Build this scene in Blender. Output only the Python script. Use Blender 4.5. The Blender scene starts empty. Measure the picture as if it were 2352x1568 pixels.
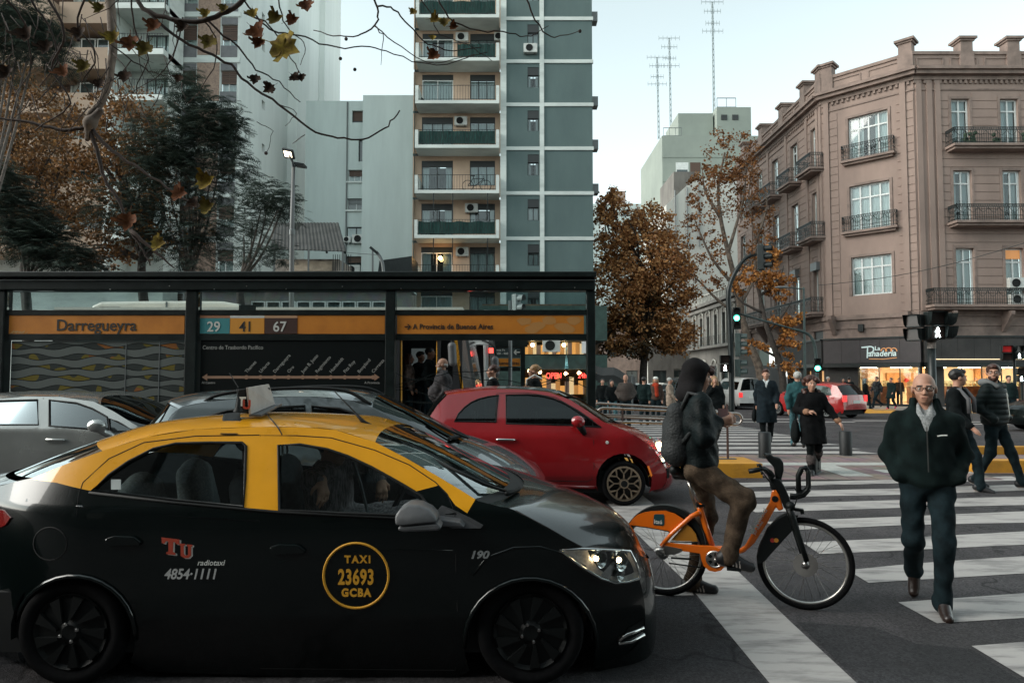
import bpy, bmesh, math, random
import numpy as np
from mathutils import Vector, Matrix
from mathutils.geometry import delaunay_2d_cdt
random.seed(7)
V = Vector
S = bpy.context.scene
COL = S.collection
# ---- camera, sky, sun, exposure
F = 1568.0
PITCH = math.atan(76 / F)
CAM = V((0, 0, 1.72))
cd = bpy.data.cameras.new('camera'); cam = bpy.data.objects.new('camera', cd); COL.objects.link(cam)
cd.lens = 24; cd.sensor_width = 36; cd.clip_start = 0.05; cd.clip_end = 2000
cam.location = CAM; cam.rotation_euler = (math.pi / 2 + PITCH, 0, 0)
S.camera = cam
SUN_EL, SUN_AZ = math.radians(30), math.radians(-100)
W = bpy.data.worlds.new('World'); S.world = W; W.use_nodes = True
nt = W.node_tree; nt.nodes.clear()
sky = nt.nodes.new('ShaderNodeTexSky'); sky.sky_type = 'NISHITA'; sky.sun_disc = False
sky.sun_elevation = SUN_EL; sky.sun_rotation = SUN_AZ; sky.air_density = 1.0; sky.dust_density = 0.7; sky.ozone_density = 1.0
hs = nt.nodes.new('ShaderNodeHueSaturation'); hs.inputs['Saturation'].default_value = 0.26; hs.inputs['Hue'].default_value = 0.47
tint = nt.nodes.new('ShaderNodeMix'); tint.data_type = 'RGBA'; tint.blend_type = 'MULTIPLY'; tint.inputs[0].default_value = 1
tint.inputs[7].default_value = (.915, 1.0, .97, 1)
bg = nt.nodes.new('ShaderNodeBackground'); bg.inputs['Strength'].default_value = 0.15
wo = nt.nodes.new('ShaderNodeOutputWorld')
nt.links.new(sky.outputs[0], hs.inputs['Color']); nt.links.new(hs.outputs[0], tint.inputs[6])
nt.links.new(tint.outputs[2], bg.inputs['Color']); nt.links.new(bg.outputs[0], wo.inputs['Surface'])
sd = bpy.data.lights.new('sun', 'SUN'); sun = bpy.data.objects.new('sun', sd); COL.objects.link(sun)
sd.energy = 1.3; sd.angle = math.radians(40); sd.color = (1.0, 0.93, 0.85)
_d = V((math.sin(SUN_AZ) * math.cos(SUN_EL), math.cos(SUN_AZ) * math.cos(SUN_EL), math.sin(SUN_EL)))
sun.rotation_euler = _d.to_track_quat('Z', 'Y').to_euler()
S.view_settings.view_transform = 'Standard'; S.view_settings.look = 'None'; S.view_settings.gamma = 1
S.view_settings.use_curve_mapping = False; S.view_settings.exposure = 1.15
S.render.engine = 'CYCLES'
S.cycles.max_bounces = 6; S.cycles.transparent_max_bounces = 12; S.cycles.diffuse_bounces = 3; S.cycles.glossy_bounces = 3
S.cycles.sample_clamp_indirect = 6; S.cycles.use_denoising = True
# ---- picture point -> place helpers
FW = V((0, math.cos(PITCH), math.sin(PITCH))); UPV = V((0, -math.sin(PITCH), math.cos(PITCH)))
def ray(x, y): return V(((x - 1176) / F, 0, 0)) + FW - UPV * ((y - 784) / F)
def P(x, y, Y):
 d = ray(x, y); return CAM + d * (Y / d.y)
def gz(Y): return 0.0 if Y < 18 else -0.013 * (min(Y, 60) - 18)
def G(x, y):
 d = ray(x, y); z = 0
 for _ in range(8):
  p = CAM + d * ((z - CAM.z) / d.z); z = gz(p.y)
 return V((p.x, p.y, z))
# ---- materials
MATS = {}
def lin(h):
 h = h.lstrip('#'); r = [int(h[i:i + 2], 16) / 255 for i in (0, 2, 4)]
 return tuple(c / 12.92 if c < .04045 else ((c + .055) / 1.055) ** 2.4 for c in r)
def mat(name, col, rough=.6, metal=0., var=0., scale=3., bump=0., bscale=60., coat=0., emit=0., col2=None, spec=.5, mix=(.4, .62), detail=5, stretch=None, sheen=0.):
 if name in MATS: return MATS[name]
 m = bpy.data.materials.new(name); m.use_nodes = True; n = m.node_tree.nodes; l = m.node_tree.links
 b = n['Principled BSDF']; MATS[name] = m
 b.inputs['Roughness'].default_value = rough; b.inputs['Metallic'].default_value = metal
 b.inputs['Specular IOR Level'].default_value = spec
 b.inputs['Coat Weight'].default_value = coat; b.inputs['Coat Roughness'].default_value = .03
 if sheen: b.inputs['Sheen Weight'].default_value = sheen; b.inputs['Sheen Roughness'].default_value = .5
 b.inputs['Base Color'].default_value = (*col, 1)
 tc = n.new('ShaderNodeTexCoord'); co = tc.outputs['Object']
 if stretch:
  mp = n.new('ShaderNodeMapping'); mp.inputs['Scale'].default_value = stretch; l.new(co, mp.inputs[0]); co = mp.outputs[0]
 if var or col2:
  no = n.new('ShaderNodeTexNoise'); no.inputs['Scale'].default_value = scale; no.inputs['Detail'].default_value = detail; no.inputs['Roughness'].default_value = .65
  l.new(co, no.inputs['Vector'])
  r = n.new('ShaderNodeValToRGB'); l.new(no.outputs['Fac'], r.inputs[0])
  r.color_ramp.elements[0].position = mix[0]; r.color_ramp.elements[1].position = mix[1]
  a = col2 if col2 else tuple(c * (1 - var) for c in col); z = col if col2 else tuple(min(1, c * (1 + var)) for c in col)
  r.color_ramp.elements[0].color = (*a, 1); r.color_ramp.elements[1].color = (*z, 1)
  l.new(r.outputs[0], b.inputs['Base Color'])
  if rough > .15:
   mr = n.new('ShaderNodeMapRange'); mr.inputs[3].default_value = max(.05, rough - .12); mr.inputs[4].default_value = min(1, rough + .12)
   l.new(no.outputs['Fac'], mr.inputs[0]); l.new(mr.outputs[0], b.inputs['Roughness'])
 if bump:
  nb = n.new('ShaderNodeTexNoise'); nb.inputs['Scale'].default_value = bscale; nb.inputs['Detail'].default_value = 4; l.new(co, nb.inputs['Vector'])
  bp = n.new('ShaderNodeBump'); bp.inputs['Strength'].default_value = bump; bp.inputs['Distance'].default_value = .02
  l.new(nb.outputs['Fac'], bp.inputs['Height']); l.new(bp.outputs[0], b.inputs['Normal'])
 if emit:
  b.inputs['Emission Color'].default_value = (*col, 1); b.inputs['Emission Strength'].default_value = emit
 return m
def thin_glass(name, tintc=(.8, .9, .9), refl=1.0):
 if name in MATS: return MATS[name]
 m = bpy.data.materials.new(name); m.use_nodes = True; n = m.node_tree.nodes; l = m.node_tree.links; n.clear()
 o = n.new('ShaderNodeOutputMaterial'); mx = n.new('ShaderNodeMixShader'); t = n.new('ShaderNodeBsdfTransparent'); g = n.new('ShaderNodeBsdfGlossy')
 f = n.new('ShaderNodeFresnel'); f.inputs[0].default_value = 1.55
 mu = n.new('ShaderNodeMath'); mu.operation = 'MULTIPLY'; mu.inputs[1].default_value = 1.7 * refl; mu.use_clamp = True
 t.inputs[0].default_value = (*tintc, 1); g.inputs[0].default_value = (.95, 1, 1, 1); g.inputs['Roughness'].default_value = .02
 l.new(f.outputs[0], mu.inputs[0]); l.new(mu.outputs[0], mx.inputs[0]); l.new(t.outputs[0], mx.inputs[1]); l.new(g.outputs[0], mx.inputs[2]); l.new(mx.outputs[0], o.inputs[0])
 MATS[name] = m; return m
# ---- mesh builder
class Fr:
 """A vertical plane: u runs along it (left to right seen from outside), v is height, d outwards."""
 def __init__(s, p0, p1):
  s.o = V((p0[0], p0[1], 0)); q = V((p1[0], p1[1], 0)); s.L = (q - s.o).length
  s.u = (q - s.o) / s.L; s.n = V((s.u.y, -s.u.x, 0))
 def pt(s, u, v, d=0): return s.o + s.u * u + s.n * d + V((0, 0, v))
 def uv(s, x, y, d=0):
  r = ray(x, y); o = s.o + s.n * d; t = (o - CAM).dot(s.n) / r.dot(s.n); p = CAM + r * t
  return ((p - s.o).dot(s.u), p.z)
 def U(s, x, y=600, d=0): return s.uv(x, y, d)[0]
 def H(s, x, y, d=0): return s.uv(x, y, d)[1]
class MB:
 def __init__(s): s.v = []; s.f = []; s.m = []; s.nrm = None
 def add(s, vs, fs, m=0):
  b = len(s.v); s.v.extend(V(p) for p in vs)
  for f in fs: s.f.append([b + i for i in f]); s.m.append(m)
  return s
 def quad(s, a, b, c, d, m=0): return s.add([a, b, c, d], [(0, 1, 2, 3)], m)
 def hexa(s, p, m=0):
  return s.add(p, [(0, 3, 2, 1), (4, 5, 6, 7), (0, 1, 5, 4), (1, 2, 6, 5), (2, 3, 7, 6), (3, 0, 4, 7)], m)
 def box(s, x0, x1, y0, y1, z0, z1, m=0):
  return s.hexa([(x0, y0, z0), (x1, y0, z0), (x1, y1, z0), (x0, y1, z0), (x0, y0, z1), (x1, y0, z1), (x1, y1, z1), (x0, y1, z1)], m)
 def fbox(s, fr, u0, u1, v0, v1, d0, d1, m=0):
  return s.hexa([fr.pt(u, v, d) for v in (v0, v1) for u, d in ((u0, d1), (u1, d1), (u1, d0), (u0, d0))], m)
 def cbox(s, c, sx, sy, sz, rot=None, m=0):
  R = rot if rot else Matrix.Identity(3); c = V(c)
  return s.hexa([c + R @ V((a * sx / 2, b * sy / 2, e * sz / 2)) for e in (-1, 1) for a, b in ((-1, -1), (1, -1), (1, 1), (-1, 1))], m)
 def bar(s, a, b, w, h=None, m=0):
  a = V(a); b = V(b); h = h or w; t = (b - a).normalized()
  q = V((0, 0, 1)) if abs(t.z) < .9 else V((0, 1, 0))
  x = t.cross(q).normalized() * w / 2; y = x.normalized().cross(t).normalized() * h / 2
  return s.hexa([a - x - y, a + x - y, a + x + y, a - x + y, b - x - y, b + x - y, b + x + y, b - x + y], m)
 def tube(s, pts, r, n=8, m=0, cap=True, closed=False):
  pts = [V(p) for p in pts]; k = len(pts); rr = r if isinstance(r, (list, tuple)) else [r] * k
  b = len(s.v); prev = None
  for i, p in enumerate(pts):
   t = (pts[(i + 1) % k] - pts[i - 1]) if closed else (pts[min(i + 1, k - 1)] - pts[max(i - 1, 0)])
   t = t.normalized() if t.length > 1e-9 else V((0, 0, 1))
   if prev is None: prev = t.orthogonal().normalized()
   x = (prev - t * prev.dot(t)); x = x.normalized() if x.length > 1e-6 else t.orthogonal().normalized(); prev = x
   y = t.cross(x)
   for j in range(n):
    a = 2 * math.pi * j / n; s.v.append(p + (x * math.cos(a) + y * math.sin(a)) * rr[i])
  for i in range(k if closed else k - 1):
   for j in range(n):
    q = (i + 1) % k
    s.f.append([b + i * n + j, b + i * n + (j + 1) % n, b + q * n + (j + 1) % n, b + q * n + j]); s.m.append(m)
  if cap and not closed:
   s.f.append([b + j for j in range(n)][::-1]); s.m.append(m); s.f.append([b + (k - 1) * n + j for j in range(n)]); s.m.append(m)
  return s
 def lathe(s, c, axis, prof, n=24, m=0, x=None):
  c = V(c); ax = V(axis).normalized(); x = V(x) if x else ax.orthogonal().normalized(); y = ax.cross(x); b = len(s.v); k = len(prof)
  for (r, h) in prof:
   for j in range(n):
    a = 2 * math.pi * j / n; s.v.append(c + ax * h + (x * math.cos(a) + y * math.sin(a)) * r)
  for i in range(k - 1):
   for j in range(n):
    s.f.append([b + i * n + j, b + i * n + (j + 1) % n, b + (i + 1) * n + (j + 1) % n, b + (i + 1) * n + j]); s.m.append(m)
  return s
 def prism(s, poly, dvec, m=0):
  k = len(poly); b = len(s.v); dv = V(dvec)
  s.v.extend(V(p) for p in poly); s.v.extend(V(p) + dv for p in poly)
  s.f.append([b + i for i in range(k)]); s.m.append(m); s.f.append([b + k + i for i in range(k)][::-1]); s.m.append(m)
  for i in range(k):
   j = (i + 1) % k; s.f.append([b + i, b + k + i, b + k + j, b + j]); s.m.append(m)
  return s
 def ball(s, c, r, n=12, m=0):
  r = r if isinstance(r, (tuple, list)) else (r, r, r); c = V(c); k = n // 2
  b = len(s.v)
  for i in range(k + 1):
   p = math.pi * i / k
   for j in range(n):
    a = 2 * math.pi * j / n; s.v.append(c + V((r[0] * math.sin(p) * math.cos(a), r[1] * math.sin(p) * math.sin(a), r[2] * math.cos(p))))
  for i in range(k):
   for j in range(n):
    s.f.append([b + i * n + j, b + (i + 1) * n + j, b + (i + 1) * n + (j + 1) % n, b + i * n + (j + 1) % n]); s.m.append(m)
  return s
 def wall(s, fr, u0, u1, v0, v1, holes, depth=.25, m=0, d=0):
  us = sorted({u0, u1, *[min(max(h[i], u0), u1) for h in holes for i in (0, 1)]}); vs = sorted({v0, v1, *[min(max(h[i], v0), v1) for h in holes for i in (2, 3)]})
  for a, b in zip(us, us[1:]):
   for c, e in zip(vs, vs[1:]):
    mu, mv = (a + b) / 2, (c + e) / 2
    if any(h[0] < mu < h[1] and h[2] < mv < h[3] for h in holes): continue
    s.quad(fr.pt(a, c, d), fr.pt(b, c, d), fr.pt(b, e, d), fr.pt(a, e, d), m)
  for (a, b, c, e) in [h[:4] for h in holes]:
   q = [(a, c), (b, c), (b, e), (a, e)]
   for i in range(4):
    (ua, va), (ub, vb) = q[i], q[(i + 1) % 4]
    s.quad(fr.pt(ub, vb, d), fr.pt(ua, va, d), fr.pt(ua, va, d - depth), fr.pt(ub, vb, d - depth), m)
  return s
 def build(s, name, mats, parent=None, smooth=False, kind=None, org=None, bevel=0):
  mats = mats if isinstance(mats, (list, tuple)) else [mats]
  o = org_of(parent) if org is None else org
  me = bpy.data.meshes.new(name); me.from_pydata([tuple(p - o) for p in s.v], [], s.f)
  for m in mats: me.materials.append(m)
  if len(mats) > 1: me.polygons.foreach_set('material_index', s.m)
  if smooth: me.polygons.foreach_set('use_smooth', [True] * len(me.polygons))
  me.update()
  if s.nrm is not None: me.normals_split_custom_set_from_vertices([tuple(q) for q in s.nrm])
  ob = link(name, me, parent, kind)
  if bevel:
   b = ob.modifiers.new('bevel', 'BEVEL'); b.width = bevel; b.segments = 2; b.limit_method = 'ANGLE'
  return ob
ORG = {}
def org_of(p):
 while p is not None and p.parent is not None: p = p.parent
 return ORG.get(p.name, V((0, 0, 0))) if p is not None else V((0, 0, 0))
def link(name, me, parent=None, kind=None):
 ob = bpy.data.objects.new(name, me); COL.objects.link(ob)
 if parent is not None: ob.parent = parent
 if kind: ob['kind'] = kind
 return ob
def thing(name, label, cat, loc=(0, 0, 0), group=None, yaw=0., local=False):
 """Empty at the base of a thing; children are given in world places, or in its own frame when local."""
 o = bpy.data.objects.new(name, None); COL.objects.link(o); o.empty_display_size = .2
 o.location = loc; o.rotation_euler = (0, 0, yaw)
 ORG[o.name] = V((0, 0, 0)) if local else V(loc)
 tag(o, label, cat, group); return o
def tag(o, label, cat, group=None):
 o['label'] = label; o['category'] = cat
 if group: o['group'] = group
 return o
def solo(mb, name, mats, label, cat, loc, group=None, smooth=False):
 o = mb.build(name, mats, None, smooth, org=V(loc)); o.location = loc; return tag(o, label, cat, group)
def copy_tree(o, parent=None):
 c = o.copy(); COL.objects.link(c); c.parent = parent
 if parent is None: ORG[c.name] = ORG.get(o.name, V((0, 0, 0)))
 for ch in list(o.children): copy_tree(ch, c)
 return c
def text(body, name, m, parent, o, ux, uy, size, ext=.004, offset=0., shear=0., align='CENTER', xs=1., spacing=1., dec=None):
 """Lettering as thin mesh: o = baseline origin, ux reading direction, uy up the letters."""
 c = bpy.data.curves.new('t', 'FONT'); c.body = body; c.size = size; c.extrude = ext; c.offset = offset; c.shear = shear; c.align_x = align
 c.space_character = spacing; c.resolution_u = 3
 t = bpy.data.objects.new('t', c); me = bpy.data.meshes.new_from_object(t); bpy.data.objects.remove(t); bpy.data.curves.remove(c)
 ux = V(ux).normalized(); uy = V(uy).normalized(); nz = ux.cross(uy); org = org_of(parent)
 M = Matrix(((ux.x * xs, uy.x, nz.x, o[0] - org.x), (ux.y * xs, uy.y, nz.y, o[1] - org.y), (ux.z * xs, uy.z, nz.z, o[2] - org.z), (0, 0, 0, 1)))
 me.transform(M); me.materials.clear(); me.materials.append(m)
 return link(name, me, parent)
def ease(pts, k=6, closed=False):
 """Catmull-Rom through points."""
 pts = [V(p) for p in pts]; n = len(pts); out = []
 for i in range(n if closed else n - 1):
  p0 = pts[i - 1] if (closed or i > 0) else pts[0] * 2 - pts[1]; p1 = pts[i]; p2 = pts[(i + 1) % n]
  p3 = pts[(i + 2) % n] if (closed or i + 2 < n) else pts[-1] * 2 - pts[-2]
  for j in range(k):
   t = j / k; out.append(.5 * ((2 * p1) + (p2 - p0) * t + (2 * p0 - 5 * p1 + 4 * p2 - p3) * t * t + (3 * p1 - p0 - 3 * p2 + p3) * t ** 3))
 if not closed: out.append(pts[-1])
 return out
# ---- shared materials
def asphalt(name, col):
 m = mat(name, col, .85, var=.30, scale=.8, bump=1., bscale=110, detail=9); n = m.node_tree.nodes; l = m.node_tree.links; b = n['Principled BSDF']; b.inputs['Specular IOR Level'].default_value = .3
 src = b.inputs['Base Color'].links[0].from_socket; tc = n.new('ShaderNodeTexCoord')
 def mul(src, fac, lo, hi, a, z):
  r = n.new('ShaderNodeMapRange'); r.inputs[1].default_value = lo; r.inputs[2].default_value = hi; r.inputs[3].default_value = a; r.inputs[4].default_value = z; l.new(fac, r.inputs[0])
  x = n.new('ShaderNodeVectorMath'); x.operation = 'SCALE'; l.new(src, x.inputs[0]); l.new(r.outputs[0], x.inputs['Scale']); return x.outputs[0]
 sp = n.new('ShaderNodeTexVoronoi'); sp.inputs['Scale'].default_value = 70; l.new(tc.outputs['Object'], sp.inputs['Vector'])
 src = mul(src, sp.outputs['Color'], .1, .9, .62, 1.45)
 wn = n.new('ShaderNodeTexNoise'); wn.inputs['Scale'].default_value = 1.7; l.new(tc.outputs['Object'], wn.inputs['Vector']); ad = n.new('ShaderNodeVectorMath'); ad.operation = 'ADD'; l.new(tc.outputs['Object'], ad.inputs[0]); l.new(wn.outputs['Color'], ad.inputs[1])
 cr = n.new('ShaderNodeTexVoronoi'); cr.feature = 'DISTANCE_TO_EDGE'; cr.inputs['Scale'].default_value = .38; l.new(ad.outputs[0], cr.inputs['Vector']); src = mul(src, cr.outputs['Distance'], .0, .010, .35, 1.)
 st = n.new('ShaderNodeTexNoise'); st.inputs['Scale'].default_value = .9; st.inputs['Detail'].default_value = 3; l.new(tc.outputs['Object'], st.inputs['Vector']); src = mul(src, st.outputs['Fac'], .55, .72, 1., .72)
 l.new(src, b.inputs['Base Color']); return m
ASPH = asphalt('asphalt', (.060, .055, .057))
PAINT = mat('road_paint', (.40, .375, .355), .75, col2=(.13, .122, .12), scale=3.4, mix=(.30, .53), detail=10, bump=.4, bscale=80, stretch=(.5, 2.2, 1))
PAVE = mat('pavement', (.22, .20, .19), .8, var=.18, scale=1.5, bump=.4, bscale=30)
YKERB = mat('yellow_kerb_paint', (.58, .27, .02), .6, col2=(.34, .16, .025), scale=2.2, mix=(.25, .6), bump=.3, bscale=20)
KERB = mat('kerb_stone', (.26, .25, .24), .8, var=.2, scale=3)
BLACKM = mat('black_metal', (.008, .012, .012), .4, spec=.4, var=.3, scale=6)
DKGREEN = mat('dark_green_metal', (.02, .055, .045), .45)
STEEL = mat('steel', (.45, .43, .41), .28, metal=1.)
GREYM = mat('grey_metal', (.14, .15, .15), .5, metal=.3)
RUBBER = mat('rubber', (.0045, .0045, .005), .9, var=.3, scale=30, spec=.12)
DARK = mat('dark_interior', (.006, .007, .007), .9)
WHITEP = mat('white_plaster', (.70, .74, .70), .8, col2=(.62, .66, .62), scale=.35, mix=(.25, .7), bump=.15, bscale=20, stretch=(1, 1, .25))
GLASSD = mat('dark_window_glass', (.035, .05, .05), .06, spec=.9)
GLASST = thin_glass('window_glass', (.82, .90, .90))
CURT = mat('curtain', (.48, .53, .52), .85, var=.1, scale=3, stretch=(8, 8, .6))
WFRAME = mat('white_frame', (.62, .64, .62), .5, var=.08, scale=3)
DFRAME = mat('dark_frame', (.025, .028, .028), .5)
ROLLER = mat('brown_shutter', (.085, .05, .035), .7, var=.3, scale=2, stretch=(.3, .3, 9))
WHITE = mat('white_paint', (.72, .72, .70), .5)
ACW = mat('white_enamel', (.52, .53, .50), .5, var=.12, scale=3)
def emis(name, col, k): return mat(name, col, .5, emit=k)
WARM = emis('warm_lamp', (1., .62, .28), 9.)
# ---- ground, roads, markings
def sheet(polys, name, m, lift=0., parent=None, world=True, thick=0.):
 bm = bmesh.new()
 for poly in polys:
  vs = [bm.verts.new((p[0], p[1], 0)) for p in poly]; bm.faces.new(vs)
 for yc in (18, 60):
  bmesh.ops.bisect_plane(bm, geom=bm.verts[:] + bm.edges[:] + bm.faces[:], plane_co=(0, yc, 0), plane_no=(0, 1, 0))
 bmesh.ops.recalc_face_normals(bm, faces=bm.faces[:])
 for f in bm.faces:
  if f.normal.z < 0: f.normal_flip()
 if thick:
  r = bmesh.ops.extrude_face_region(bm, geom=bm.faces[:])
  top = [e for e in r['geom'] if isinstance(e, bmesh.types.BMVert)]
  for v in bm.verts: v.co.z = 0
  for v in top: v.co.z = thick
  bmesh.ops.recalc_face_normals(bm, faces=bm.faces[:])
 for v in bm.verts: v.co.z += gz(v.co.y) + lift
 me = bpy.data.meshes.new(name); bm.to_mesh(me); bm.free(); me.materials.append(m)
 return link(name, me, parent, 'structure' if parent is None else None)
road = sheet([[(-400, -80), (400, -80), (400, 700), (-400, 700)]], 'road', ASPH)
def mark(px, name='crosswalk_stripe', m=PAINT, lift=.004): return sheet([[G(x, y).xy for x, y in px]], name, m, lift, road)
def z7(pts): return [(1470 + x * .379, 973.9 + y * .379) for x, y in pts]
mark([(1390, 1150), (1450, 1213), (1580, 1342), (1766, 1567), (1850, 1668), (2070, 1668), (1966, 1567), (1819, 1431), (1692, 1309), (1501, 1157), (1465, 1130)], 'stop_line')
mark([(1380, 1358), (1585, 1354), (1594, 1367), (1380, 1371)], 'lane_line')
for st in ([(2010, 1345), (2400, 1314), (2700, 1290), (2700, 1720), (2327, 1535)],
           [(1565, 1080), (2327, 1025), (2700, 1000), (2700, 1150), (2327, 1175), (1800, 1207)],
           [(1258, 885), (1660, 845), (2327, 800), (2700, 777), (2700, 883), (2327, 905), (1385, 962)],
           [(985, 717), (1600, 690), (2327, 650), (2700, 632), (2700, 708), (2327, 730), (1600, 765), (1090, 787)],
           [(760, 592), (1590, 560), (2327, 528), (2700, 513), (2700, 578), (2327, 597), (1595, 612), (860, 645)],
           [(610, 488), (1570, 460), (2327, 438), (2700, 428), (2700, 480), (2327, 490), (1580, 507), (700, 535)],
           [(455, 414), (1570, 390), (2327, 365), (2700, 355), (2700, 392), (2327, 402), (1580, 428), (530, 447)],
           [(560, 357), (1570, 336), (2250, 316), (2330, 340), (1570, 358), (620, 382)]):
 mark(z7(st))
Yk = 14.95
for k in range(13):
 w = .50 + .012 * k
 sheet([[(.6, Yk), (8.0 + .05 * (k % 3), Yk), (8.0 - .2, Yk + w), (.6, Yk + w)]], 'crosswalk_stripe', PAINT, .004, road); Yk += .92 + .012 * k
for a, b, y in ((8.6, 13.2, 26.3), (13.6, 17.0, 27.2), (17.4, 20.5, 26.4), (14, 19, 24.9), (9.5, 12.4, 28.4)):
 sheet([[(a, y), (b, y), (b + .1, y + .45), (a + .1, y + .45)]], 'crosswalk_stripe', PAINT, .004, road)
NEWASPH = asphalt('new_asphalt', (.033, .032, .034))
for q in ([(1380, 1373), (1597, 1369), (1764, 1571), (1846, 1668), (1380, 1668)], [(1830, 1428), (2010, 1440), (2105, 1478), (2230, 1490), (2352, 1568), (2420, 1668), (2090, 1668), (1974, 1567)]): mark(q, 'asphalt_patch', NEWASPH, .002)
def brickmat(name, c1, c2, mort, scale, rough=.8, off=.5, bw=.5, rh=.25):
 m = bpy.data.materials.new(name); m.use_nodes = True; n = m.node_tree.nodes; l = m.node_tree.links; b = n['Principled BSDF']; b.inputs['Roughness'].default_value = rough
 t = n.new('ShaderNodeTexBrick'); t.inputs['Scale'].default_value = scale; t.inputs['Color1'].default_value = (*c1, 1); t.inputs['Color2'].default_value = (*c2, 1); t.inputs['Mortar'].default_value = (*mort, 1)
 t.offset = off; t.inputs['Brick Width'].default_value = bw; t.inputs['Row Height'].default_value = rh; t.inputs['Mortar Size'].default_value = .018
 tc = n.new('ShaderNodeTexCoord'); l.new(tc.outputs['Object'], t.inputs['Vector'])
 no = n.new('ShaderNodeTexNoise'); no.inputs['Scale'].default_value = 2.3; no.inputs['Detail'].default_value = 6; l.new(tc.outputs['Object'], no.inputs['Vector'])
 mx = n.new('ShaderNodeMix'); mx.data_type = 'RGBA'; mx.blend_type = 'MULTIPLY'; mx.inputs[0].default_value = .55
 l.new(t.outputs['Color'], mx.inputs[6]); l.new(no.outputs['Color'], mx.inputs[7]); l.new(mx.outputs[2], b.inputs['Base Color'])
 bp = n.new('ShaderNodeBump'); bp.inputs['Strength'].default_value = .3; bp.inputs['Distance'].default_value = .01; bp.invert = True
 l.new(t.outputs['Fac'], bp.inputs['Height']); l.new(bp.outputs[0], b.inputs['Normal']); return m
PINK = brickmat('pink_paving', (.30, .22, .20), (.26, .19, .18), (.14, .11, .11), 1, off=0, bw=.4, rh=.4)
refuge = sheet([[(4.25, 11.25), (8.05, 11.25), (8.05, 11.9), (16, 12.1), (16, 14.7), (1.9, 14.7), (1.9, 12.5), (4.25, 12.5)]], 'pavement', PINK, .008)
PALE = mat('tactile_paving', (.40, .40, .37), .8, var=.12, scale=6, bump=.8, bscale=26)
for q in ([(4.6, 13.0), (8.0, 13.0), (8.0, 13.4), (4.6, 13.4)], [(5.6, 11.6), (6.1, 11.6), (6.1, 13.0), (5.6, 13.0)], [(6.5, 12.0), (8.05, 11.95), (8.05, 12.3), (6.5, 12.4)]):
 sheet([q], 'tactile_strip', PALE, .012, refuge)
plat = sheet([[(-22, 11.5), (1.62, 11.5), (1.62, 15.4), (-22, 15.4)]], 'platform_pavement', PAVE, 0, None, thick=.24)
kb = MB().box(1.625, 4.18, 11.48, 12.42, 0, .235); solo(kb, 'platform_kerb', YKERB, 'long yellow painted kerb block at the end of the bus platform under the steel railing', 'kerb', (2.9, 11.9, 0))
k2 = MB().box(8.12, 16, 12.0, 12.28, 0, .22).box(8.12, 8.4, 12.283, 13.4, 0, .218)
solo(k2, 'traffic_island_kerb', YKERB, 'low yellow kerb of the paved island behind the man in the puffer jacket', 'kerb', (8.2, 12, 0))
k3 = MB().box(8.75, 9.5, 14.8, 15.1, 0, .2).box(9.5, 16, 14.85, 15.1, 0, .16)
solo(k3, 'island_end_kerb', YKERB, 'far yellow kerb edge of the paved island beside the second road', 'kerb', (8.8, 14.8, 0))
isl = sheet([[(8.41, 12.29), (16, 12.29), (16, 14.6), (8.41, 14.6)]], 'island_pavement', PINK, .012)
arc = [(16.3 + 3.2 * (1 - math.cos(a)), 38.4 - 3.2 * math.sin(a)) for a in [i * math.pi / 16 for i in range(9)]]
fp = sheet([[(16.3, 78)] + arc + [(80, 35.2), (80, 44), (24, 44), (20.3, 47), (20.3, 78)]], 'far_pavement', PAVE, 0, None, thick=.13)
fp2 = sheet([[(-60, 36.5), (6.5, 36.5), (6.5, 90), (-60, 90)]], 'shop_pavement', PAVE, 0, None, thick=.13)
for x0, x1 in ((17.9, 20.1), (22.0, 24.8)):
 y0 = 34.4
 rm = MB(); g = gz(35)
 rm.add([(x0, y0, g + .01), (x1, y0, g + .01), (x1 - .25, 35.6, g + .15), (x0 + .25, 35.6, g + .15), (x0, 35.6, g + .01), (x1, 35.6, g + .01)], [(0, 1, 2, 3), (0, 3, 4), (1, 5, 2), (3, 2, 5, 4)])
 solo(rm, 'kerb_ramp', YKERB, 'yellow kerb ramp before the bakery, on the side of the red hatchback' if x0 < 20 else 'yellow kerb ramp before the bakery, next to the person in pink shoes', 'kerb ramp', ((x0 + x1) / 2, y0, g))
# ---- buildings
def ac_unit(parent, fr, u, v, w=.8, h=.55, d0=.02, dep=.3):
 mb = MB().fbox(fr, u, u + w, v, v + h, d0, d0 + dep); o = mb.build('air_conditioner', ACW, parent)
 r = h * .4; c = fr.pt(u + w * .42, v + h * .5, d0 + dep + .006)
 f = MB().lathe(c, fr.n, [(0, 0), (r, 0), (r, .02), (r * .85, .02)], 14); f.build('fan', DARK, o)
 b = MB(); [b.fbox(fr, u + k * w, u + k * w + .04, v - .06, v - .003, 0, d0 + dep) for k in (.15, .8)]; b.build('bracket', GREYM, o)
 return o
def curtain(fr, u0, u1, v0, v1, d, parent, m=CURT, open_=0.):
 mb = MB(); n = max(4, int((u1 - u0) / .09)); rng = [(u0, u1)] if not open_ else [(u0, u0 + (u1 - u0) * (1 - open_) / 2), (u1 - (u1 - u0) * (1 - open_) / 2, u1)]
 for a, b in rng:
  n = max(3, int((b - a) / .08))
  for i in range(n):
   ua, ub = a + (b - a) * i / n, a + (b - a) * (i + 1) / n
   mb.quad(fr.pt(ua, v0, d + .03 * (i % 2)), fr.pt(ub, v0, d + .03 * ((i + 1) % 2)), fr.pt(ub, v1, d + .02 * ((i + 1) % 2)), fr.pt(ua, v1, d + .02 * (i % 2)))
 return mb.build('curtain', m, parent)
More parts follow.
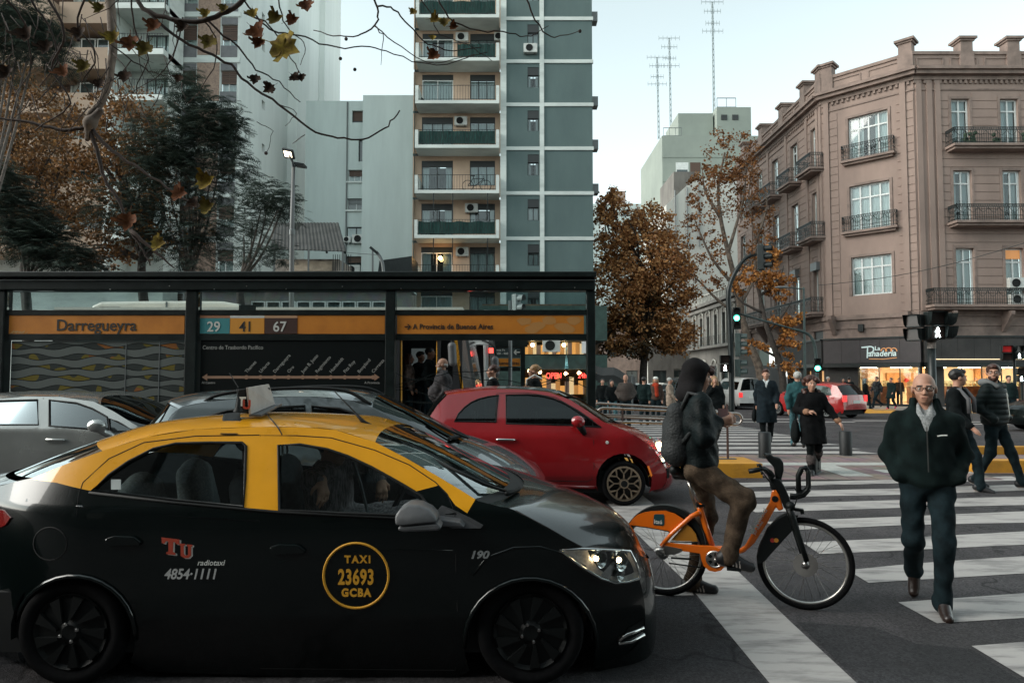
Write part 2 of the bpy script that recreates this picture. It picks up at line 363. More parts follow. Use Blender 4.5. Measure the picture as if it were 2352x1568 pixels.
def window(parent, fr, u0, u1, v0, v1, d=-.2, fm=None, cols=2, transom=None, cur=1., fw=.06, pane=None, shut=0., shm=None, lit=None, sill=None, curm=None):
 """frame (part) > panes, curtain, shutter (sub-parts)."""
 fm = fm or WFRAME; f = MB()
 f.fbox(fr, u0, u1, v0, v0 + fw, d, d + .07); f.fbox(fr, u0, u1, v1 - fw, v1, d, d + .07)
 f.fbox(fr, u0, u0 + fw, v0 + fw, v1 - fw, d, d + .07); f.fbox(fr, u1 - fw, u1, v0 + fw, v1 - fw, d, d + .07)
 top = v1 - fw
 if transom: t = v0 + (v1 - v0) * transom; f.fbox(fr, u0 + fw, u1 - fw, t - fw / 2, t + fw / 2, d, d + .075)
 for k in range(1, cols):
  u = u0 + (u1 - u0) * k / cols; f.fbox(fr, u - fw * .5, u + fw * .5, v0 + fw, top, d + .002, d + .072)
 w = f.build('window', fm, parent)
 for k in range(cols):
  a, b = u0 + (u1 - u0) * k / cols, u0 + (u1 - u0) * (k + 1) / cols
  m = pane or (GLASST if (cur or lit) else GLASSD)
  MB().quad(fr.pt(a, v0, d + .03), fr.pt(b, v0, d + .03), fr.pt(b, v1, d + .03), fr.pt(a, v1, d + .03)).build('pane', m, w)
 if cur or lit:
  MB().quad(fr.pt(u0, v0, d - .35), fr.pt(u1, v0, d - .35), fr.pt(u1, v1, d - .35), fr.pt(u0, v1, d - .35)).build('room', lit or DARK, w)
  if cur: curtain(fr, u0 + .03, u1 - .03, v0, v1 - .02, d - .12, w, curm or CURT, open_=0 if cur >= 1 else 1 - cur)
 if shut:
  s0 = v1 - (v1 - v0) * shut; sh = MB(); n = max(2, int((v1 - s0) / .12))
  for i in range(n): a = s0 + (v1 - s0) * i / n; sh.fbox(fr, u0 + fw, u1 - fw, a, a + (v1 - s0) / n * .88, d + .05, d + .1)
  sh.build('shutter', shm or ROLLER, w)
 return w
def railing(parent, pts, h, m=None, step=.12, ornate=False, name='railing', th=.018):
 """pts: foot of the railing as a polyline."""
 m = m or BLACKM; mb = MB(); pts = [V(p) for p in pts]
 for a, b in zip(pts, pts[1:]):
  for z in ((h, .08) if not ornate else (h, .08, h * .82, h * .3)): mb.bar(a + V((0, 0, z)), b + V((0, 0, z)), th * 1.7, th * 1.4)
  n = max(1, int((b - a).length / step))
  for i in range(n + 1):
   p = a + (b - a) * i / n; mb.bar(p + V((0, 0, .0)), p + V((0, 0, h)), th, th)
   if ornate and i < n:
    q = a + (b - a) * (i + .5) / n; t = (b - a).normalized()
    mb.bar(q + V((0, 0, h * .82)), q + V((0, 0, h)), th * 2.2, th)
  if ornate:
   L = (b - a).length; k = max(1, int(L / .6)); t = (b - a) / L
   for i in range(k):
    c0 = a + t * (L * i / k); c1 = a + t * (L * (i + 1) / k)
    arc = [c0 + (c1 - c0) * s + V((0, 0, h * (.8 - .3 * math.sin(math.pi * s)))) for s in (0, .2, .4, .6, .8, 1)]
    mb.tube(arc, th * .8, 4)
 return mb.build(name, m, parent)
# ---- green-grey tower with the peach balconies
Y4 = 42.0; f4 = Fr((0, Y4), (30, Y4)); X4 = lambda x, y=450: P(x, y, Y4).x; H4 = lambda y, x=1176: P(x, y, Y4).z
tw = thing('apartment_tower', 'grey green apartment tower with white floor bands and a stack of peach balconies', 'apartment building', (5, Y4, gz(Y4)))
TEAL = mat('teal_render', (.108, .155, .150), .85, col2=(.080, .118, .116), scale=.6, mix=(.3, .7), bump=.9, bscale=45, stretch=(1, 1, .35))
PEACH = mat('peach_plaster', (.56, .40, .29), .85, col2=(.42, .30, .22), scale=.8, mix=(.25, .65), stretch=(1, 1, .4))
TRIM = mat('white_trim', (.62, .66, .625), .7, col2=(.45, .48, .455), scale=.9, mix=(.3, .6), stretch=(.5, 1, 2))
GCLOTH = mat('green_cloth', (.010, .045, .038), .85, var=.4, scale=5, stretch=(3, 3, .5))
bands = [-58, 44, 142, 241, 341.5, 444, 548, 652, 757]
xs = dict(L=947, b0=955, b1=1150, p0=1150, p1=1163, w0=1212, w1=1238, s0=1240, s1=1250, R=1362)
X = {k: X4(v) for k, v in xs.items()}
zs = [H4(y) for y in bands]
mb = MB(); holes = []
for i in range(len(bands) - 1):
 t, b = zs[i], zs[i + 1]; holes.append((X['w0'], X['w1'], t - (t - b) * .60, t - (t - b) * .13))
mb.wall(f4, X['p0'], X['R'], gz(Y4) + 3, zs[0] + 3, holes, .22)
for a in ('R',):
 mb.quad((X[a], Y4, -1), (X[a], Y4 + 16, -1), (X[a], Y4 + 16, zs[0] + 3), (X[a], Y4, zs[0] + 3))
mb.quad((X['L'], Y4 + 16, -1), (X['L'], Y4 + .5, -1), (X['L'], Y4 + .5, zs[0] + 3), (X['L'], Y4 + 16, zs[0] + 3))
mb.quad((X['L'], Y4, zs[0] + 3), (X['R'], Y4, zs[0] + 3), (X['R'], Y4 + 16, zs[0] + 3), (X['L'], Y4 + 16, zs[0] + 3))
mb.build('wall', TEAL, tw)
for i, z in enumerate(zs):
 MB().fbox(f4, X['p1'], X['R'] + .06, z - .11, z + .11, -.1, .07).build('floor_band', TRIM, tw)
MB().fbox(f4, X['p0'] - .02, X['p1'], 2, zs[0] + 3, -.1, .09).build('pilaster', TRIM, tw)
MB().fbox(f4, X['s0'], X['s1'], 2, zs[0] + 3, -.1, .085).build('pilaster', TRIM, tw)
for h in holes:
 u0, u1, v0, v1 = h
 window(tw, f4, u0, u1, v0, v1 - .5, -.18, DFRAME if random.random() < .6 else WFRAME, 2, None, random.choice([1, 1, .5]), .05)
 MB().fbox(f4, u0, u1, v1 - .5, v1, -.2, -.03).build('shutter_box', DFRAME, tw)
for i in (1, 3, 4, 5):
 MB().fbox(f4, X['R'] + .0, X['R'] + .42, zs[i] + .15, zs[i] + .75, -1.2, -.5).build('air_conditioner', GREYM, tw)
ac_unit(tw, f4, X['w0'] - .25, holes[1][2] - .62, .85, .55)
fw4 = Fr((0, Y4 + .9), (30, Y4 + .9)); U4 = lambda x, y=450: P(x, y, Y4 + .9).x
dz = [P(1176, y, Y4 - .75).z for y in (-68, 34, 133, 231, 333, 437, 540, 644, 748)]
bx0, bx1 = X4(956), X4(1147)
for i in range(1, len(dz)):
 fl = dz[i]; ce = dz[i - 1] - .16
 d0, d1 = U4(968), U4(1040); w0, w1 = U4(1079), U4(1137)
 hl = [(d0, d1, fl + .1, fl + 2.35), (w0, w1, fl + .75, fl + 2.35)]
 MB().wall(fw4, bx0 - .35, X['p0'], fl, ce, hl, .12).build('balcony_wall', PEACH, tw)
 c = [1, .6, 1, 1, .45, .5, .6, 1][i - 1]
 window(tw, fw4, d0, d1, fl + .1, fl + 2.0, -.1, DFRAME if i in (4, 5, 6) else WFRAME, 3 if i == 4 else 2, None, c, .06, curm=CURT)
 window(tw, fw4, w0, w1, fl + .75, fl + 2.0, -.1, DFRAME, 3, None, 1 if i != 6 else .4, .05)
 b = MB(); b.fbox(fw4, d0, d1, fl + 2.0, fl + 2.36, -.1, -.02); b.fbox(fw4, w0, w1, fl + 2.0, fl + 2.36, -.1, -.02); b.build('shutter_box', DFRAME, tw)
 sl = MB().box(bx0, bx1, Y4 - .75, Y4 + .88, fl - .18, fl + .02); slab = sl.build('balcony', TRIM, tw)
 MB().box(bx0, bx0 + .2, Y4 - .75, Y4 + .88, fl + .022, fl + .95).build('end_wall', TRIM, slab); MB().box(bx1 - .2, bx1, Y4 - .75, Y4 + .2, fl + .022, fl + .95).build('end_wall', TRIM, slab)
 railing(slab, [(bx0 + .2, Y4 - .7, fl + .02), (bx1 - .2, Y4 - .7, fl + .02)], .95, BLACKM, .17)
 if i in (1, 2, 4, 6):
  a = bx0 + .25 if i != 2 else (bx0 + bx1) / 2; cl = MB(); n = 24
  for k in range(n):
   ua, ub = a + (bx1 - .25 - a) * k / n, a + (bx1 - .25 - a) * (k + 1) / n; o1, o2 = .04 * math.sin(k * 1.3), .04 * math.sin((k + 1) * 1.3)
   s1, s2 = (.08 * abs(math.sin(k * .5)), .08 * abs(math.sin((k + 1) * .5))) if i == 6 else (0, 0)
   cl.quad((ua, Y4 - .66 + o1 * .3, fl + .08), (ub, Y4 - .66 + o2 * .3, fl + .08), (ub, Y4 - .66 + o2, fl + .9 - s2), (ua, Y4 - .66 + o1, fl + .9 - s1))
  cl.build('privacy_cloth', GCLOTH, slab)
 if i in (2, 4, 6, 7): ac_unit(tw, fw4, U4([0, 0, 1046, 0, 1044, 0, 1069, 1048][i]), fl + 1.75, .8, .55, .02, .3)
 if i in (2,): ac_unit(tw, fw4, U4(1135), fl + 1.8, .6, .5, .02, .3)
 if i == 3: ac_unit(tw, fw4, U4(960), fl + .06, .35, .75)
 if i in (6, 7):
  po = MB(); [po.bar((P(x, 450, Y4 - .7).x, Y4 - .7, fl + .97), (P(x, 450, Y4 - .7).x, Y4 - .7, ce - .0), .05) for x in (996, 1040, 1120)]; po.build('awning_pole', BLACKM, slab)
 if i == 7: MB().ball((U4(1013), Y4 + .55, fl + 1.6), .13, 10).build('wall_lamp', emis('lamp_glow', (1, .55, .2), 14), tw)
 if i == 4:
  for k in range(5): MB().ball((bx1 - .45 + .1 * math.sin(k * 3), Y4 - .4, fl + .3 + .1 * k), .14 - .01 * k, 6).build('potted_plant', mat('plant_green', (.03, .06, .03), .8), slab)
fl = dz[5]
bk = thing('parked_bicycle', 'old bicycle leaning on the bare railing of the tower balcony below the full green cloth', 'bicycle', (P(1095, 430, Y4 - .45).x, Y4 - .45, fl))
for s in (-1, 1):
 c = V((bk.location.x + s * .55, Y4 - .45, fl + .36)); MB().tube([c + V((.34 * math.cos(a), 0, .34 * math.sin(a))) for a in np.linspace(0, 6.283, 21)[:-1]], .022, 5, closed=True).build('wheel', BLACKM, bk)
b = MB(); q = lambda x, z: V((bk.location.x + x, Y4 - .45, fl + z))
for a, c in (((-.55, .36), (-.2, .85)), ((-.55, .36), (-.08, .36)), ((-.08, .36), (-.22, .95)), ((-.08, .36), (.42, .78)), ((-.2, .8), (.42, .8)), ((.55, .36), (.4, .95))): b.bar(q(*a), q(*c), .035)
b.build('frame', BLACKM, bk)
b = MB(); b.cbox(q(-.24, .98), .26, .1, .05); b.build('saddle', BLACKM, bk); MB().bar(q(.4, .97) + V((0, -.25, 0)), q(.4, .97) + V((0, .25, 0)), .035).build('handlebar', BLACKM, bk)
# ---- tower ground floor: shop with neon signs under the balconies
GREENF = mat('green_fascia', (.03, .062, .052), .6, var=.2, scale=3)
shop = thing('corner_shop', 'dark green shop front with red neon signs on the ground floor of the tower', 'shop', (3, 37, gz(37)))
fs = Fr((-6, 37.4), (10, 37.4)); us = lambda x, y=830: fs.U(x, y); hs_ = lambda y, x=1270: fs.H(x, y)
s0, s1 = us(1100), us(1395)
mb = MB(); mb.fbox(fs, s0, s1, hs_(848), hs_(815), -3, .0); mb.fbox(fs, s0, s1, hs_(782), hs_(702), -4, 0); mb.fbox(fs, us(1352), s1, gz(37), hs_(848) - .003, -4, 0); mb.fbox(fs, s0, us(1205), gz(37), hs_(848) - .003, -4, 0)
mb.build('fascia', GREENF, shop)
MB().quad(fs.pt(s0, -.5, -4), fs.pt(s1, -.5, -4), fs.pt(s1, 6, -4), fs.pt(s0, 6, -4)).build('back_wall', mat('shop_wall', (.10, .06, .035), .8, var=.5, scale=2.5), shop)
MB().quad(fs.pt(s0, hs_(815) + .02, -.2), fs.pt(s1, hs_(815) + .02, -.2), fs.pt(s1, hs_(815) + .02, -4), fs.pt(s0, hs_(815) + .02, -4)).build('mezzanine', DARK, shop)
for i, (x, y) in enumerate(((1223, 792), (1278, 792), (1295, 792), (1216, 852), (1240, 854), (1330, 856), (1300, 858))):
 MB().ball(P(x, y, 38.2), .11, 8).build('bulb', WARM, shop)
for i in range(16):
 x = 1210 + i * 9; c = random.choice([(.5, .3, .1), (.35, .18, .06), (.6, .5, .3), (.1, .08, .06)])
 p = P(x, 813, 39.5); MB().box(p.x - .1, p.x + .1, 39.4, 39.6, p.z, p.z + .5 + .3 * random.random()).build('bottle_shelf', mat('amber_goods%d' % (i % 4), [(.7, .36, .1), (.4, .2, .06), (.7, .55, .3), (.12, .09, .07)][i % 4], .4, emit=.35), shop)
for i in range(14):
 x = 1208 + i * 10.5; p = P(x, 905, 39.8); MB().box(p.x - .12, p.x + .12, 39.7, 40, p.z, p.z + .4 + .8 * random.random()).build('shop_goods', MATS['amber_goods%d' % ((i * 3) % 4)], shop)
NEON = emis('red_neon', (1., .06, .045), 1.7)
for t, x, y, sz in (('OPEN', 1272, 869, .46), ('24hs', 1340, 868, .44), ('S', 1129, 872, .5)):
 p = P(x, y, 37.2); text(t, 'neon_sign', NEON, shop, p, (1, 0, 0), (0, 0, 1), sz, .02, xs=.72)
for k in range(9):
 p = P(1195 + k * 18, 779, 37.2); MB().cbox(p, .22, .06, .07).build('red_lamp', NEON, shop) if k % 2 else None
ac_unit(shop, fs, us(1246), hs_(808), .95, .68, .05, .3)
MB().fbox(fs, us(1336), us(1358), hs_(811), hs_(784), .02, .1).build('shop_sign', WHITE, shop)
# ---- low white building beside the tower
Y3 = 46.5; f3 = Fr((0, Y3), (30, Y3)); X3 = lambda x, y=450: P(x, y, Y3).x; H3 = lambda y, x=860: P(x, y, Y3).z
lw = thing('white_building', 'low pale green white building with a blank party wall between the two towers', 'building', (-9, Y3, gz(Y3)))
PALEG = mat('pale_green_render', (.54, .61, .58), .85, col2=(.42, .475, .455), scale=.9, mix=(.22, .72), bump=.1, bscale=30, stretch=(1, 1, .14))
z3 = lambda x, y: (800 + x * .4219, y * .4219)
wz = [(170, 270, 603, 668), (207, 252, 760, 880), (152, 250, 925, 988), (148, 245, 1080, 1143), (148, 245, 1235, 1330), (148, 245, 1395, 1450)]
rects = []
for a, b, c, d in wz:
 (xa, ya), (xb, yb) = ((800 + a / 2.178) * .91875, c / 2.178 * .91875), ((800 + b / 2.178) * .91875, d / 2.178 * .91875)
 rects.append((X3(xa), X3(xb), H3(yb), H3(ya)))
mb = MB().wall(f3, X3(700), X3(838), -1, H3(232), rects, .3)
xr = X3(952); xm = X3(838)
mb.box(xm, xr, Y3 - .9, Y3 + 8, -1, H3(231)); mb.quad((X3(700), Y3, H3(232)), (xm, Y3, H3(232)), (xm, Y3 + 8, H3(232)), (X3(700), Y3 + 8, H3(232)))
mb.build('wall', PALEG, lw)
for i, r in enumerate(rects): window(lw, f3, *r, -.25, WFRAME if i in (2, 3) else DFRAME, 2 if i != 2 else 3, None, 1 if i in (2, 4) else 0, .05, shut=[.8, .0, .5, .45, .0, .6][i], shm=ROLLER if i != 3 else GREYM)
for i in (2, 3): MB().fbox(f3, rects[i][0] - .1, rects[i][1] + .1, rects[i][2] - .12, rects[i][2] - .003, -.1, .12).build('sill', TRIM, lw)
ac_unit(lw, f3, X3(812), H3(560), .9, .6); ac_unit(lw, f3, X3(792), H3(558), .5, .4); ac_unit(lw, f3, X3(797), H3(630), 1., .6)
MB().tube([(X3(796), Y3 - .06, H3(235)), (X3(796), Y3 - .06, 2)], .05, 6).build('drain_pipe', GREYM, lw)
MB().tube([(X3(875), Y3 - .06, H3(235)), (X3(875), Y3 - .06, H3(290))], .04, 6).build('vent_pipe', GREYM, lw)
rp = MB(); [rp.bar((X3(x), Y3 + 1, H3(232)), (X3(x), Y3 + 1, H3(y)), .06) for x, y in ((868, 219), (897, 214), (920, 225), (938, 225))]; rp.bar((X3(890), Y3 + 1, H3(227)), (X3(950), Y3 + 1, H3(227)), .05); rp.build('roof_railing', GREYM, lw)
# ---- tall block with the big white side wall
Y2 = 42.0; XC = P(545, 400, Y2).x; f2 = Fr((-60, Y2), (XC, Y2)); u2 = lambda x, y=330: f2.U(x, y); h2 = lambda y, x=465: f2.H(x, y)
tb = thing('white_tower_block', 'tall white block with a blank side wall of tiny slit windows and brown roller shutters', 'apartment building', (XC, Y2, gz(Y2)))
TOPZ = h2(-40)
WSIDE = mat('white_render', (.82, .85, .815), .8, col2=(.68, .705, .675), scale=.7, mix=(.2, .6), stretch=(1, 1, .1))
MOSA = mat('mosaic_tile', (.36, .25, .19), .8, col2=(.24, .165, .13), scale=7, mix=(.4, .6))
GPAN = mat('grey_panel', (.15, .15, .155), .7, var=.12, scale=2)
sides = [(XC, Y2, Y2 + 9.2), (XC + .75, Y2 + 9.2, Y2 + 14.8), (XC + 1.2, Y2 + 14.8, Y2 + 20)]
mb = MB(); hl = []
for k, (xx, ya, yb) in enumerate(sides):
 fr = Fr((xx, ya), (xx, yb)); zz = TOPZ + 24; hol = []
 sp = {0: (605, [40, 107, 240, 340, 448]), 1: (742, [62, 140, 222, 300, 376, 462, 545])}.get(k)
 if sp:
  for y in sp[1]:
   a, h = fr.uv(sp[0], y); hol.append((a - .28, a + .28, h - .35, h + .25))
 mb.wall(fr, 0, yb - ya, -1, zz, hol, .3)
 for hh in hol: hl.append((fr, hh))
 if k: mb.quad((sides[k - 1][0], ya, -1), (xx, ya, -1), (xx, ya, zz), (sides[k - 1][0], ya, zz))
mb.build('side_wall', WSIDE, tb)
for fr, h in hl:
 f = MB().fbox(fr, h[0], h[1], h[2], h[3], -.32, -.22); w_ = f.build('slit_window', DFRAME, tb)
 MB().fbox(fr, (h[0] + h[1]) / 2 - .02, (h[0] + h[1]) / 2 + .02, h[2], h[3], -.218, -.2).build('mullion', GREYM, w_)
mb = MB(); xl = u2(375)
cols = [(u2(392), u2(447)), (u2(503), u2(541))]
rows = [h2(y) for y in (-62, 34, 139, 243, 345, 448, 550, 650)]
hol = [(a, b, r - .0, r + 1.35) for a, b in cols for r in [q - 2.0 for q in rows]]
mb.wall(f2, xl, f2.L, -1, TOPZ + 6, hol, .25); mb.build('front_wall', TRIM, tb)
for q in rows:
 MB().fbox(f2, xl, f2.L + .03, q - .16, q + .16, -.1, .06).build('floor_band', TRIM, tb)
 MB().fbox(f2, u2(449), u2(501), q - 2.6, q - .163, -.1, .03).build('mosaic_pier', MOSA, tb)
 for j, (a, b) in enumerate(cols):
  r = q - 2.0
  MB().fbox(f2, a, b, r - .75, r - .003, -.1, .02).build('spandrel_panel', GPAN, tb)
  window(tb, f2, a, b, r, r + 1.35, -.2, WFRAME, 2, None, 1, .05, shut=random.choice([.5, .62, .7]))
  MB().fbox(f2, a, b, r + 1.353, r + 1.8, -.1, .015).build('shutter_box', GPAN, tb)
# ---- peach apartment block at the far left
Y1 = 40.0; f1 = Fr((-60, Y1), (-10, Y1)); u1 = lambda x, y=330: f1.U(x, y); h1 = lambda y, x=250: f1.H(x, y)
pb = thing('peach_apartment_block', 'peach and white apartment block with deep balconies behind the autumn trees', 'apartment building', (u1(200) - 60, Y1, gz(Y1)))
PEACH2 = mat('peach_parapet', (.40, .29, .21), .8, col2=(.32, .23, .17), scale=.6, mix=(.3, .7))
xa, xb, xc_, xd = u1(-260), u1(130), u1(262), u1(382)
mb = MB(); mb.wall(Fr((-60, Y1 + 1.8), (-10, Y1 + 1.8)), xa, xd, -1, h1(-200), [], 0)
mb.quad(f1.pt(xd, -1, -1.8), f1.pt(xd, -1, 0), f1.pt(xd, h1(-200), 0), f1.pt(xd, h1(-200), -1.8)); mb.build('wall', TRIM, pb)
for y0 in (-95, 24, 128, 232, 338, 440, 545):
 z = h1(y0)
 sl = MB().fbox(f1, xc_, xd, z - .2, z + .15, -1.75, .6).build('balcony', TRIM, pb)
 railing(sl, [f1.pt(xc_ + .1, z + .15, .5), f1.pt(xd - .1, z + .15, .5)], .95, BLACKM, .16)
 fw = Fr((-60, Y1 + 1.75), (-10, Y1 + 1.75))
 window(pb, fw, xc_ + .9, xd - .5, z + .2, z + 2.1, -.02, DFRAME, 3, None, .5, .06)
 MB().fbox(f1, xc_ - .35, xc_ - .02, z - 2.7, z + .15, -1.7, .3).build('column', TRIM, pb)
 zp = h1(y0 + 12)
 MB().fbox(f1, xb, xc_ - .4, zp - .55, zp + .75, -1.7, .15).build('parapet', PEACH2, pb)
 MB().fbox(f1, xa, xb - .03, zp - .75, zp + .55, -1.7, .9).build('parapet', PEACH2, pb)
 MB().fbox(f1, xb + .25, xc_ - 1.0, zp + .78, zp + 2.0, -1.72, -1.5).build('dark_opening', GLASSD, pb)
 for k in range(3):
  a = xb + .5 + k * 1.0; window(pb, fw, a, a + .9, zp + .85, zp + 1.95, .5, WFRAME, 1, None, 0, .06)
 for k in range(4):
  a = xa + 1 + k * 2.4; window(pb, fw, a, a + 1.6, zp + .7, zp + 2.0, .01, WFRAME, 2, None, random.choice([0, 1]), .07, shut=random.choice([0, .4]))
# ---- terrace hut with the dark corrugated roof, and the low brick shop behind the shelter gap
Yh = 37.5
hut = thing('terrace_hut', 'low roof terrace with stained walls and a slanted dark corrugated canopy', 'outbuilding', (P(715, 600, Yh).x, Yh, gz(Yh)))
p = lambda x, y, Y=Yh: P(x, y, Y)
STAIN = mat('stained_plaster', (.36, .31, .27), .85, col2=(.13, .115, .10), scale=1.6, mix=(.35, .6), stretch=(1, 1, .35))
x0, x1 = p(632, 600).x, p(778, 600).x; zt = p(700, 595).z
MB().box(x0, x1, Yh, Yh + 3, -1, zt).build('wall', STAIN, hut)
MB().box(p(672, 600).x, p(763, 600).x, Yh - .06, Yh - .003, p(700, 622).z, p(700, 600).z).build('parapet_panel', mat('cream_panel', (.42, .34, .26), .8, var=.2, scale=2), hut)
cn = MB(); A, B, C_, D_ = p(628, 512, Yh + 3), p(778, 512, Yh + 3), p(796, 578, Yh - 1.2), p(622, 572, Yh - 1.2)
n = 40
for i in range(n):
 s, t = i / n, (i + 1) / n; zz = .04 * (i % 2); z2 = .04 * ((i + 1) % 2); q = lambda a, b, s, z: a + (b - a) * s + V((0, 0, z))
 cn.quad(q(D_, C_, s, zz), q(D_, C_, t, z2), q(A, B, t, z2), q(A, B, s, zz))
can = cn.build('corrugated_canopy', mat('dark_sheet', (.045, .045, .043), .7, var=.35, scale=1.2), hut)
rb = MB()
for s in (.02, .25, .5, .74, .98): rb.bar(D_ + (C_ - D_) * s - V((0, 0, .08)), A + (B - A) * s - V((0, 0, .08)), .1)
for s in (.05, .35, .65, .95): rb.bar(A + (D_ - A) * s - V((0, 0, .06)), B + (C_ - B) * s - V((0, 0, .06)), .06)
rb.build('canopy_rib', BLACKM, can)
po = MB(); [po.bar(D_ + (C_ - D_) * s, (D_ + (C_ - D_) * s).xy.to_3d() + V((0, 0, zt - 1.)), .08) for s in (.05, .5, .95)]; po.build('post', GREYM, hut)
rl = MB(); a = p(765, 622, Yh - .5); [rl.bar(a + V((i * .12, 0, 0)), a + V((i * .12, 0, .9)), .03) for i in range(9)]; rl.build('railing', BLACKM, hut)
lb = thing('brick_shop', 'low pale brick shop with a band of white framed windows behind the shelter', 'shop', (-9, 36.2, gz(36)))
fb = Fr((-40, 36.2), (0, 36.2)); ub = lambda x, y=690: fb.U(x, y); hb = lambda y, x=720: fb.H(x, y)
BRICKW = brickmat('pale_brick', (.42, .40, .38), (.33, .31, .30), (.22, .21, .2), 4.)
MB().wall(fb, ub(420), ub(945), -1, hb(668), [(ub(575), ub(888), hb(722), hb(690))], .3).build('wall', BRICKW, lb)
for k in range(9):
 a = ub(575) + (ub(888) - ub(575)) * k / 9; b = ub(575) + (ub(888) - ub(575)) * (k + 1) / 9; window(lb, fb, a + .02, b - .02, hb(722), hb(691), -.1, WFRAME, 1, None, 1, .07)
MB().fbox(fb, ub(420), ub(945), hb(668), hb(664), -2, .25).build('roof_edge', TRIM, lb)
sh = thing('shed_roof', 'small dark pitched shed roof at the foot of the tower above the shelter', 'shed', (P(900, 610, 39).x, 39, gz(39)))
a = P(868, 624, 39); b = P(946, 588, 39); MB().prism([a, P(946, 624, 39), b, P(872, 598, 39)], (0, 2.5, 0)).build('roof', BLACKM, sh)
MB().box(a.x, P(946, 624, 39).x, 39.3, 41, -1, a.z - .003).build('wall', STAIN, sh)
# ---- corner building (chamfered corner, bakery on the ground floor)
XL, YR = 20.2, 40.0; CH = 3.75; DEEP = 60.6
cb = thing('corner_building', 'pinkish brown corner building with iron balconies and a bakery on the ground floor', 'building', (24, 42, gz(41)))
STUC = mat('brown_stucco', (.335, .243, .203), .85, col2=(.205, .148, .124), scale=.55, mix=(.22, .72), bump=.2, bscale=30, stretch=(1, 1, .4))
STUC2 = mat('brown_stucco_trim', (.29, .213, .18), .85, col2=(.145, .107, .09), scale=1.2, mix=(.3, .65))
SOFF = mat('slab_soffit', (.24, .165, .135), .9, var=.2, scale=2)
fL = Fr((XL, DEEP), (XL, YR + CH)); fC = Fr((XL, YR + CH), (XL + CH, YR)); fR = Fr((XL + CH, YR), (XL + 22, YR))
def hR(y): return fR.H(2230, y)
HC, HP = hR(172), hR(118)
rowsv = [(hR(340), hR(228)), (hR(513), hR(392)), (hR(702), hR(570))]
hM = hR(715)
holesL = []; uL = [fL.L - (d - 43.75) for d in (54.9, 51.6, 48.1, 44.75)]
uL = [u - 0 for u in uL]
for u in uL + [1.6]:
 for (a, b) in rowsv: holesL.append((u - .58, u + .58, a + .02, b))
cu = fC.L / 2 + .1
holesC = [(cu - 1.15, cu + 1.15, rowsv[0][0] + .05, hR(236)), (cu - 1.15, cu + 1.15, rowsv[1][0] + .05, hR(402)), (cu - 1.15, cu + 1.15, hR(668), hR(575))]
uR = [(fR.U(2190, 450), fR.U(2232, 450)), (fR.U(2303, 450), fR.U(2345, 450)), (fR.U(2412, 450), fR.U(2454, 450)), (fR.U(2520, 450), fR.U(2562, 450))]
holesR = [(a, b, r[0] + .02, r[1]) for (a, b) in uR for r in rowsv]
for fr, hl in ((fL, holesL), (fC, holesC), (fR, holesR)):
 MB().wall(fr, 0, fr.L, hM, HC, hl, .3).build('wall', STUC, cb)
 z = hM + .1; c = 0; zone = [(0, fr.L)]
 if fr is fC: zone = [(.0, .95), (fr.L - .95, fr.L)]
 if fr is fR: zone = [(1.6, fr.L)]
 while z < HC - 1.3:
  mb = MB(); z1 = z + .50
  for a0, b0 in zone:
   cuts = sorted({a0, b0, *[min(max(h[i] + (-.16 if i == 0 else .16), a0), b0) for h in hl if h[2] - .1 < z1 and h[3] + .16 > z for i in (0, 1)]})
   for a, b in zip(cuts, cuts[1:]):
    m_ = (a + b) / 2
    if b - a < .02 or any(h[0] - .16 < m_ < h[1] + .16 and h[2] - .1 < z1 and h[3] + .16 > z for h in hl): continue
    mb.fbox(fr, a + .002, b - .002, z, z1 - .045, -.05, .035)
  if mb.v: o_ = mb.build('stone_course', STUC, cb); o_['kind'] = 'stuff'
  z = z1; c += 1
 for h in hl:
  s = MB(); s.fbox(fr, h[0] - .15, h[0] - .002, h[2], h[3] + .14, -.05, .06); s.fbox(fr, h[1] + .002, h[1] + .15, h[2], h[3] + .14, -.05, .06); s.fbox(fr, h[0] - .002, h[1] + .002, h[3] + .002, h[3] + .14, -.05, .07)
  so = s.build('window_surround', STUC2, cb); so['kind'] = 'stuff'
for fr, us in ((fC, (.12, fC.L - .72)), (fR, (.12, .75, 1.25)), (fL, (fL.L - .8, fL.L - .35, 14.4, 10.9, 7.4, 3.6))):
 for u in us: MB().fbox(fr, u, u + .32, hM + .05, HC - .3, -.02, .10 if fr is not fC else .13).build('pilaster', STUC, cb)
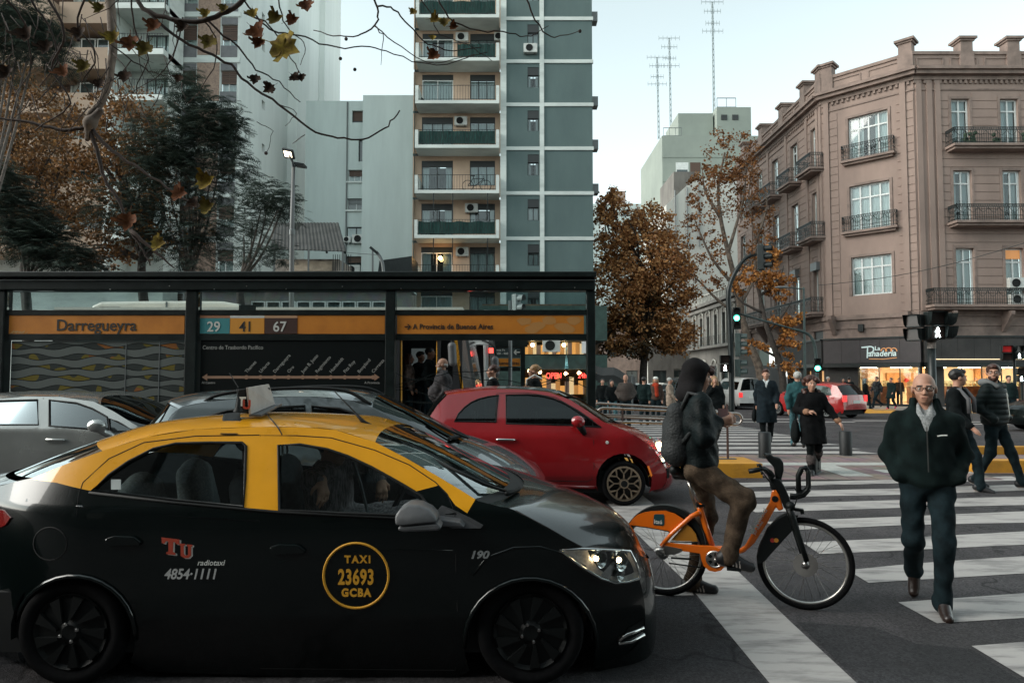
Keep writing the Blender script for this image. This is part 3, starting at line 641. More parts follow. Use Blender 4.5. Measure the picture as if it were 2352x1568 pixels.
for fr in (fL, fC, fR):
 e0, e1 = (-.02, fr.L + .02)
 for nm, a, b, d in (('cornice', HC - .35, HC - .1, .14), ('cornice', HC - .1, HC + .12, .45), ('cornice', HC + .12, HC + .3, .62), ('frieze', HC - .95, HC - .85, .06)):
  x = d * .414 if fr is fC else 0
  MB().fbox(fr, e0 - (x if fr is fC else 0), e1 + (x if fr is fC else 0), a, b - .002, -.3, d).build(nm, STUC2, cb)
 dn = MB(); k = int(fr.L / .3)
 for i in range(k): dn.fbox(fr, i * fr.L / k, i * fr.L / k + .14, HC - .55, HC - .353, -.02, .11)
 do = dn.build('dentil', STUC2, cb, kind='stuff')
 MB().fbox(fr, 0, fr.L, HC + .3, HP - .25, -.35, .05).build('parapet', STUC, cb)
 MB().fbox(fr, -.03, fr.L + .03, HP - .25, HP - .06, -.4, .14).build('parapet_cap', STUC2, cb)
 k = max(2, int(fr.L / 1.9))
 for i in range(k):
  a = i * fr.L / k + .2; b = (i + 1) * fr.L / k - .2
  s = MB(); z0, z1 = HC + .5, HP - .42; s.fbox(fr, a, b, z0, z0 + .07, .0, .1); s.fbox(fr, a, b, z1 - .07, z1, .0, .1); s.fbox(fr, a, a + .07, z0 + .07, z1 - .07, .0, .1); s.fbox(fr, b - .07, b, z0 + .07, z1 - .07, .0, .1)
  po = s.build('parapet_panel', STUC2, cb)
for fr, us in ((fL, (2, 6.2, 10.4, 14.2, 16.6)), (fC, (.35, fC.L - .35)), (fR, (3.2, 6.0, 8.7, 11.4, 14.2))):
 for u in us:
  q = MB(); q.fbox(fr, u - .42, u + .42, HC + .3, HP - .05, -.3, .16); q.fbox(fr, u - .36, u + .36, HP - .05, HP + .55, -.55, .14); q.fbox(fr, u - .44, u + .44, HP + .552, HP + .66, -.65, .22); q.fbox(fr, u - .54, u + .54, HP + .662, HP + .8, -.75, .32)
  q.build('pedestal', STUC2, cb)
bk_ = MB(); zz = HP - .3
bk_.add([(XL + .3, DEEP, zz), (XL + .3, YR + CH, zz), (XL + CH, YR + .3, zz), (XL + 22, YR + .3, zz), (XL + 22, DEEP, zz)], [(0, 1, 2, 3, 4)]); bk_.build('roof', PAVE, cb)
LITW = mat('lit_room', (.75, .55, .33), .8, emit=.45)
for j, h in enumerate(holesL): window(cb, fL, *h, -.22, WFRAME, 2, .80, [1, 0, 1, .6][j % 4], .09)
for j, h in enumerate(holesC): window(cb, fC, *h, -.22, WFRAME, 4, .72, 1 if j != 0 else .7, .09, lit=LITW if j == 2 else None)
for j, h in enumerate(holesR):
 window(cb, fR, *h, -.22, WFRAME, 2, .76, [1, .6, 1][j % 3], .09)
 if j == 5: MB().fbox(fR, h[0] + .1, h[1] - .1, h[3] - .62, h[3] - .1, -.16, -.13).build('amber_pane', mat('amber_glass', (.5, .2, .05), .3, emit=.25), cb)
def balc(fr, a, b, z, dep=.8, slab=.28, orn=True):
 mb = MB(); mb.fbox(fr, a, b, z - slab * .5, z, -.02, dep); mb.fbox(fr, a + .12, b - .12, z - slab, z - slab * .5 - .002, -.02, dep - .15)
 s = mb.build('balcony', STUC2, cb); railing(s, [fr.pt(a + .06, z, .04), fr.pt(a + .06, z, dep - .07), fr.pt(b - .06, z, dep - .07), fr.pt(b - .06, z, .04)], .95, BLACKM, .13, orn); return s
for u in uL:
 for r in rowsv[:2]: balc(fL, u - 1.15, u + 1.15, r[0], .95)
balc(fL, 3.0, fL.L - .1, rowsv[2][0], .95)
for r, w in ((rowsv[0], 1.55), (rowsv[1], 1.6)): balc(fC, cu - w, cu + w, r[0] + .02, .42)
for i, r in enumerate(rowsv):
 a = uR[0][0] - .45 if i < 2 else .3
 s = balc(fR, a, fR.L, r[0], .95)
 if i == 0:
  for k, (u, hh) in enumerate(((2.9, .9), (3.2, .75), (4.6, .6), (6.3, .8), (7.2, .7))):
   pl = MB(); pl.fbox(fR, u - .12, u + .12, r[0], r[0] + .28, .3, .54); [pl.ball(fR.pt(u + random.uniform(-.18, .18), r[0] + .3 + random.random() * hh * .6, .42), .13, 6) for _ in range(6)]; pl.build('potted_plant', MATS['plant_green'], s)
ac_unit(cb, fR, 5.15, rowsv[2][0] + 1.0, .85, .62, .03, .3)
ac_unit(cb, fR, 5.2, rowsv[2][0] + .05, .8, .6, .03, .3); ac_unit(cb, fR, 6.6, rowsv[1][0] + .1, .75, .55, .3, .3)
for h in holesL[2::3][1:4]: MB().fbox(fL, h[0] + .15, h[1] - .1, h[3] - .62, h[3] - .1, -.1, .35).build('air_conditioner', GREYM, cb)
hF0, hF1 = hR(832), hR(775)
gB = gz(40) + .13
for fr in (fL, fC, fR):
 MB().fbox(fr, -.02, fr.L + .02, hM - .28, hM - .002, -.3, .12).build('string_course', STUC2, cb)
 hl = [(fr.L - 1.9, fr.L - .5, hF1 + .15, hM - .7)] if fr is fL else []
 MB().wall(fr, 0, fr.L, hF1 - .1, hM - .28, hl, .2).build('mezzanine_wall', STUC2, cb)
 MB().fbox(fr, 0, fr.L, hM - .85, hM - .7, -.1, .06).build('string_course', STUC2, cb)
for fr, us in ((fL, (3, 6.5, 10, 13.4)), (fC, (.5, fC.L - .5)), (fR, (1.6, 4.9, 8.2, 11.5, 14.8))):
 for u in us: MB().prism([fr.pt(u - .11, hM - .02, .0), fr.pt(u - .11, hM - .02, .85), fr.pt(u - .11, hM - .22, .85), fr.pt(u - .11, hM - 1.2, .1), fr.pt(u - .11, hM - 1.2, 0)], fr.u * .22).build('bracket', STUC2, cb)
MB().fbox(fL, fL.L - 1.9, fL.L - .5, hF1 + .15, hM - .7, -.19, -.1).build('louvre', DFRAME, cb)
MB().fbox(fC, 1.95, 2.25, hF1 + .5, hF1 + .95, .0, .2).build('wall_lantern', BLACKM, cb)
CHAR = mat('charcoal_panel', (.050, .042, .043), .6, var=.12, scale=2); DKSH = mat('dark_shop_wall', (.035, .032, .03), .7, var=.3, scale=1)
for fr, a, b, m in ((fC, -.1, fC.L + .1, CHAR), (fR, .05, fR.L, DKSH), (fL, 9.0, fL.L - .05, DKSH)):
 k = max(1, int((b - a) / .95))
 for i in range(k):
  MB().fbox(fr, a + (b - a) * i / k, a + (b - a) * (i + 1) / k - .012, hF0, hF1, -.1, .35).build('fascia_panel', m, cb)
 MB().fbox(fr, a, b, hF1 + .002, hF1 + .1, -.1, .42).build('fascia_cap', BLACKM, cb)
 MB().fbox(fr, a, b, hF0 - .26, hF0 - .02, -.1, .55).build('awning', BLACKM, cb)
MB().fbox(fR, .6, fR.L, hF0 + .16, hF0 + .2, .352, .37).build('light_strip', emis('strip_light', (1, .75, .45), .55), cb)
oC = (fC.U(1972, 880), fC.L - .02); oR = (fR.U(2169, 880), fR.U(2351, 880))
zt = hF0 - .28
piers = [(fC, -.02, fC.U(1866, 880) if fC.U(1866, 880) > 0 else .0)]
mb = MB().wall(fC, 0, fC.L, -.5, hF0, [(oC[0], oC[1], gB + .0, zt)], .35); mb.build('shop_wall', DKSH, cb)
MB().wall(fR, 0, fR.L, -.5, hF0, [(.02, oR[0] - .9, gB, zt), (oR[0], oR[1], gB + .0, zt)], .35).build('shop_wall', DKSH, cb)
MB().wall(fL, 0, fL.L, -.6, hF0, [(fL.L - 1.5, fL.L - .5, gB + .2, zt - .2), (fL.L - 3.3, fL.L - 2.4, gB + .2, zt - .2), (9, 12, gB, zt)], .35).build('shop_wall', DKSH, cb)
CREAM = mat('cream_wall', (.76, .62, .42), .8, var=.06, scale=1.2); CREAM2 = mat('salmon_wall', (.46, .30, .20), .8)
LAMP = emis('ceiling_lamp', (1., .80, .52), 19.)
room = MB(); xi, yi = XL + .4, YR + .4; xb_, yb_ = XL + 19, YR + 6.5
room.quad((xi, yb_, gB), (xb_, yb_, gB), (xb_, yb_, zt + .1), (xi, yb_, zt + .1)); room.quad((xi, YR + CH, gB), (xi, yb_, gB), (xi, yb_, zt + .1), (xi, YR + CH, zt + .1)); room.quad((xb_, yb_, gB), (xb_, YR + .4, gB), (xb_, YR + .4, zt), (xb_, yb_, zt))
room.build('room_wall', CREAM, cb)
MB().add([(xi, YR + CH, zt + .12), (XL + CH, yi, zt + .12), (xb_, yi, zt + .12), (xb_, yb_, zt + .12), (xi, yb_, zt + .12)], [(0, 1, 2, 3, 4)]).build('room_ceiling', CREAM, cb)
MB().add([(xi, YR + CH, gB + .02), (XL + CH, yi, gB + .02), (xb_, yi, gB + .02), (xb_, yb_, gB + .02), (xi, yb_, gB + .02)], [(0, 1, 2, 3, 4)]).build('room_floor', CREAM2, cb)
for x in np.arange(XL + 2.2, XL + 18, 2.2): MB().box(x, x + .9, YR + 3.6, YR + 4.4, zt + .0, zt + .1).build('ceiling_lamp', LAMP, cb)
MB().box(XL + 3.6, XL + 4.5, yb_ - .8, yb_ - .02, gB + .03, zt).build('room_pier', CREAM2, cb)
for u, w, h0, h1, m in ((2.2, 1.4, .0, 1.15, CREAM2), (5.0, 1.3, 0, 1.1, CREAM2), (7.2, 2.2, 0, 1.15, DKSH), (10.5, 3, 0, 1.15, DKSH)):
 c = MB().box(XL + u, XL + u + w, YR + 3.1, YR + 3.7, gB + .03, gB + h1); co = c.build('counter', mat('counter_wood', (.20, .09, .045), .5, var=.3, scale=4), cb)
 g = MB().box(XL + u, XL + u + w, YR + 3.15, YR + 3.6, gB + h1 + .003, gB + h1 + .35); g.build('glass_case', GLASST, co)
 for k in range(int(w / .25)): MB().ball((XL + u + .15 + k * .25, YR + 3.35, gB + h1 + .1), (.09, .09, .06), 6).build('bread_loaf', mat('bread', (.45, .22, .07), .7), co)
MB().box(XL + 5.2, XL + 7.4, yb_ - .2, yb_ - .02, gB + 1.1, gB + 2.0).build('shelf_board', mat('shelf_wood', (.42, .22, .08), .6, var=.25, scale=3), cb)
MB().ball((XL + 6.4, yb_ - .4, gB + 1.5), .16, 8).build('red_ornament', mat('red_ball', (.5, .03, .02), .5), cb)
MB().box(XL + 11.2, XL + 12.2, yb_ - .2, yb_ - .02, gB + 1.3, gB + 2.3).build('shelf_board', MATS['shelf_wood'], cb)
for body, z_, sz in (('NUEVO', 2.45, .42), ('ESTÁ LLEGANDO', 2.1, .26), ('a disfrutar lo artesanal', 1.82, .13)):
 text(body, 'wall_lettering', BLACKM, cb, (XL + 2.0, yb_ - .03, gB + z_ - .55), (1, 0, 0), (0, 0, 1), sz, .005, align='LEFT')
for fr, a, b, n in ((fC, oC[0], oC[1], 3), (fR, oR[0], oR[1], 4)):
 s = MB()
 for i in range(n + 1): u = a + (b - a) * i / n; s.fbox(fr, u - .025, u + .025, gB, zt, -.2, -.14)
 s.fbox(fr, a, b, gB, gB + .12, -.2, -.13); so = s.build('shop_window', BLACKM, cb)
 for i in range(n):
  if i == 1: continue
  MB().quad(fr.pt(a + (b - a) * i / n, gB, -.17), fr.pt(a + (b - a) * (i + 1) / n, gB, -.17), fr.pt(a + (b - a) * (i + 1) / n, zt, -.17), fr.pt(a + (b - a) * i / n, zt, -.17)).build('pane', GLASST, so)
for u0, u1 in ((fL.L - 1.5, fL.L - .5), (fL.L - 3.3, fL.L - 2.4)):
 MB().quad(fL.pt(u0, gB, -.33), fL.pt(u1, gB, -.33), fL.pt(u1, zt, -.33), fL.pt(u0, zt, -.33)).build('lit_window', mat('lit_wall', (.8, .45, .2), .8, emit=.35), cb)
MB().quad(fL.pt(9, gB, -.6), fL.pt(12, gB, -.6), fL.pt(12, zt, -.6), fL.pt(9, zt, -.6)).build('shop_window', GLASSD, cb)
SGN = mat('sign_letters', (.62, .74, .72), .5, emit=.12); SGO = mat('sign_orange', (.75, .33, .12), .5, emit=.15)
so_ = lambda x, y: fC.pt(*fC.uv(x, y, .36), .36)
o = so_(2000, 822); ux = fC.u; uz = V((0, 0, 1))
text('anadería', 'sign_lettering', SGN, cb, so_(1994, 818), ux, uz, .50, .01, offset=.008, shear=.15, align='LEFT', xs=.92)
text('La', 'sign_lettering', SGN, cb, so_(2009, 804), ux, uz, .34, .01, offset=.006, align='LEFT')
pm = MB(); pts = [so_(x, y) for x, y in ((1979, 798), (1990, 797), (2000, 796), (2006, 799), (2006, 806), (2000, 810), (1993, 811))]
pm.tube(ease(pts, 4), .045, 5); pm.tube([so_(1993, 798), so_(1992, 822)], .04, 5); pm.build('sign_initial', SGN, cb)
for cx, r in ((2030, 6.5), (2041, 7.5), (2053, 7)):
 a0 = MB(); a0.tube([so_(cx + r * math.cos(t), 806 - r * math.sin(t)) for t in np.linspace(-.1, 3.2, 12)], .028, 5); a0.build('sign_loaf', SGO, cb)
MB().tube([so_(1996, 824), so_(2030, 824.5), so_(2060, 821)], .022, 5).build('sign_underline', SGO, cb)
# ---- cable across the corner
wr = MB(); a = P(2352 + 120, 520, 30); b = P(1880, 655, 44); wr.tube([a + (b - a) * t - V((0, 0, .5 * math.sin(math.pi * t))) for t in np.linspace(0, 1, 14)], .02, 4)
solo(wr, 'overhead_cable', BLACKM, 'thin black cable hanging across the front of the brown corner building', 'cable', tuple((a + b) / 2))
# ---- ornate old house further along the side street
oh = thing('old_ornate_house', 'low dark old house with arched windows and a balustrade, beyond the brown corner building', 'house', (XL + .2, 68, gz(60)))
OLD = mat('old_grey_plaster', (.20, .185, .165), .85, col2=(.11, .10, .09), scale=.8, mix=(.3, .65), stretch=(1, 1, .4))
fo = Fr((XL + .1, 78), (XL + .1, 61)); ztop = fo.H(1650, 690)
hl = [(2 + k * 2.6, 3.1 + k * 2.6, ztop - 4.3, ztop - 1.3) for k in range(6)] + [(1.5 + k * 3.5, 3.6 + k * 3.5, -.3, 2.6) for k in range(4)]
MB().wall(fo, 0, fo.L, -.6, ztop, hl, .35).build('wall', OLD, oh)
MB().add([fo.pt(0, -1, 0), fo.pt(0, -1, -8), fo.pt(0, ztop, -8), fo.pt(0, ztop, 0)], [(0, 1, 2, 3)]).build('end_wall', OLD, oh)
for h in hl: 
 window(oh, fo, *h, -.25, DFRAME, 2, None, 0, .08)
 s = MB().fbox(fo, h[0] - .18, h[0] - .002, h[2], h[3] + .2, -.02, .1).fbox(fo, h[1] + .002, h[1] + .18, h[2], h[3] + .2, -.02, .1); s.tube([fo.pt((h[0] + h[1]) / 2 - .72 * math.cos(t), h[3] + .2 + .4 * math.sin(t), .06) for t in np.linspace(0, math.pi, 8)], .1, 5); s.build('window_surround', mat('pale_old_plaster', (.40, .39, .35), .8, var=.2, scale=2), oh)
for z_, d in ((ztop - .5, .35), (ztop, .5)): MB().fbox(fo, 0, fo.L, z_ - .2, z_ + .1, -.2, d).build('cornice', OLD, oh)
bs = MB(); [bs.fbox(fo, k * .5, k * .5 + .22, ztop + .1, ztop + .9, -.1, .12) for k in range(int(fo.L / .5))]; bs.fbox(fo, 0, fo.L, ztop + .9, ztop + 1.05, -.15, .2); bs.build('balustrade', MATS['pale_old_plaster'], oh)
railing(oh, [fo.pt(.2, ztop - 4.4, .02), fo.pt(.2, ztop - 4.4, .8), fo.pt(fo.L - .2, ztop - 4.4, .8)], .9, BLACKM, .3); MB().fbox(fo, 0, fo.L, ztop - 4.65, ztop - 4.4, 0, .85).build('balcony', OLD, oh)
# ---- white party wall block behind
pw = thing('blank_white_block', 'white building with a blank party wall behind the thin plane tree', 'building', (P(1620, 600, 80).x, 80, gz(60)))
WPW = mat('party_wall', (.58, .58, .53), .85, col2=(.46, .44, .40), scale=.25, mix=(.3, .7), stretch=(1, 1, .3))
a, b = P(1532, 600, 80).x, P(1740, 600, 80).x; z1, z2 = P(1600, 470, 80).z, P(1600, 428, 80).z
MB().prism([(a, 80, -1), (b, 80, -1), (b, 80, z2 + 2), (P(1590, 600, 80).x, 80, z2 + .6), (a, 80, z1)], (0, 14, 0)).build('wall', WPW, pw)
cp = MB(); cp.box(P(1545, 1, 80).x, P(1600, 1, 80).x, 80.5, 88, z1 + .2, z2 + 1.9); cp.build('roof_hut', OLD, pw)
for i in range(3): MB().tube([(a + 1 + i * 1.4, 79.9, z1 - 5), (a + 1 + i * 1.4, 79.9, z2 - .5 + i * .4)], .09, 5).build('flue_pipe', GREYM, pw)
# ---- grey green concrete tower far behind, with antenna masts
Yg = 95.0; fg = Fr((-50, Yg), (100, Yg)); ug = lambda x, y=450: fg.U(x, y) - 50; hg = lambda y, x=1600: fg.H(x, y)
gt = thing('concrete_tower', 'grey green concrete apartment tower with a stepped roof far down the side street', 'apartment building', (P(1620, 600, Yg).x, Yg, gz(60)))
GCON = mat('green_concrete', (.29, .325, .285), .85, col2=(.23, .26, .23), scale=.25, mix=(.3, .7))
x0, x1 = ug(1522), ug(1760); zt_ = hg(312)
mb = MB().box(x0, x1, Yg, Yg + 16, -1, zt_); mb.build('wall', GCON, gt)
xl = P(1478, 400, 112).x
fgl = Fr((P(1480, 400, 110).x, 110), (x0, Yg))
sd_ = MB().quad(fgl.pt(0, -1), fgl.pt(fgl.L, -1), fgl.pt(fgl.L, zt_), fgl.pt(0, zt_)); sd_.build('side_wall', GCON, gt)
MB().box(ug(1568), ug(1650), Yg + 2, Yg + 10, zt_, hg(248)).build('penthouse', GCON, gt); MB().box(ug(1654), ug(1734), Yg + 1, Yg + 10, zt_, hg(240)).build('penthouse', GCON, gt)
for x, y in ((1664, 258), (1690, 258)): MB().fbox(fg, 50 + ug(x), 50 + ug(x + 14), hg(y + 12), hg(y), -1.01, -.92).build('window', DFRAME, gt)
for k in range(7):
 z_ = hg(360 + k * 55)
 MB().fbox(fg, 50 + x0, 50 + x1, z_ - .12, z_ + .12, -.1, .08).build('floor_band', GCON, gt)
 if k < 5:
  w_ = MB().fbox(fg, 50 + ug(1553), 50 + ug(1582), hg(398 + k * 55), hg(375 + k * 55) + .1, -.1, .03).build('window', WFRAME, gt)
  MB().fbox(fg, 50 + ug(1555), 50 + ug(1580), hg(398 + k * 55) + .1, hg(390 + k * 55), .032, .04).build('pane', GLASSD, w_)
  MB().fbox(fg, 50 + ug(1586), 50 + ug(1610), hg(398 + k * 55), hg(375 + k * 55) + .1, -.1, .03).build('shutter', ROLLER, gt)
 for j in range(3): 
  w_ = MB().fbox(fgl, 3 + j * 4, 4.6 + j * 4, z_ - 2.2, z_ - .8, -.1, .04).build('window', WFRAME if j % 2 else DFRAME, gt)
for x, y in ((1558, 408), (1650, 330), (1760, 333)): ac_unit(gt, fg, 50 + ug(x), hg(y), .9, .7)
railing(gt, [(ug(1526), Yg + .2, zt_), (ug(1568), Yg + .2, zt_)], 1.2, GREYM, .8, th=.05); railing(gt, [(ug(1656), Yg + 1.2, hg(240)), (ug(1700), Yg + 1.2, hg(240))], 1.4, GREYM, .9, th=.06)
MASTM = mat('mast_metal', (.32, .36, .36), .5, metal=.4)
for lab, x, y0, y1, Ym in (('tallest lattice antenna mast with many arms, nearest the brown corner building', 1640, 240, 5, 98), ('middle lattice antenna mast rising over the concrete tower roof', 1541, 300, 88, 104), ('shortest thin antenna mast over the edge of the concrete tower', 1513, 300, 132, 108)):
 b, t = P(x, y0 + 20, Ym), P(x - 4, y1, Ym); at = thing('antenna_mast', lab, 'antenna', tuple(b), 'antenna masts on the far roofs')
 r = .17; c3 = [V((r * math.cos(k * 2.094), r * math.sin(k * 2.094), 0)) for k in range(3)]; m = MB(); n = int((t - b).length / .8)
 for k in range(3): m.bar(b + c3[k], t + c3[k] * .5, .07)
 m.build('lattice_leg', MASTM, at)
 m = MB()
 for i in range(n):
  p, q = b + (t - b) * i / n, b + (t - b) * (i + 1) / n
  for k in range(3): m.bar(p + c3[k], q + c3[(k + 1) % 3], .04)
 m.build('lattice_brace', MASTM, at, kind='stuff')
 m = MB()
 for z_, w in ((0, 1.6), (-1.4, 1.2), (-3.2, 1.0), (-4.4, 1.5)):
  m.bar(t + V((-w, 0, z_)), t + V((w, 0, z_)), .06)
  for k in (-1, -.6, -.2, .2, .6, 1): m.bar(t + V((w * k, 0, z_ - .35)), t + V((w * k, 0, z_ + .35)), .05)
 m.build('antenna_array', MASTM, at, kind='stuff')
# ---- distant low block between the tower and the concrete tower
db = thing('distant_block', 'small hazy pale block of flats over the orange tree', 'building', (P(1425, 600, 140).x, 140, gz(60)))
a, b = P(1300, 1, 140).x, P(1500, 1, 140).x; z_ = P(1425, 468, 140).z
MB().box(a, b, 140, 155, -1, z_).build('wall', PALEG, db); MB().box(P(1405, 1, 140).x, P(1435, 1, 140).x, 141, 150, z_, P(1425, 436, 140).z).build('roof_hut', STUC, db)
fd = Fr((0, 140), (60, 140))
for i in range(3):
 for k in range(7): MB().fbox(fd, a + 2 + k * 2.4, a + 3.2 + k * 2.4, z_ - 2.6 - i * 3, z_ - 1.2 - i * 3, -.1, .05).build('window', GLASSD if (i + k) % 3 else WFRAME, db)
se = thing('side_street_house', 'shadowy stucco house front at the far end of the side street', 'house', (P(1440, 800, 95).x, 95, gz(60)))
a, b = P(1290, 1, 95).x, P(1560, 1, 95).x
fe = Fr((0, 95), (60, 95)); hl = [(a + 1 + k * 2.6, a + 2.4 + k * 2.6, 4.2, 6.4) for k in range(6)] + [(a + 1 + k * 2.6, a + 2.6 + k * 2.6, -.5, 2.3) for k in range(6)]
MB().wall(fe, a, b, -1, 9, hl, .3).build('wall', STUC2, se)
for h in hl: window(se, fe, *h, -.2, DFRAME, 2, None, 0, .1)
nb = thing('shadowed_shop_row', 'row of shaded ground floor shops under the orange tree beside the old house', 'shop', (P(1560, 850, 79).x, 79, gz(60)))
fn = Fr((P(1480, 1, 79.5).x, 79.5), (XL + .1, 79.5)); MB().wall(fn, 0, fn.L, -1, 5.2, [(.6, 2.2, -.5, 2.2), (3, 4.4, -.5, 2.4)], .4).build('wall', OLD, nb)
for a, b in ((.6, 2.2), (3, 4.4)): window(nb, fn, a, b, -.5, 2.2, -.3, DFRAME, 2, None, 0, .1)
# ---- the street's own side, behind the camera: what the cars and panes mirror
bh = thing('opposite_building', 'dark stucco building lining the near side of the road, opposite the bus shelter', 'building', (0, -14, 0))
DST = mat('dark_stucco', (.045, .042, .040), .85, var=.3, scale=.4)
fbk = Fr((45, -14), (-60, -14)); hl = [(3 + k * 4.2, 4.6 + k * 4.2, 1.0 + j * 3.6, 3.0 + j * 3.6) for k in range(24) for j in range(5)]
MB().wall(fbk, 0, fbk.L, 0, 20.5, hl, .3).build('wall', DST, bh)
for h in hl: MB().fbox(fbk, h[0], h[1], h[2], h[3], -.35, -.3).build('window', GLASSD, bh)
MB().quad((45, -14, 20.5), (-60, -14, 20.5), (-60, -26, 20.5), (45, -26, 20.5)).build('roof', DST, bh)
# ---- cars
def pip(x, y, poly):
 c = False; n = len(poly); j = n - 1
 for i in range(n):
  xi, yi = poly[i]; xj, yj = poly[j]
  if (yi > y) != (yj > y) and x < (xj - xi) * (y - yi) / (yj - yi) + xi: c = not c
  j = i
 return c
def paint(name, col, rough=.25, metal=0., flake=0., coat=1.):
 return mat(name, col, rough, metal, var=.06, scale=2.2, coat=coat, spec=.3)
GLASSC = thin_glass('car_glass', (.84, .90, .90), .85)
GLASSTINT = thin_glass('tinted_car_glass', (.13, .16, .16), .5)
GLASSL = thin_glass('lens_glass', (.9, .95, .95), 1.)
CHROME = mat('chrome', (.62, .62, .60), .12, metal=1.)
PLAS = mat('black_plastic', (.007, .008, .008), .6, spec=.2)
PLASG = mat('grey_plastic', (.07, .072, .075), .5, var=.1, scale=20)
SEATM = mat('seat_fabric', (.03, .034, .036), .9, var=.3, scale=30, bump=.3, bscale=200)
SEATG = mat('seat_fabric_grey', (.10, .12, .12), .9, var=.3, scale=60)
LAMPH = emis('headlamp_bulb', (1., .72, .40), 12.)
class Car:
 def __init__(s, root, Y0, hw, zb, k=.42, taper=(.3, .12, .5, .14), xr=(-2, 2), px=True, zmid=.6, bulge=.05):
  s.root, s.Y0, s.hw, s.Yc, s.zb, s.k, s.tp, s.xr, s.px, s.zm, s.bu = root, Y0, hw, Y0 + hw, zb, k, taper, xr, px, zmid, bulge
 def f(s, X, Z):
  y = s.Y0
  if Z > s.zb: y += s.k * (Z - s.zb) - .02 * (1 - math.exp(-(Z - s.zb) / .03)) * 0
  q = (Z - s.zm) / .45; y += s.bu * (q * q if Z < s.zb else ((s.zb - s.zm) / .45) ** 2)
  if Z < .38: y += .28 * (.38 - Z)
  a, b, c, d = s.tp
  if X > s.xr[1] - c: y += d * ((X - s.xr[1] + c) / c) ** 2
  if X < s.xr[0] + a: y += b * ((s.xr[0] + a - X) / a) ** 2
  return y
 def S(s, p):
  if not s.px: return (p[0], p[1])
  Y = s.Y0
  for _ in range(5): q = P(p[0], p[1], Y); Y = s.f(q.x, q.z)
  return (q.x, q.z)
 def p3(s, p, off=0.):
  X, Z = s.S(p); return V((X, s.f(X, Z) - off, Z))
 def C(s, p): return P(p[0], p[1], s.Yc) if s.px else V((p[0], s.Yc, p[1]))
 def nrm(s, X, Z):
  e = .004; return V(((s.f(X + e, Z) - s.f(X - e, Z)) / (2 * e), -1, (s.f(X, Z + e) - s.f(X, Z - e)) / (2 * e))).normalized()
 def mirror(s, p): return V((p.x, 2 * s.Yc - p.y, p.z))
 def side(s, outline, holes, regions, paints, lines=(), step=.07, default='body'):
  """outline / holes in side points; regions {part: polygon}; paints(X,Z) -> material slot."""
  O = [s.S(p) for p in outline]; H = [[s.S(p) for p in h] for h in holes]; R = {k: [s.S(p) for p in v] for k, v in regions.items()}
  vs = []; es = []
  def loop(pts, closed=True):
   d = []
   n = len(pts)
   for i in range(n if closed else n - 1):
    a, b = pts[i], pts[(i + 1) % n]; L = math.dist(a, b); m = max(1, int(L / step))
    for j in range(m): d.append((a[0] + (b[0] - a[0]) * j / m, a[1] + (b[1] - a[1]) * j / m))
   if not closed: d.append(pts[-1])
   b0 = len(vs); vs.extend(V(q) for q in d)
   for i in range(len(d) if closed else len(d) - 1): es.append((b0 + i, b0 + (i + 1) % len(d)))
  loop(O)
  for h in H: loop(h)
  for r in R.values(): loop(r)
  for l in lines: loop([s.S(p) for p in l], False)
  xs = [p[0] for p in O]; zs_ = [p[1] for p in O]
  for X in np.arange(min(xs), max(xs), step):
   for Z in np.arange(min(zs_), max(zs_), step * .8):
    if pip(X, Z, O) and not any(pip(X, Z, h) for h in H): vs.append(V((X + random.uniform(-.004, .004), Z)))
  v2, _, f2_, *_ = delaunay_2d_cdt(vs, es, [], 0, 1e-5)
  groups = {}
  for t in f2_:
   cx = sum(v2[i].x for i in t) / 3; cz = sum(v2[i].y for i in t) / 3
   if not pip(cx, cz, O) or any(pip(cx, cz, h) for h in H): continue
   reg = next((k for k, r in R.items() if pip(cx, cz, r)), default)
   groups.setdefault(reg, []).append((t, paints[1](cx, cz)))
  out = {}
  for reg, ts in groups.items():
   for mir in (0, 1):
    mb = MB(); ids = {}; mb.nrm = []
    for t, m in ts:
     f = []
     for i in t:
      if i not in ids:
       X, Z = v2[i]; ids[i] = len(mb.v); p = V((X, s.f(X, Z), Z)); n = s.nrm(X, Z)
       mb.v.append(s.mirror(p) if mir else p); mb.nrm.append(V((n.x, -n.y, n.z)) if mir else n)
      f.append(ids[i])
     a, b, c = [v2[i] for i in t]
     ccw = (b.x - a.x) * (c.y - a.y) - (b.y - a.y) * (c.x - a.x) > 0
     if ccw == bool(mir): f = f[::-1]
     mb.f.append(f); mb.m.append(m)
    out[reg if not mir else reg + '*'] = mb.build(reg, paints[0], s.root, True)
  return out
 def skin(s, name, pairs, m, p=2.4, N=12, px_=2., sub=5, parent=None, mb=None):
  E = [s.p3(a) for a, b in pairs]; C = [s.C(b) for a, b in pairs]
  E = ease(E, sub); C = ease(C, sub); mb = mb or MB(); b0 = len(mb.v); W_ = 2 * N + 1
  for e, c in zip(E, C):
   row = []
   for i in range(N + 1):
    t = i / N; row.append(V((e.x + (c.x - e.x) * (1 - (1 - t) ** px_), e.y + (s.Yc - e.y) * t, e.z + (c.z - e.z) * (1 - (1 - t) ** p))))
   mb.v.extend(row); mb.v.extend(s.mirror(q) for q in row[-2::-1])
  for i in range(len(E) - 1):
   for j in range(W_ - 1):
    a = b0 + i * W_ + j; mb.f.append([a, a + 1, a + W_ + 1, a + W_][::-1]); mb.m.append(0)
  return mb.build(name, m, parent or s.root, True)
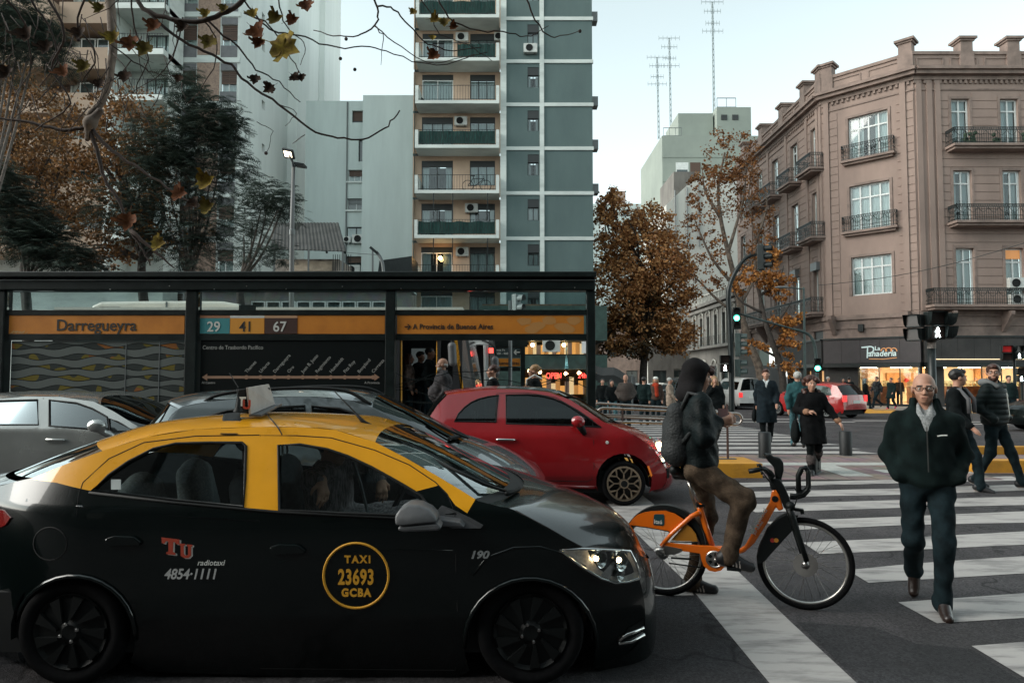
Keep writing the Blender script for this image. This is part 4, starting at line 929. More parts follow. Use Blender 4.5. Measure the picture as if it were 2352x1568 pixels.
 def pane(s, name, poly, m, off=-.012, parent=None, mir=True, step=.12):
  O = [s.S(p) for p in poly]; obs = []
  for k in ((0, 1) if mir else (0,)):
   mb = MB(); pts = [V((X, s.f(X, Z) - off, Z)) for X, Z in O]
   if k: pts = [s.mirror(q) for q in pts]; pts.reverse()
   c = sum(pts, V()) / len(pts); mb.v = pts; mb.f = [list(range(len(pts)))[::1]]; mb.m = [0]
   obs.append(mb.build(name, m, parent or s.root))
  return obs
 def trim(s, name, poly, m, r=.011, closed=True, off=0., parent=None, mir=True, n=5):
  pts = [s.p3(p, off) for p in poly]
  for k in ((0, 1) if mir else (0,)):
   q = [s.mirror(a) for a in pts] if k else pts
   MB().tube(q, r, n, closed=closed).build(name, m, parent or s.root, True)
 def plate(s, name, poly, m, off=.006, th=.02, parent=None, mir=False):
  """a raised piece following the side"""
  pts = [s.p3(p, off) for p in poly]; mb = MB(); mb.prism(pts, (0, th, 0)); return mb.build(name, m, parent or s.root)
 def wheel(s, c, r, w, rim, style, rr=.68, tyre=RUBBER, far=True, hubm=None):
  """wheel > tyre, rim, hub. c = hub centre (X, Z)"""
  for k in ((0, 1) if far else (0,)):
   y0 = s.f(c[0], .5) + .035; Yw = y0 if not k else 2 * s.Yc - y0; sg = -1 if not k else 1
   o = V((c[0], Yw, c[1])); ax = V((0, sg, 0))
   prof = [(r * rr, -.01), (r * .80, .012), (r * .93, .012), (r * .985, -.012), (r, -.05), (r, -w + .05), (r * .98, -w + .02), (r * .8, -w), (r * rr, -w)]
   ty = MB().lathe(o, ax, prof, 40).build('wheel', tyre, s.root, True)
   R_ = r * rr; d = MB()
   if style == 'disc':
    d.lathe(o, ax, [(0, .012), (R_ * .2, .014), (R_ * .3, .0), (R_ * .9, -.008), (R_, .006), (R_, -.06)], 36)
    for i in range(9):
     a = i * 2 * math.pi / 9; e = lambda t, q, h: o + ax * h + V((math.cos(t) * q, 0, math.sin(t) * q))
     d.prism([e(a - .20, R_ * .95, .014), e(a + .10, R_ * .95, .014), e(a + .26, R_ * .34, .02), e(a + .05, R_ * .34, .02)], ax * -.03)
   else:
    d.lathe(o, ax, [(R_ * .9, .012), (R_, .016), (R_, -.06), (R_ * .9, -.06)], 36)
    for i in range(8):
     a = i * math.pi / 4; e = lambda t, q, h: o + ax * h + V((math.cos(t) * q, 0, math.sin(t) * q))
     d.prism([e(a - .12, R_ * .28, .0), e(a + .12, R_ * .28, .0), e(a + .05, R_ * .60, .008), e(a - .05, R_ * .60, .008)], ax * -.03)
     for q in (-1, 1): d.prism([e(a - .05 * q, R_ * .56, .008), e(a + .06 * q, R_ * .56, .008), e(a + .34 * q, R_ * .93, .010), e(a + .22 * q, R_ * .95, .010)][::q], ax * -.028)
    d.lathe(o, ax, [(0, .03), (R_ * .26, .03), (R_ * .30, .0)], 20)
   d.build('rim', rim, ty, False)
   if style != 'disc':
    MB().lathe(o, ax, [(R_ * .9, -.075), (0, -.075)], 24).build('brake_disc', mat('brake_dark', (.02, .018, .016), .6), ty)
    MB().lathe(o, ax, [(0, .034), (R_ * .19, .034), (R_ * .2, .028)], 18).build('hub_cap', PLAS, ty)
   else:
    for i in range(4):
     a = i * math.pi / 2 + .35; MB().ball(o + ax * .022 + V((math.cos(a) * R_ * .24, 0, math.sin(a) * R_ * .24)), .011, 6).build('wheel_nut', STEEL, ty)
   lb_ = MB(); n = 14
   for i in range(n):
    a, b = math.pi * (i / n) * 1.1 - .16, math.pi * ((i + 1) / n) * 1.1 - .16; R2 = r * 1.16
    lb_.quad(o + ax * -.02 + V((math.cos(a) * R2, 0, math.sin(a) * R2)), o + ax * -.02 + V((math.cos(b) * R2, 0, math.sin(b) * R2)), o - ax * .35 + V((math.cos(b) * R2, 0, math.sin(b) * R2)), o - ax * .35 + V((math.cos(a) * R2, 0, math.sin(a) * R2)))
   lb_.build('wheel_well', DARK, s.root)
 def under(s, x0, x1, z0=.2, z1=.32):
  MB().box(x0, x1, s.Y0 + .1, 2 * s.Yc - s.Y0 - .1, z0, z1).build('underbody', DARK, s.root)
 def seats(s, xs, zc, m=SEATM, head=True, near=True, h=.62):
  for x in xs:
   for y in ((s.Yc - s.hw * .42), (s.Yc + s.hw * .42)):
    sm = sdf_mesh([('cap', (x, y - .12, zc + .02), (x - .02, y + .12, zc + .02), .1, .1), ('cap', (x - .12, y - .13, zc + h * .2), (x - .19, y - .11, zc + h * .78), .09, .075), ('cap', (x - .12, y + .13, zc + h * .2), (x - .19, y + .11, zc + h * .78), .09, .075), ('cap', (x - .13, y, zc + .1), (x - .19, y, zc + h * .8), .1, .1), ('cap', (x + .34, y, zc - .02), (x, y, zc), .15, .14)], .02, k=.06)
    st = mesh_part(sm, 'seat', m, s.root)
    if head: mesh_part(sdf_mesh([('ell', (x - .21, y, zc + h + .17), (.06, .13, .10))], .015), 'headrest', m, st); MB().tube([(x - .2, y - .05, zc + h * .85), (x - .21, y - .05, zc + h + .12)], .008, 5).tube([(x - .2, y + .05, zc + h * .85), (x - .21, y + .05, zc + h + .12)], .008, 5).build('headrest_post', STEEL, st)
def steering(root, c, tilt=.4, r=.185):
 c = V(c); ax = V((-math.cos(tilt), 0, math.sin(tilt))); x = V((0, 1, 0)); y = ax.cross(x)
 w = MB().tube([c + (x * math.cos(a) + y * math.sin(a)) * r for a in np.linspace(0, 6.283, 25)[:-1]], .015, 6, closed=True).build('steering_wheel', PLAS, root, True)
 b = MB(); [b.bar(c, c + (x * math.cos(a) + y * math.sin(a)) * r, .03, .015) for a in (-.2, math.pi + .2, 1.57)]; b.bar(c, c - ax * .3, .05); b.build('wheel_spoke', PLASG, w)
# ---- signed-distance modelling (bodies, clothes, soft shapes)
def surf_nets(F_, gx, gy, gz_):
 s = F_ < 0; nx, ny, nz = F_.shape
 c = s[:-1, :-1, :-1].astype(np.int8)
 cnt = np.zeros((nx - 1, ny - 1, nz - 1), np.int8)
 for i in (0, 1):
  for j in (0, 1):
   for k in (0, 1): cnt += s[i:nx - 1 + i, j:ny - 1 + j, k:nz - 1 + k]
 act = (cnt > 0) & (cnt < 8); idx = -np.ones(act.shape, np.int64); A = np.argwhere(act); idx[act] = np.arange(len(A))
 acc = np.zeros((len(A), 3)); num = np.zeros(len(A))
 cor = [(0, 0, 0), (1, 0, 0), (0, 1, 0), (1, 1, 0), (0, 0, 1), (1, 0, 1), (0, 1, 1), (1, 1, 1)]
 for a, b in ((0, 1), (2, 3), (4, 5), (6, 7), (0, 2), (1, 3), (4, 6), (5, 7), (0, 4), (1, 5), (2, 6), (3, 7)):
  ca, cb_ = np.array(cor[a]), np.array(cor[b]); ia, ib = A + ca, A + cb_
  fa = F_[ia[:, 0], ia[:, 1], ia[:, 2]]; fb = F_[ib[:, 0], ib[:, 1], ib[:, 2]]; m = (fa < 0) != (fb < 0)
  t = np.where(m, fa / np.where(m, fa - fb, 1), 0)[:, None]
  acc += np.where(m[:, None], ca + (cb_ - ca) * t, 0); num += m
 loc = A + acc / num[:, None]
 def pos(g, q): i = np.clip(np.floor(q).astype(int), 0, len(g) - 2); return g[i] + (q - i) * (g[i + 1] - g[i])
 v = np.stack([pos(gx, loc[:, 0]), pos(gy, loc[:, 1]), pos(gz_, loc[:, 2])], 1); faces = []
 for ax in range(3):
  sl0 = [slice(None)] * 3; sl1 = [slice(None)] * 3; sl0[ax] = slice(0, -1); sl1[ax] = slice(1, None)
  d = s[tuple(sl0)] != s[tuple(sl1)]; E_ = np.argwhere(d); o1, o2 = [(1, 2), (2, 0), (0, 1)][ax]
  E_ = E_[(E_[:, o1] > 0) & (E_[:, o2] > 0) & (E_[:, o1] < F_.shape[o1] - 1) & (E_[:, o2] < F_.shape[o2] - 1)]
  q = []
  for a, b in ((-1, -1), (0, -1), (0, 0), (-1, 0)):
   c_ = E_.copy(); c_[:, o1] += a; c_[:, o2] += b; q.append(idx[c_[:, 0], c_[:, 1], c_[:, 2]])
  q = np.stack(q, 1); inside = s[E_[:, 0], E_[:, 1], E_[:, 2]]; q[~inside] = q[~inside][:, ::-1]; faces.append(q)
 return v, np.concatenate(faces)
def prim_bb(p):
 if p[0] in ('cap', 'fcap'):
  a, b = np.array(p[1]), np.array(p[2]); r = max(p[3], p[4]) * (1.0 if p[0] == 'cap' else max(1, p[5])); return np.minimum(a, b) - r, np.maximum(a, b) + r
 if p[0] == 'ell': c, r = np.array(p[1]), np.array(p[2]); m = r.max() if len(p) > 3 else r; return c - m, c + m
def sdf_mesh(prims, vox, k=.03, subs=(), cuts=(), noise=None, thin=None):
 """smooth union of capsules ('cap', a, b, ra, rb), flattened capsules ('fcap', ..., flat, dir) and ellipsoids ('ell', c, r[, R]);
 subs are carved out; cuts are (point, normal): keeps the side the normal points away from."""
 lo = np.min([prim_bb(p)[0] for p in prims], 0) - k - 2 * vox; hi = np.max([prim_bb(p)[1] for p in prims], 0) + k + 2 * vox
 g = [np.arange(lo[i], hi[i] + vox, vox) for i in range(3)]; F_ = np.full([len(a) for a in g], .2)
 def field(p, X, Y, Z):
  if p[0] == 'ell':
   c, r = p[1], p[2]; q = [X - c[0], Y - c[1], Z - c[2]]
   if len(p) > 3: R = p[3]; q = [q[0] * R[0][i] + q[1] * R[1][i] + q[2] * R[2][i] for i in range(3)]
   a = np.sqrt(sum((q[i] / r[i]) ** 2 for i in range(3))); b = np.sqrt(sum((q[i] / r[i] ** 2) ** 2 for i in range(3))); return a * (a - 1) / np.maximum(b, 1e-6)
  a, b, ra, rb = np.array(p[1], float), np.array(p[2], float), p[3], p[4]; q = [X - a[0], Y - a[1], Z - a[2]]; ba = b - a
  t = np.clip((q[0] * ba[0] + q[1] * ba[1] + q[2] * ba[2]) / max(ba @ ba, 1e-9), 0, 1); q = [q[i] - t * ba[i] for i in range(3)]
  if p[0] == 'fcap':
   fl, dr = p[5], np.array(p[6], float); h = q[0] * dr[0] + q[1] * dr[1] + q[2] * dr[2]; L2 = q[0] ** 2 + q[1] ** 2 + q[2] ** 2 - h * h
   return (np.sqrt(np.maximum(L2 + (h / fl) ** 2, 1e-12)) - (ra + (rb - ra) * t)) * min(1, fl) if fl < 1 else np.sqrt(np.maximum(L2 + (h / fl) ** 2, 1e-12)) - (ra + (rb - ra) * t)
  return np.sqrt(q[0] ** 2 + q[1] ** 2 + q[2] ** 2) - (ra + (rb - ra) * t)
 def block(p, pad):
  l, h = prim_bb(p); sl = []
  for i in range(3): sl.append(slice(max(0, int((l[i] - pad - g[i][0]) / vox)), min(len(g[i]), int((h[i] + pad - g[i][0]) / vox) + 2)))
  return tuple(sl), np.meshgrid(*[g[i][sl[i]] for i in range(3)], indexing='ij')
 for p in prims:
  sl, (X, Y, Z) = block(p, k + vox * 2); d = field(p, X, Y, Z); o = F_[sl]; kk = p[-1]['k'] if isinstance(p[-1], dict) else k
  h = np.maximum(kk - np.abs(d - o), 0) / max(kk, 1e-6); F_[sl] = np.minimum(d, o) - h * h * kk * .25
 if noise:
  X, Y, Z = np.meshgrid(*g, indexing='ij', sparse=True); a, fr_, ph = noise
  F_ += a * (np.sin(X * fr_ + 3 * np.sin(Z * fr_ * .31 + ph)) * np.sin(Z * fr_ * 1.2 + 2 * np.sin(Y * fr_ * .6 + X * fr_ * .3 + ph)) + .6 * np.sin((X + Z * .6) * fr_ * 1.9 + ph) * np.sin(Y * fr_ * 1.7 + Z * fr_ * .8))
 for p in subs:
  sl, (X, Y, Z) = block(p, vox * 2 + .012); d = -field(p, X, Y, Z); o = F_[sl]; kk = .008; h = np.maximum(kk - np.abs(d - o), 0) / kk; F_[sl] = np.maximum(d, o) + h * h * kk * .25
 for pt_, n_ in cuts:
  X, Y, Z = np.meshgrid(*g, indexing='ij', sparse=True); F_ = np.maximum(F_, (X - pt_[0]) * n_[0] + (Y - pt_[1]) * n_[1] + (Z - pt_[2]) * n_[2])
 F_[0] = F_[-1] = .2; F_[:, 0] = F_[:, -1] = .2; F_[:, :, 0] = F_[:, :, -1] = .2
 return surf_nets(F_, *g)
def mesh_part(vf, name, m, parent, kind=None):
 v, f = vf; me = bpy.data.meshes.new(name); o = org_of(parent); o = np.array(o)
 me.vertices.add(len(v)); me.vertices.foreach_set('co', (v - o).astype(np.float32).ravel())
 me.loops.add(f.size); me.loops.foreach_set('vertex_index', f.astype(np.int32).ravel()); me.polygons.add(len(f))
 me.polygons.foreach_set('loop_start', np.arange(0, f.size, 4, dtype=np.int32)); me.polygons.foreach_set('loop_total', np.full(len(f), 4, dtype=np.int32))
 me.polygons.foreach_set('use_smooth', np.ones(len(f), bool)); me.materials.append(m); me.update(calc_edges=True); me.validate()
 return link(name, me, parent, kind)
# ---- the black and yellow taxi
taxi = thing('taxi', 'black taxi with yellow roof and round yellow taxi emblem on its door, nearest the camera', 'taxi', (-1, 4.6, 0))
T = Car(taxi, 3.80, .85, .955, .44, (.7, .22, .75, .20), (-3.05, .84), zmid=.62, bulge=.035)
YEL = paint('taxi_yellow', (.78, .345, .010), .3); BLK = paint('taxi_black', (.0018, .0040, .0038), .2, coat=.45)
TGAP = mat('panel_gap', (.002, .002, .002), .9)
arcF = [(1218 + 152 * math.cos(a), 1478 - 150 * math.sin(a)) for a in np.linspace(-.42, math.pi + .42, 22)]
arcR = [(172 + 140 * math.cos(a), 1462 - 140 * math.sin(a)) for a in np.linspace(-.42, math.pi + .42, 22)]
top = [(-190, 1150), (-20, 1118), (75, 1097), (160, 1062), (250, 1030), (340, 1003), (450, 986), (600, 980), (700, 981), (770, 987), (862, 1015), (930, 1050), (1000, 1090), (1060, 1126), (1098, 1150), (1130, 1158), (1184, 1172), (1260, 1213), (1336, 1257), (1400, 1259), (1447, 1262)]
front = [(1466, 1320), (1478, 1370), (1482, 1420), (1476, 1460), (1440, 1500), (1366, 1530)]
out = top + front + arcF + [(1050, 1556), (700, 1553), (340, 1542)] + arcR + [(-20, 1500), (-200, 1480)]
wF = [(640, 1022), (689, 1020), (752, 1031), (799, 1047), (853, 1072), (916, 1107), (968, 1138), (988, 1166), (985, 1186), (921, 1183), (780, 1178), (641, 1171)]
wR = [(211, 1126), (250, 1090), (295, 1059), (352, 1030), (404, 1018), (480, 1016), (556, 1016), (565, 1024), (563, 1100), (560, 1164), (400, 1148)]
dF = [(598, 999), (680, 1000), (760, 1005), (860, 1033), (940, 1067), (1000, 1107), (1028, 1135), (1045, 1178), (1047, 1290), (1051, 1400), (1046, 1538), (600, 1534)]
dR = [(596, 999), (450, 1001), (330, 1016), (250, 1053), (190, 1108), (180, 1140), (176, 1185), (200, 1245), (250, 1300), (300, 1350), (325, 1420), (340, 1525), (598, 1534)]
yl = [(55, 1097), (130, 1108), (200, 1125), (400, 1150), (560, 1165), (640, 1172), (670, 1172), (955, 1128), (1008, 1114), (1030, 1138), (1046, 1160), (1073, 1178), (1092, 1146), (1105, 1140)]
YP = [T.S(p) for p in yl] + [(1, 2.), (-4, 2.)]
mats_ = [BLK, YEL]
sd_ = T.side(out, [wF, wR], {'front_door': dF, 'rear_door': dR}, (mats_, lambda X, Z: 1 if pip(X, Z, YP) else 0), [yl], .06)
for w, d in ((wF, 'front_door'), (wR, 'rear_door')):
 T.pane('side_window', w, GLASSC, parent=None); T.trim('window_seal', w, PLAS, .009)
def gap(line, nm='panel_gap', r=.0035, closed=False): T.trim(nm, line, TGAP, r, closed, off=-.001, mir=False)
gap(dF, closed=True); gap(dR[:7]); gap([(1184, 1172), (1260, 1213), (1336, 1257), (1440, 1262)], r=.005); gap([(1046, 1160), (1047, 1290)])
T.trim('belt_moulding', [(205, 1131), (400, 1154), (560, 1169), (640, 1176), (780, 1183), (925, 1190), (985, 1192)], PLAS, .010, False)
T.skin('trunk_lid', [((-190, 1150), (-150, 1125)), ((-100, 1132), (-80, 1098)), ((-20, 1118), (0, 1088)), ((40, 1105), (60, 1074))], BLK)
T.skin('rear_window', [((75, 1097), (78, 1071)), ((160, 1062), (185, 1030)), ((235, 1035), (270, 1000))], GLASSC, 2.2)
T.skin('roof', [((235, 1035), (270, 1000)), ((340, 1003), (370, 969)), ((450, 986), (470, 955)), ((600, 980), (600, 949)), ((700, 981), (740, 955)), ((770, 987), (820, 966)), ((862, 1015), (893, 980))], YEL, 2.6)
T.skin('windshield', [((862, 1015), (893, 980)), ((930, 1050), (985, 1014)), ((1000, 1090), (1075, 1055)), ((1060, 1126), (1140, 1086)), ((1090, 1145), (1172, 1101))], GLASSC, 2.4)
T.skin('cowl', [((1090, 1145), (1172, 1101)), ((1098, 1150), (1190, 1107)), ((1120, 1157), (1203, 1111))], PLAS, 2.4)
hood = T.skin('hood', [((1120, 1157), (1203, 1108)), ((1150, 1163), (1240, 1114)), ((1184, 1172), (1290, 1127)), ((1260, 1213), (1368, 1152)), ((1310, 1240), (1420, 1180)), ((1350, 1258), (1449, 1207)), ((1400, 1260), (1466, 1238)), ((1447, 1263), (1478, 1262))], BLK, 2.6)
T.skin('front_bumper', [((1447, 1263), (1478, 1262)), ((1466, 1320), (1488, 1310)), ((1478, 1370), (1492, 1372)), ((1482, 1420), (1492, 1430)), ((1476, 1460), (1485, 1475)), ((1440, 1500), (1462, 1510)), ((1366, 1530), (1400, 1530))], BLK, 2.2, px_=2.6)
T.skin('rear_bumper', [((-200, 1480), (-150, 1420)), ((-200, 1300), (-160, 1270)), ((-190, 1150), (-150, 1125))], BLK)
wp = MB(); wp.tube([T.C((1185, 1112)) + V((0, -.38, .0)), T.C((1120, 1085)) + V((0, -.62, .02)), T.C((1010, 1045)) + V((0, -.45, .03))], .011, 5); wp.tube([T.C((1190, 1112)) + V((0, -.36, .03)), T.C((1165, 1108)) + V((0, -.6, .03))], .016, 5); wp.build('wiper', PLAS, taxi, True)
hl = [(1287, 1261), (1336, 1258), (1400, 1261), (1446, 1263), (1460, 1290), (1469, 1318), (1466, 1326), (1440, 1334), (1412, 1336), (1380, 1326), (1330, 1296)]
T.pane('headlight_housing', hl, mat('lamp_reflector', (.62, .58, .54), .34, metal=.55, var=.35, scale=12), .004, mir=False)
lens = T.pane('headlight', hl, GLASSL, .03, mir=False)[0]
T.trim('headlight_rim', hl, CHROME, .008, True, .016, mir=False)
for (x, y, r) in ((1372, 1281, .05), (1418, 1284, .06), (1415, 1315, .04)):
 c = T.p3((x, y), .0); ax = V((.75, -.65, 0)).normalized(); MB().lathe(c + ax * .012, ax, [(r, .02), (r * .7, -.0), (r * .25, -.02), (0, -.02)], 16).build('reflector', CHROME, lens, True)
for (x, y) in ((1368, 1280), (1420, 1283)): MB().ball(T.p3((x, y), .018), .016, 8).build('bulb', LAMPH, lens)
T.plate('reflector_divider', [(1380, 1318), (1405, 1290), (1412, 1290), (1400, 1330)], CHROME, .01, .01, lens)
T.trim('bumper_trim', [(1420, 1470), (1440, 1455), (1478, 1440)], CHROME, .012, False, .006, mir=False); T.trim('bumper_trim', [(1420, 1476), (1450, 1472), (1480, 1455)], CHROME, .012, False, .006, mir=False)
T.plate('fog_light_bezel', [(1425, 1466), (1444, 1440), (1478, 1420), (1480, 1440), (1450, 1462)], PLAS, .004, .01)
T.trim('arch_lip', arcF[2:-2], BLK, .014, False, .004, mir=False); T.trim('arch_lip', arcR[2:-2], BLK, .014, False, .004, mir=False)
T.trim('fender_crease', [(1085, 1320), (1120, 1280), (1180, 1258), (1240, 1256), (1300, 1272), (1345, 1300)], BLK, .011, False, -.006, mir=False)
T.trim('door_crease', [(640, 1290), (760, 1268), (900, 1262), (1040, 1264)], BLK, .012, False, -.0095, mir=False); T.trim('shoulder_crease', [(60, 1150), (180, 1165), (420, 1185), (598, 1196)], BLK, .014, False, -.0115, mir=False)
cF, cR = T.S((1218, 1486)), T.S((168, 1470))
HUBC = mat('black_wheel_cover', (.004, .005, .005), .5, spec=.25)
for c in (cF, cR): T.wheel((c[0], .305), .300, .19, HUBC, 'disc', .68)
T.under(-2.9, .25, .17, .5)
for x, y, d in ((662, 1262, 'front_door'), (286, 1243, 'rear_door')):
 h = MB(); c = T.p3((x, y), .022); pr = [c + V((dx, 0, dz)) for dx, dz in ((-.095, .02), (-.05, .034), (.06, .03), (.10, .0), (.09, -.02), (-.07, -.025), (-.1, -.0))]; h.prism(pr, (0, .03, 0)); h.build('door_handle', BLK, sd_[d], bevel=.008)
MB().tube([T.p3((115 + 38 * math.cos(a), 1248 + 38 * math.sin(a)), .0) for a in np.linspace(0, 6.28, 21)[:-1]], .004, 4, closed=True).build('fuel_flap', TGAP, taxi)
T.plate('window_sticker', [(254, 1101), (276, 1101), (276, 1124), (254, 1124)], mat('sticker', (.35, .38, .37), .6, var=.1), -.004, .004)
tl = T.plate('tail_light', [(-60, 1165), (10, 1170), (26, 1188), (14, 1205), (-60, 1235)], mat('red_lens', (.20, .012, .01), .2, coat=1), .01, .02)
mo = MB().prism([T.p3(p, .22) for p in ((923, 1186), (922, 1168), (932, 1152), (950, 1142), (975, 1143), (998, 1154), (1013, 1170), (1014, 1180), (940, 1188))], (0, .16, 0)).build('door_mirror', PLASG, taxi, True, bevel=.022)
MB().prism([T.p3(p, .21) for p in ((930, 1189), (1014, 1182), (1024, 1192), (1016, 1199), (940, 1202), (927, 1198))], (0, .15, 0)).build('mirror_shell', PLASG, mo, bevel=.012)
MB().prism([T.p3(p, .10) for p in ((1008, 1182), (1060, 1190), (1070, 1202), (1012, 1200))], (0, .10, 0)).build('mirror_foot', PLASG, mo, bevel=.008)
T.plate('mirror_base', [(985, 1192), (1015, 1160), (1046, 1172), (1080, 1188), (1110, 1205), (1104, 1212), (1040, 1212)], PLASG, .008, .02)
b0 = T.C((590, 946)) + V((.0, -.25, .02)); sg = thing('roof_sign', 'small wedge shaped taxi roof sign with a grey board on the yellow roof', 'taxi sign', tuple(b0))
rp = lambda x, y, Y: P(x, y, Y)
Ys0, Ys1 = 4.25, 5.0
A = [rp(537, 946, Ys0), rp(570, 950, Ys0), rp(563, 892, Ys0), rp(546, 894, Ys0)]
MB().prism(A, (0, .44, .0)).build('sign_case', PLAS, sg, bevel=.006)
bd = [rp(572, 951, Ys0 - .01), rp(565, 890, Ys0 - .01), rp(614, 882, Ys0 + .45), rp(628, 928, Ys0 + .45)]
MB().prism(bd, (.012, 0, .0)).build('sign_board', mat('grey_board', (.30, .28, .26), .6, var=.12, scale=8), sg)
MB().prism([rp(572, 952, Ys0), rp(600, 952, Ys0), rp(648, 926, Ys0 + .5), rp(627, 928, Ys0 + .5)], (0, 0, -.012)).build('sign_base', PLASG, sg)
RED = mat('emblem_red', (.36, .045, .02), .5); OFFW = mat('emblem_white', (.62, .62, .58), .5)
text('T', 'sign_lettering', OFFW, sg, rp(549, 931, Ys0) + V((0, -.012, 0)), (1, 0, 0), (0, 0, 1), .075, .002, .003, align='LEFT'); text('U', 'sign_lettering', RED, sg, rp(558, 938, Ys0) + V((0, -.012, 0)), (1, 0, 0), (0, 0, 1), .075, .002, .003, align='LEFT')
st = T.p3((528, 984), .012); sl_ = MB(); sl_.prism([T.p3((507, 996), .008), T.p3((546, 996), .008), rp(548, 950, 4.32), rp(512, 954, 4.32)], (0, .03, .012)); sl_.build('strap', PLAS, sg)
at = MB(); at.lathe(rp(547, 945, 4.2), (0, 0, 1), [(0, .09), (.006, .09), (.014, .03), (.03, .0)], 12); at.tube([rp(547, 930, 4.2), rp(545, 892, 4.2)], .0035, 5); at.build('sign_antenna', PLAS, sg, True)
aa = MB(); aa.tube([rp(846, 978, 4.6), rp(768, 898, 4.6)], .004, 5); aa.tube([rp(856, 984, 4.6), rp(836, 970, 4.6), rp(815, 948, 4.6)], [.024, .016, .006], 7); aa.build('roof_antenna', PLAS, taxi, True)
MB().tube([rp(608, 946, 4.4), rp(628, 968, 4.12), rp(641, 985, 3.98), rp(648, 998, 3.96)], .004, 5).build('roof_seam', TGAP, taxi)
LY = mat('lettering_yellow', (.62, .30, .02), .55); LS = mat('lettering_silver', (.40, .40, .39), .45)
def tt(body, x, y, cap, m, **k):
 off = k.pop('off', .004); o = T.p3((x, y), off); X, Z = T.S((x, y)); s = (T.S((x, y - cap))[1] - Z) / .73
 n = T.nrm(X, Z); uy = V((0, -n.z, -n.y)).normalized() if abs(n.z) > 1e-6 else V((0, 0, 1)); uy = uy if uy.z > 0 else -uy
 k['offset'] = k.get('offset', .01) * s * 4.0; return text(body, 'lettering', m, k.pop('par', taxi), o, (1, 0, .0), uy, s, .001, **k)
def serif(parts, m, off, dx=0, dy=0):
 for poly in parts: T.plate('emblem', [(x + dx, y + dy) for x, y in poly], m, off, .002)
Tl = [[(372, 1233), (413, 1238), (413, 1249), (405, 1248), (404, 1244), (399, 1243), (398, 1266), (404, 1269), (404, 1273), (383, 1271), (383, 1267), (388, 1265), (388, 1242), (382, 1241), (379, 1247), (373, 1246)]]
Ul = [[(414, 1247), (426, 1248), (426, 1251), (423, 1252), (423, 1270), (427, 1275), (433, 1273), (433, 1254), (430, 1252), (430, 1249), (443, 1250), (443, 1253), (440, 1255), (440, 1274), (434, 1280), (424, 1280), (416, 1275), (416, 1252), (413, 1250)]]
serif(Tl, OFFW, .003, 3.2, 2.2); serif(Ul, OFFW, .003, 3.0, 2.2); serif(Tl, RED, .006); serif(Ul, RED, .006)
tt('radiotaxi', 516, 1297, 13, OFFW, shear=.25, align='RIGHT', offset=.003, xs=1.0)
tt('4854·1111', 438, 1328, 24, LS, shear=.22, offset=.0055, xs=.88)
tt('TAXI', 822, 1291, 17, LY, offset=.011, spacing=1.35, xs=.95); tt('23693', 818, 1340, 35, LY, offset=.008, xs=.66, spacing=1.08); tt('GCBA', 818, 1368, 18, LY, offset=.012, spacing=1.2, xs=.92)
MB().tube([T.p3((818 + 74.5 * math.cos(a), 1321 + 74.5 * math.sin(a)), .002) for a in np.linspace(0, 6.283, 49)[:-1]], .007, 6, closed=True).build('emblem_ring', LY, taxi, True)
tt('190', 1100, 1281, 18, LS, shear=.25, offset=.008, xs=1.2)
T.seats((-1.45,), .55, SEATM); T.seats((-2.12,), .52, SEATG, False)
MB().box(-2.9, -.1, T.Y0 + .15, 2 * T.Yc - T.Y0 - .15, .28, .34).build('cabin_floor', DARK, taxi)
db_ = sdf_mesh([('cap', (-.42, T.Yc - .62, .86), (-.42, T.Yc + .62, .86), .13, .13), ('cap', (-.25, T.Yc - .62, .92), (-.25, T.Yc + .62, .92), .1, .1), ('cap', (-.35, T.Yc, .6), (-.35, T.Yc, .8), .2, .2)], .02, .08)
mesh_part(db_, 'dashboard', PLASG, taxi)
steering(taxi, (-.78, T.Yc + .36, .90), .45)
T.plate('door_card', [(640, 1178), (985, 1192), (1040, 1400), (640, 1400)], PLAS, -.1, .02)
MB().box(-.55, -.47, T.Yc - .14, T.Yc + .14, .9, 1.0).build('console_screen', PLAS, taxi)
# ---- grey estate car
grey = thing('grey_estate_car', 'dark grey estate car with black roof rails between the taxi and the red hatchback', 'car', (-1.5, 7.2, 0))
Q = Car(grey, 6.45, .87, .93, .42, (.5, .16, .7, .26), (-3.75, .40))
GRY = paint('grey_car_paint', (.10, .115, .118), .24, metal=.6)
topg = [(372, 990), (392, 955), (415, 935), (480, 922), (560, 914), (700, 910), (800, 918), (855, 935), (930, 980), (990, 1018), (1035, 1046), (1090, 1058), (1150, 1075), (1176, 1085), (1240, 1104)]
outg = topg + [(1250, 1130), (1253, 1180), (1240, 1230), (1150, 1250)] + [(1090 + 75 * math.cos(a), 1215 - 80 * math.sin(a)) for a in np.linspace(-.3, math.pi + .3, 12)] + [(700, 1255), (560, 1255)] + [(480 + 78 * math.cos(a), 1215 - 80 * math.sin(a)) for a in np.linspace(-.3, math.pi + .3, 12)] + [(330, 1230), (330, 1100), (345, 1040)]
gw = [[(455, 980), (470, 958), (520, 944), (560, 938), (565, 995), (470, 1000)], [(575, 937), (700, 932), (705, 1006), (578, 998)], [(716, 932), (780, 938), (840, 958), (900, 995), (950, 1030), (945, 1040), (720, 1010)]]
Q.side(outg, gw, {'front_door': [(710, 924), (800, 930), (850, 950), (960, 1025), (985, 1060), (985, 1220), (712, 1220)], 'rear_door': [(708, 924), (568, 930), (555, 1000), (560, 1150), (590, 1220), (708, 1220)]}, ([GRY], lambda X, Z: 0), (), .09)
for w in gw: Q.pane('side_window', w, GLASSTINT); Q.trim('window_seal', w, PLAS, .012)
Q.skin('tailgate', [((330, 1230), (335, 1190)), ((330, 1100), (332, 1080)), ((345, 1040), (345, 1025)), ((372, 990), (358, 975))], GRY)
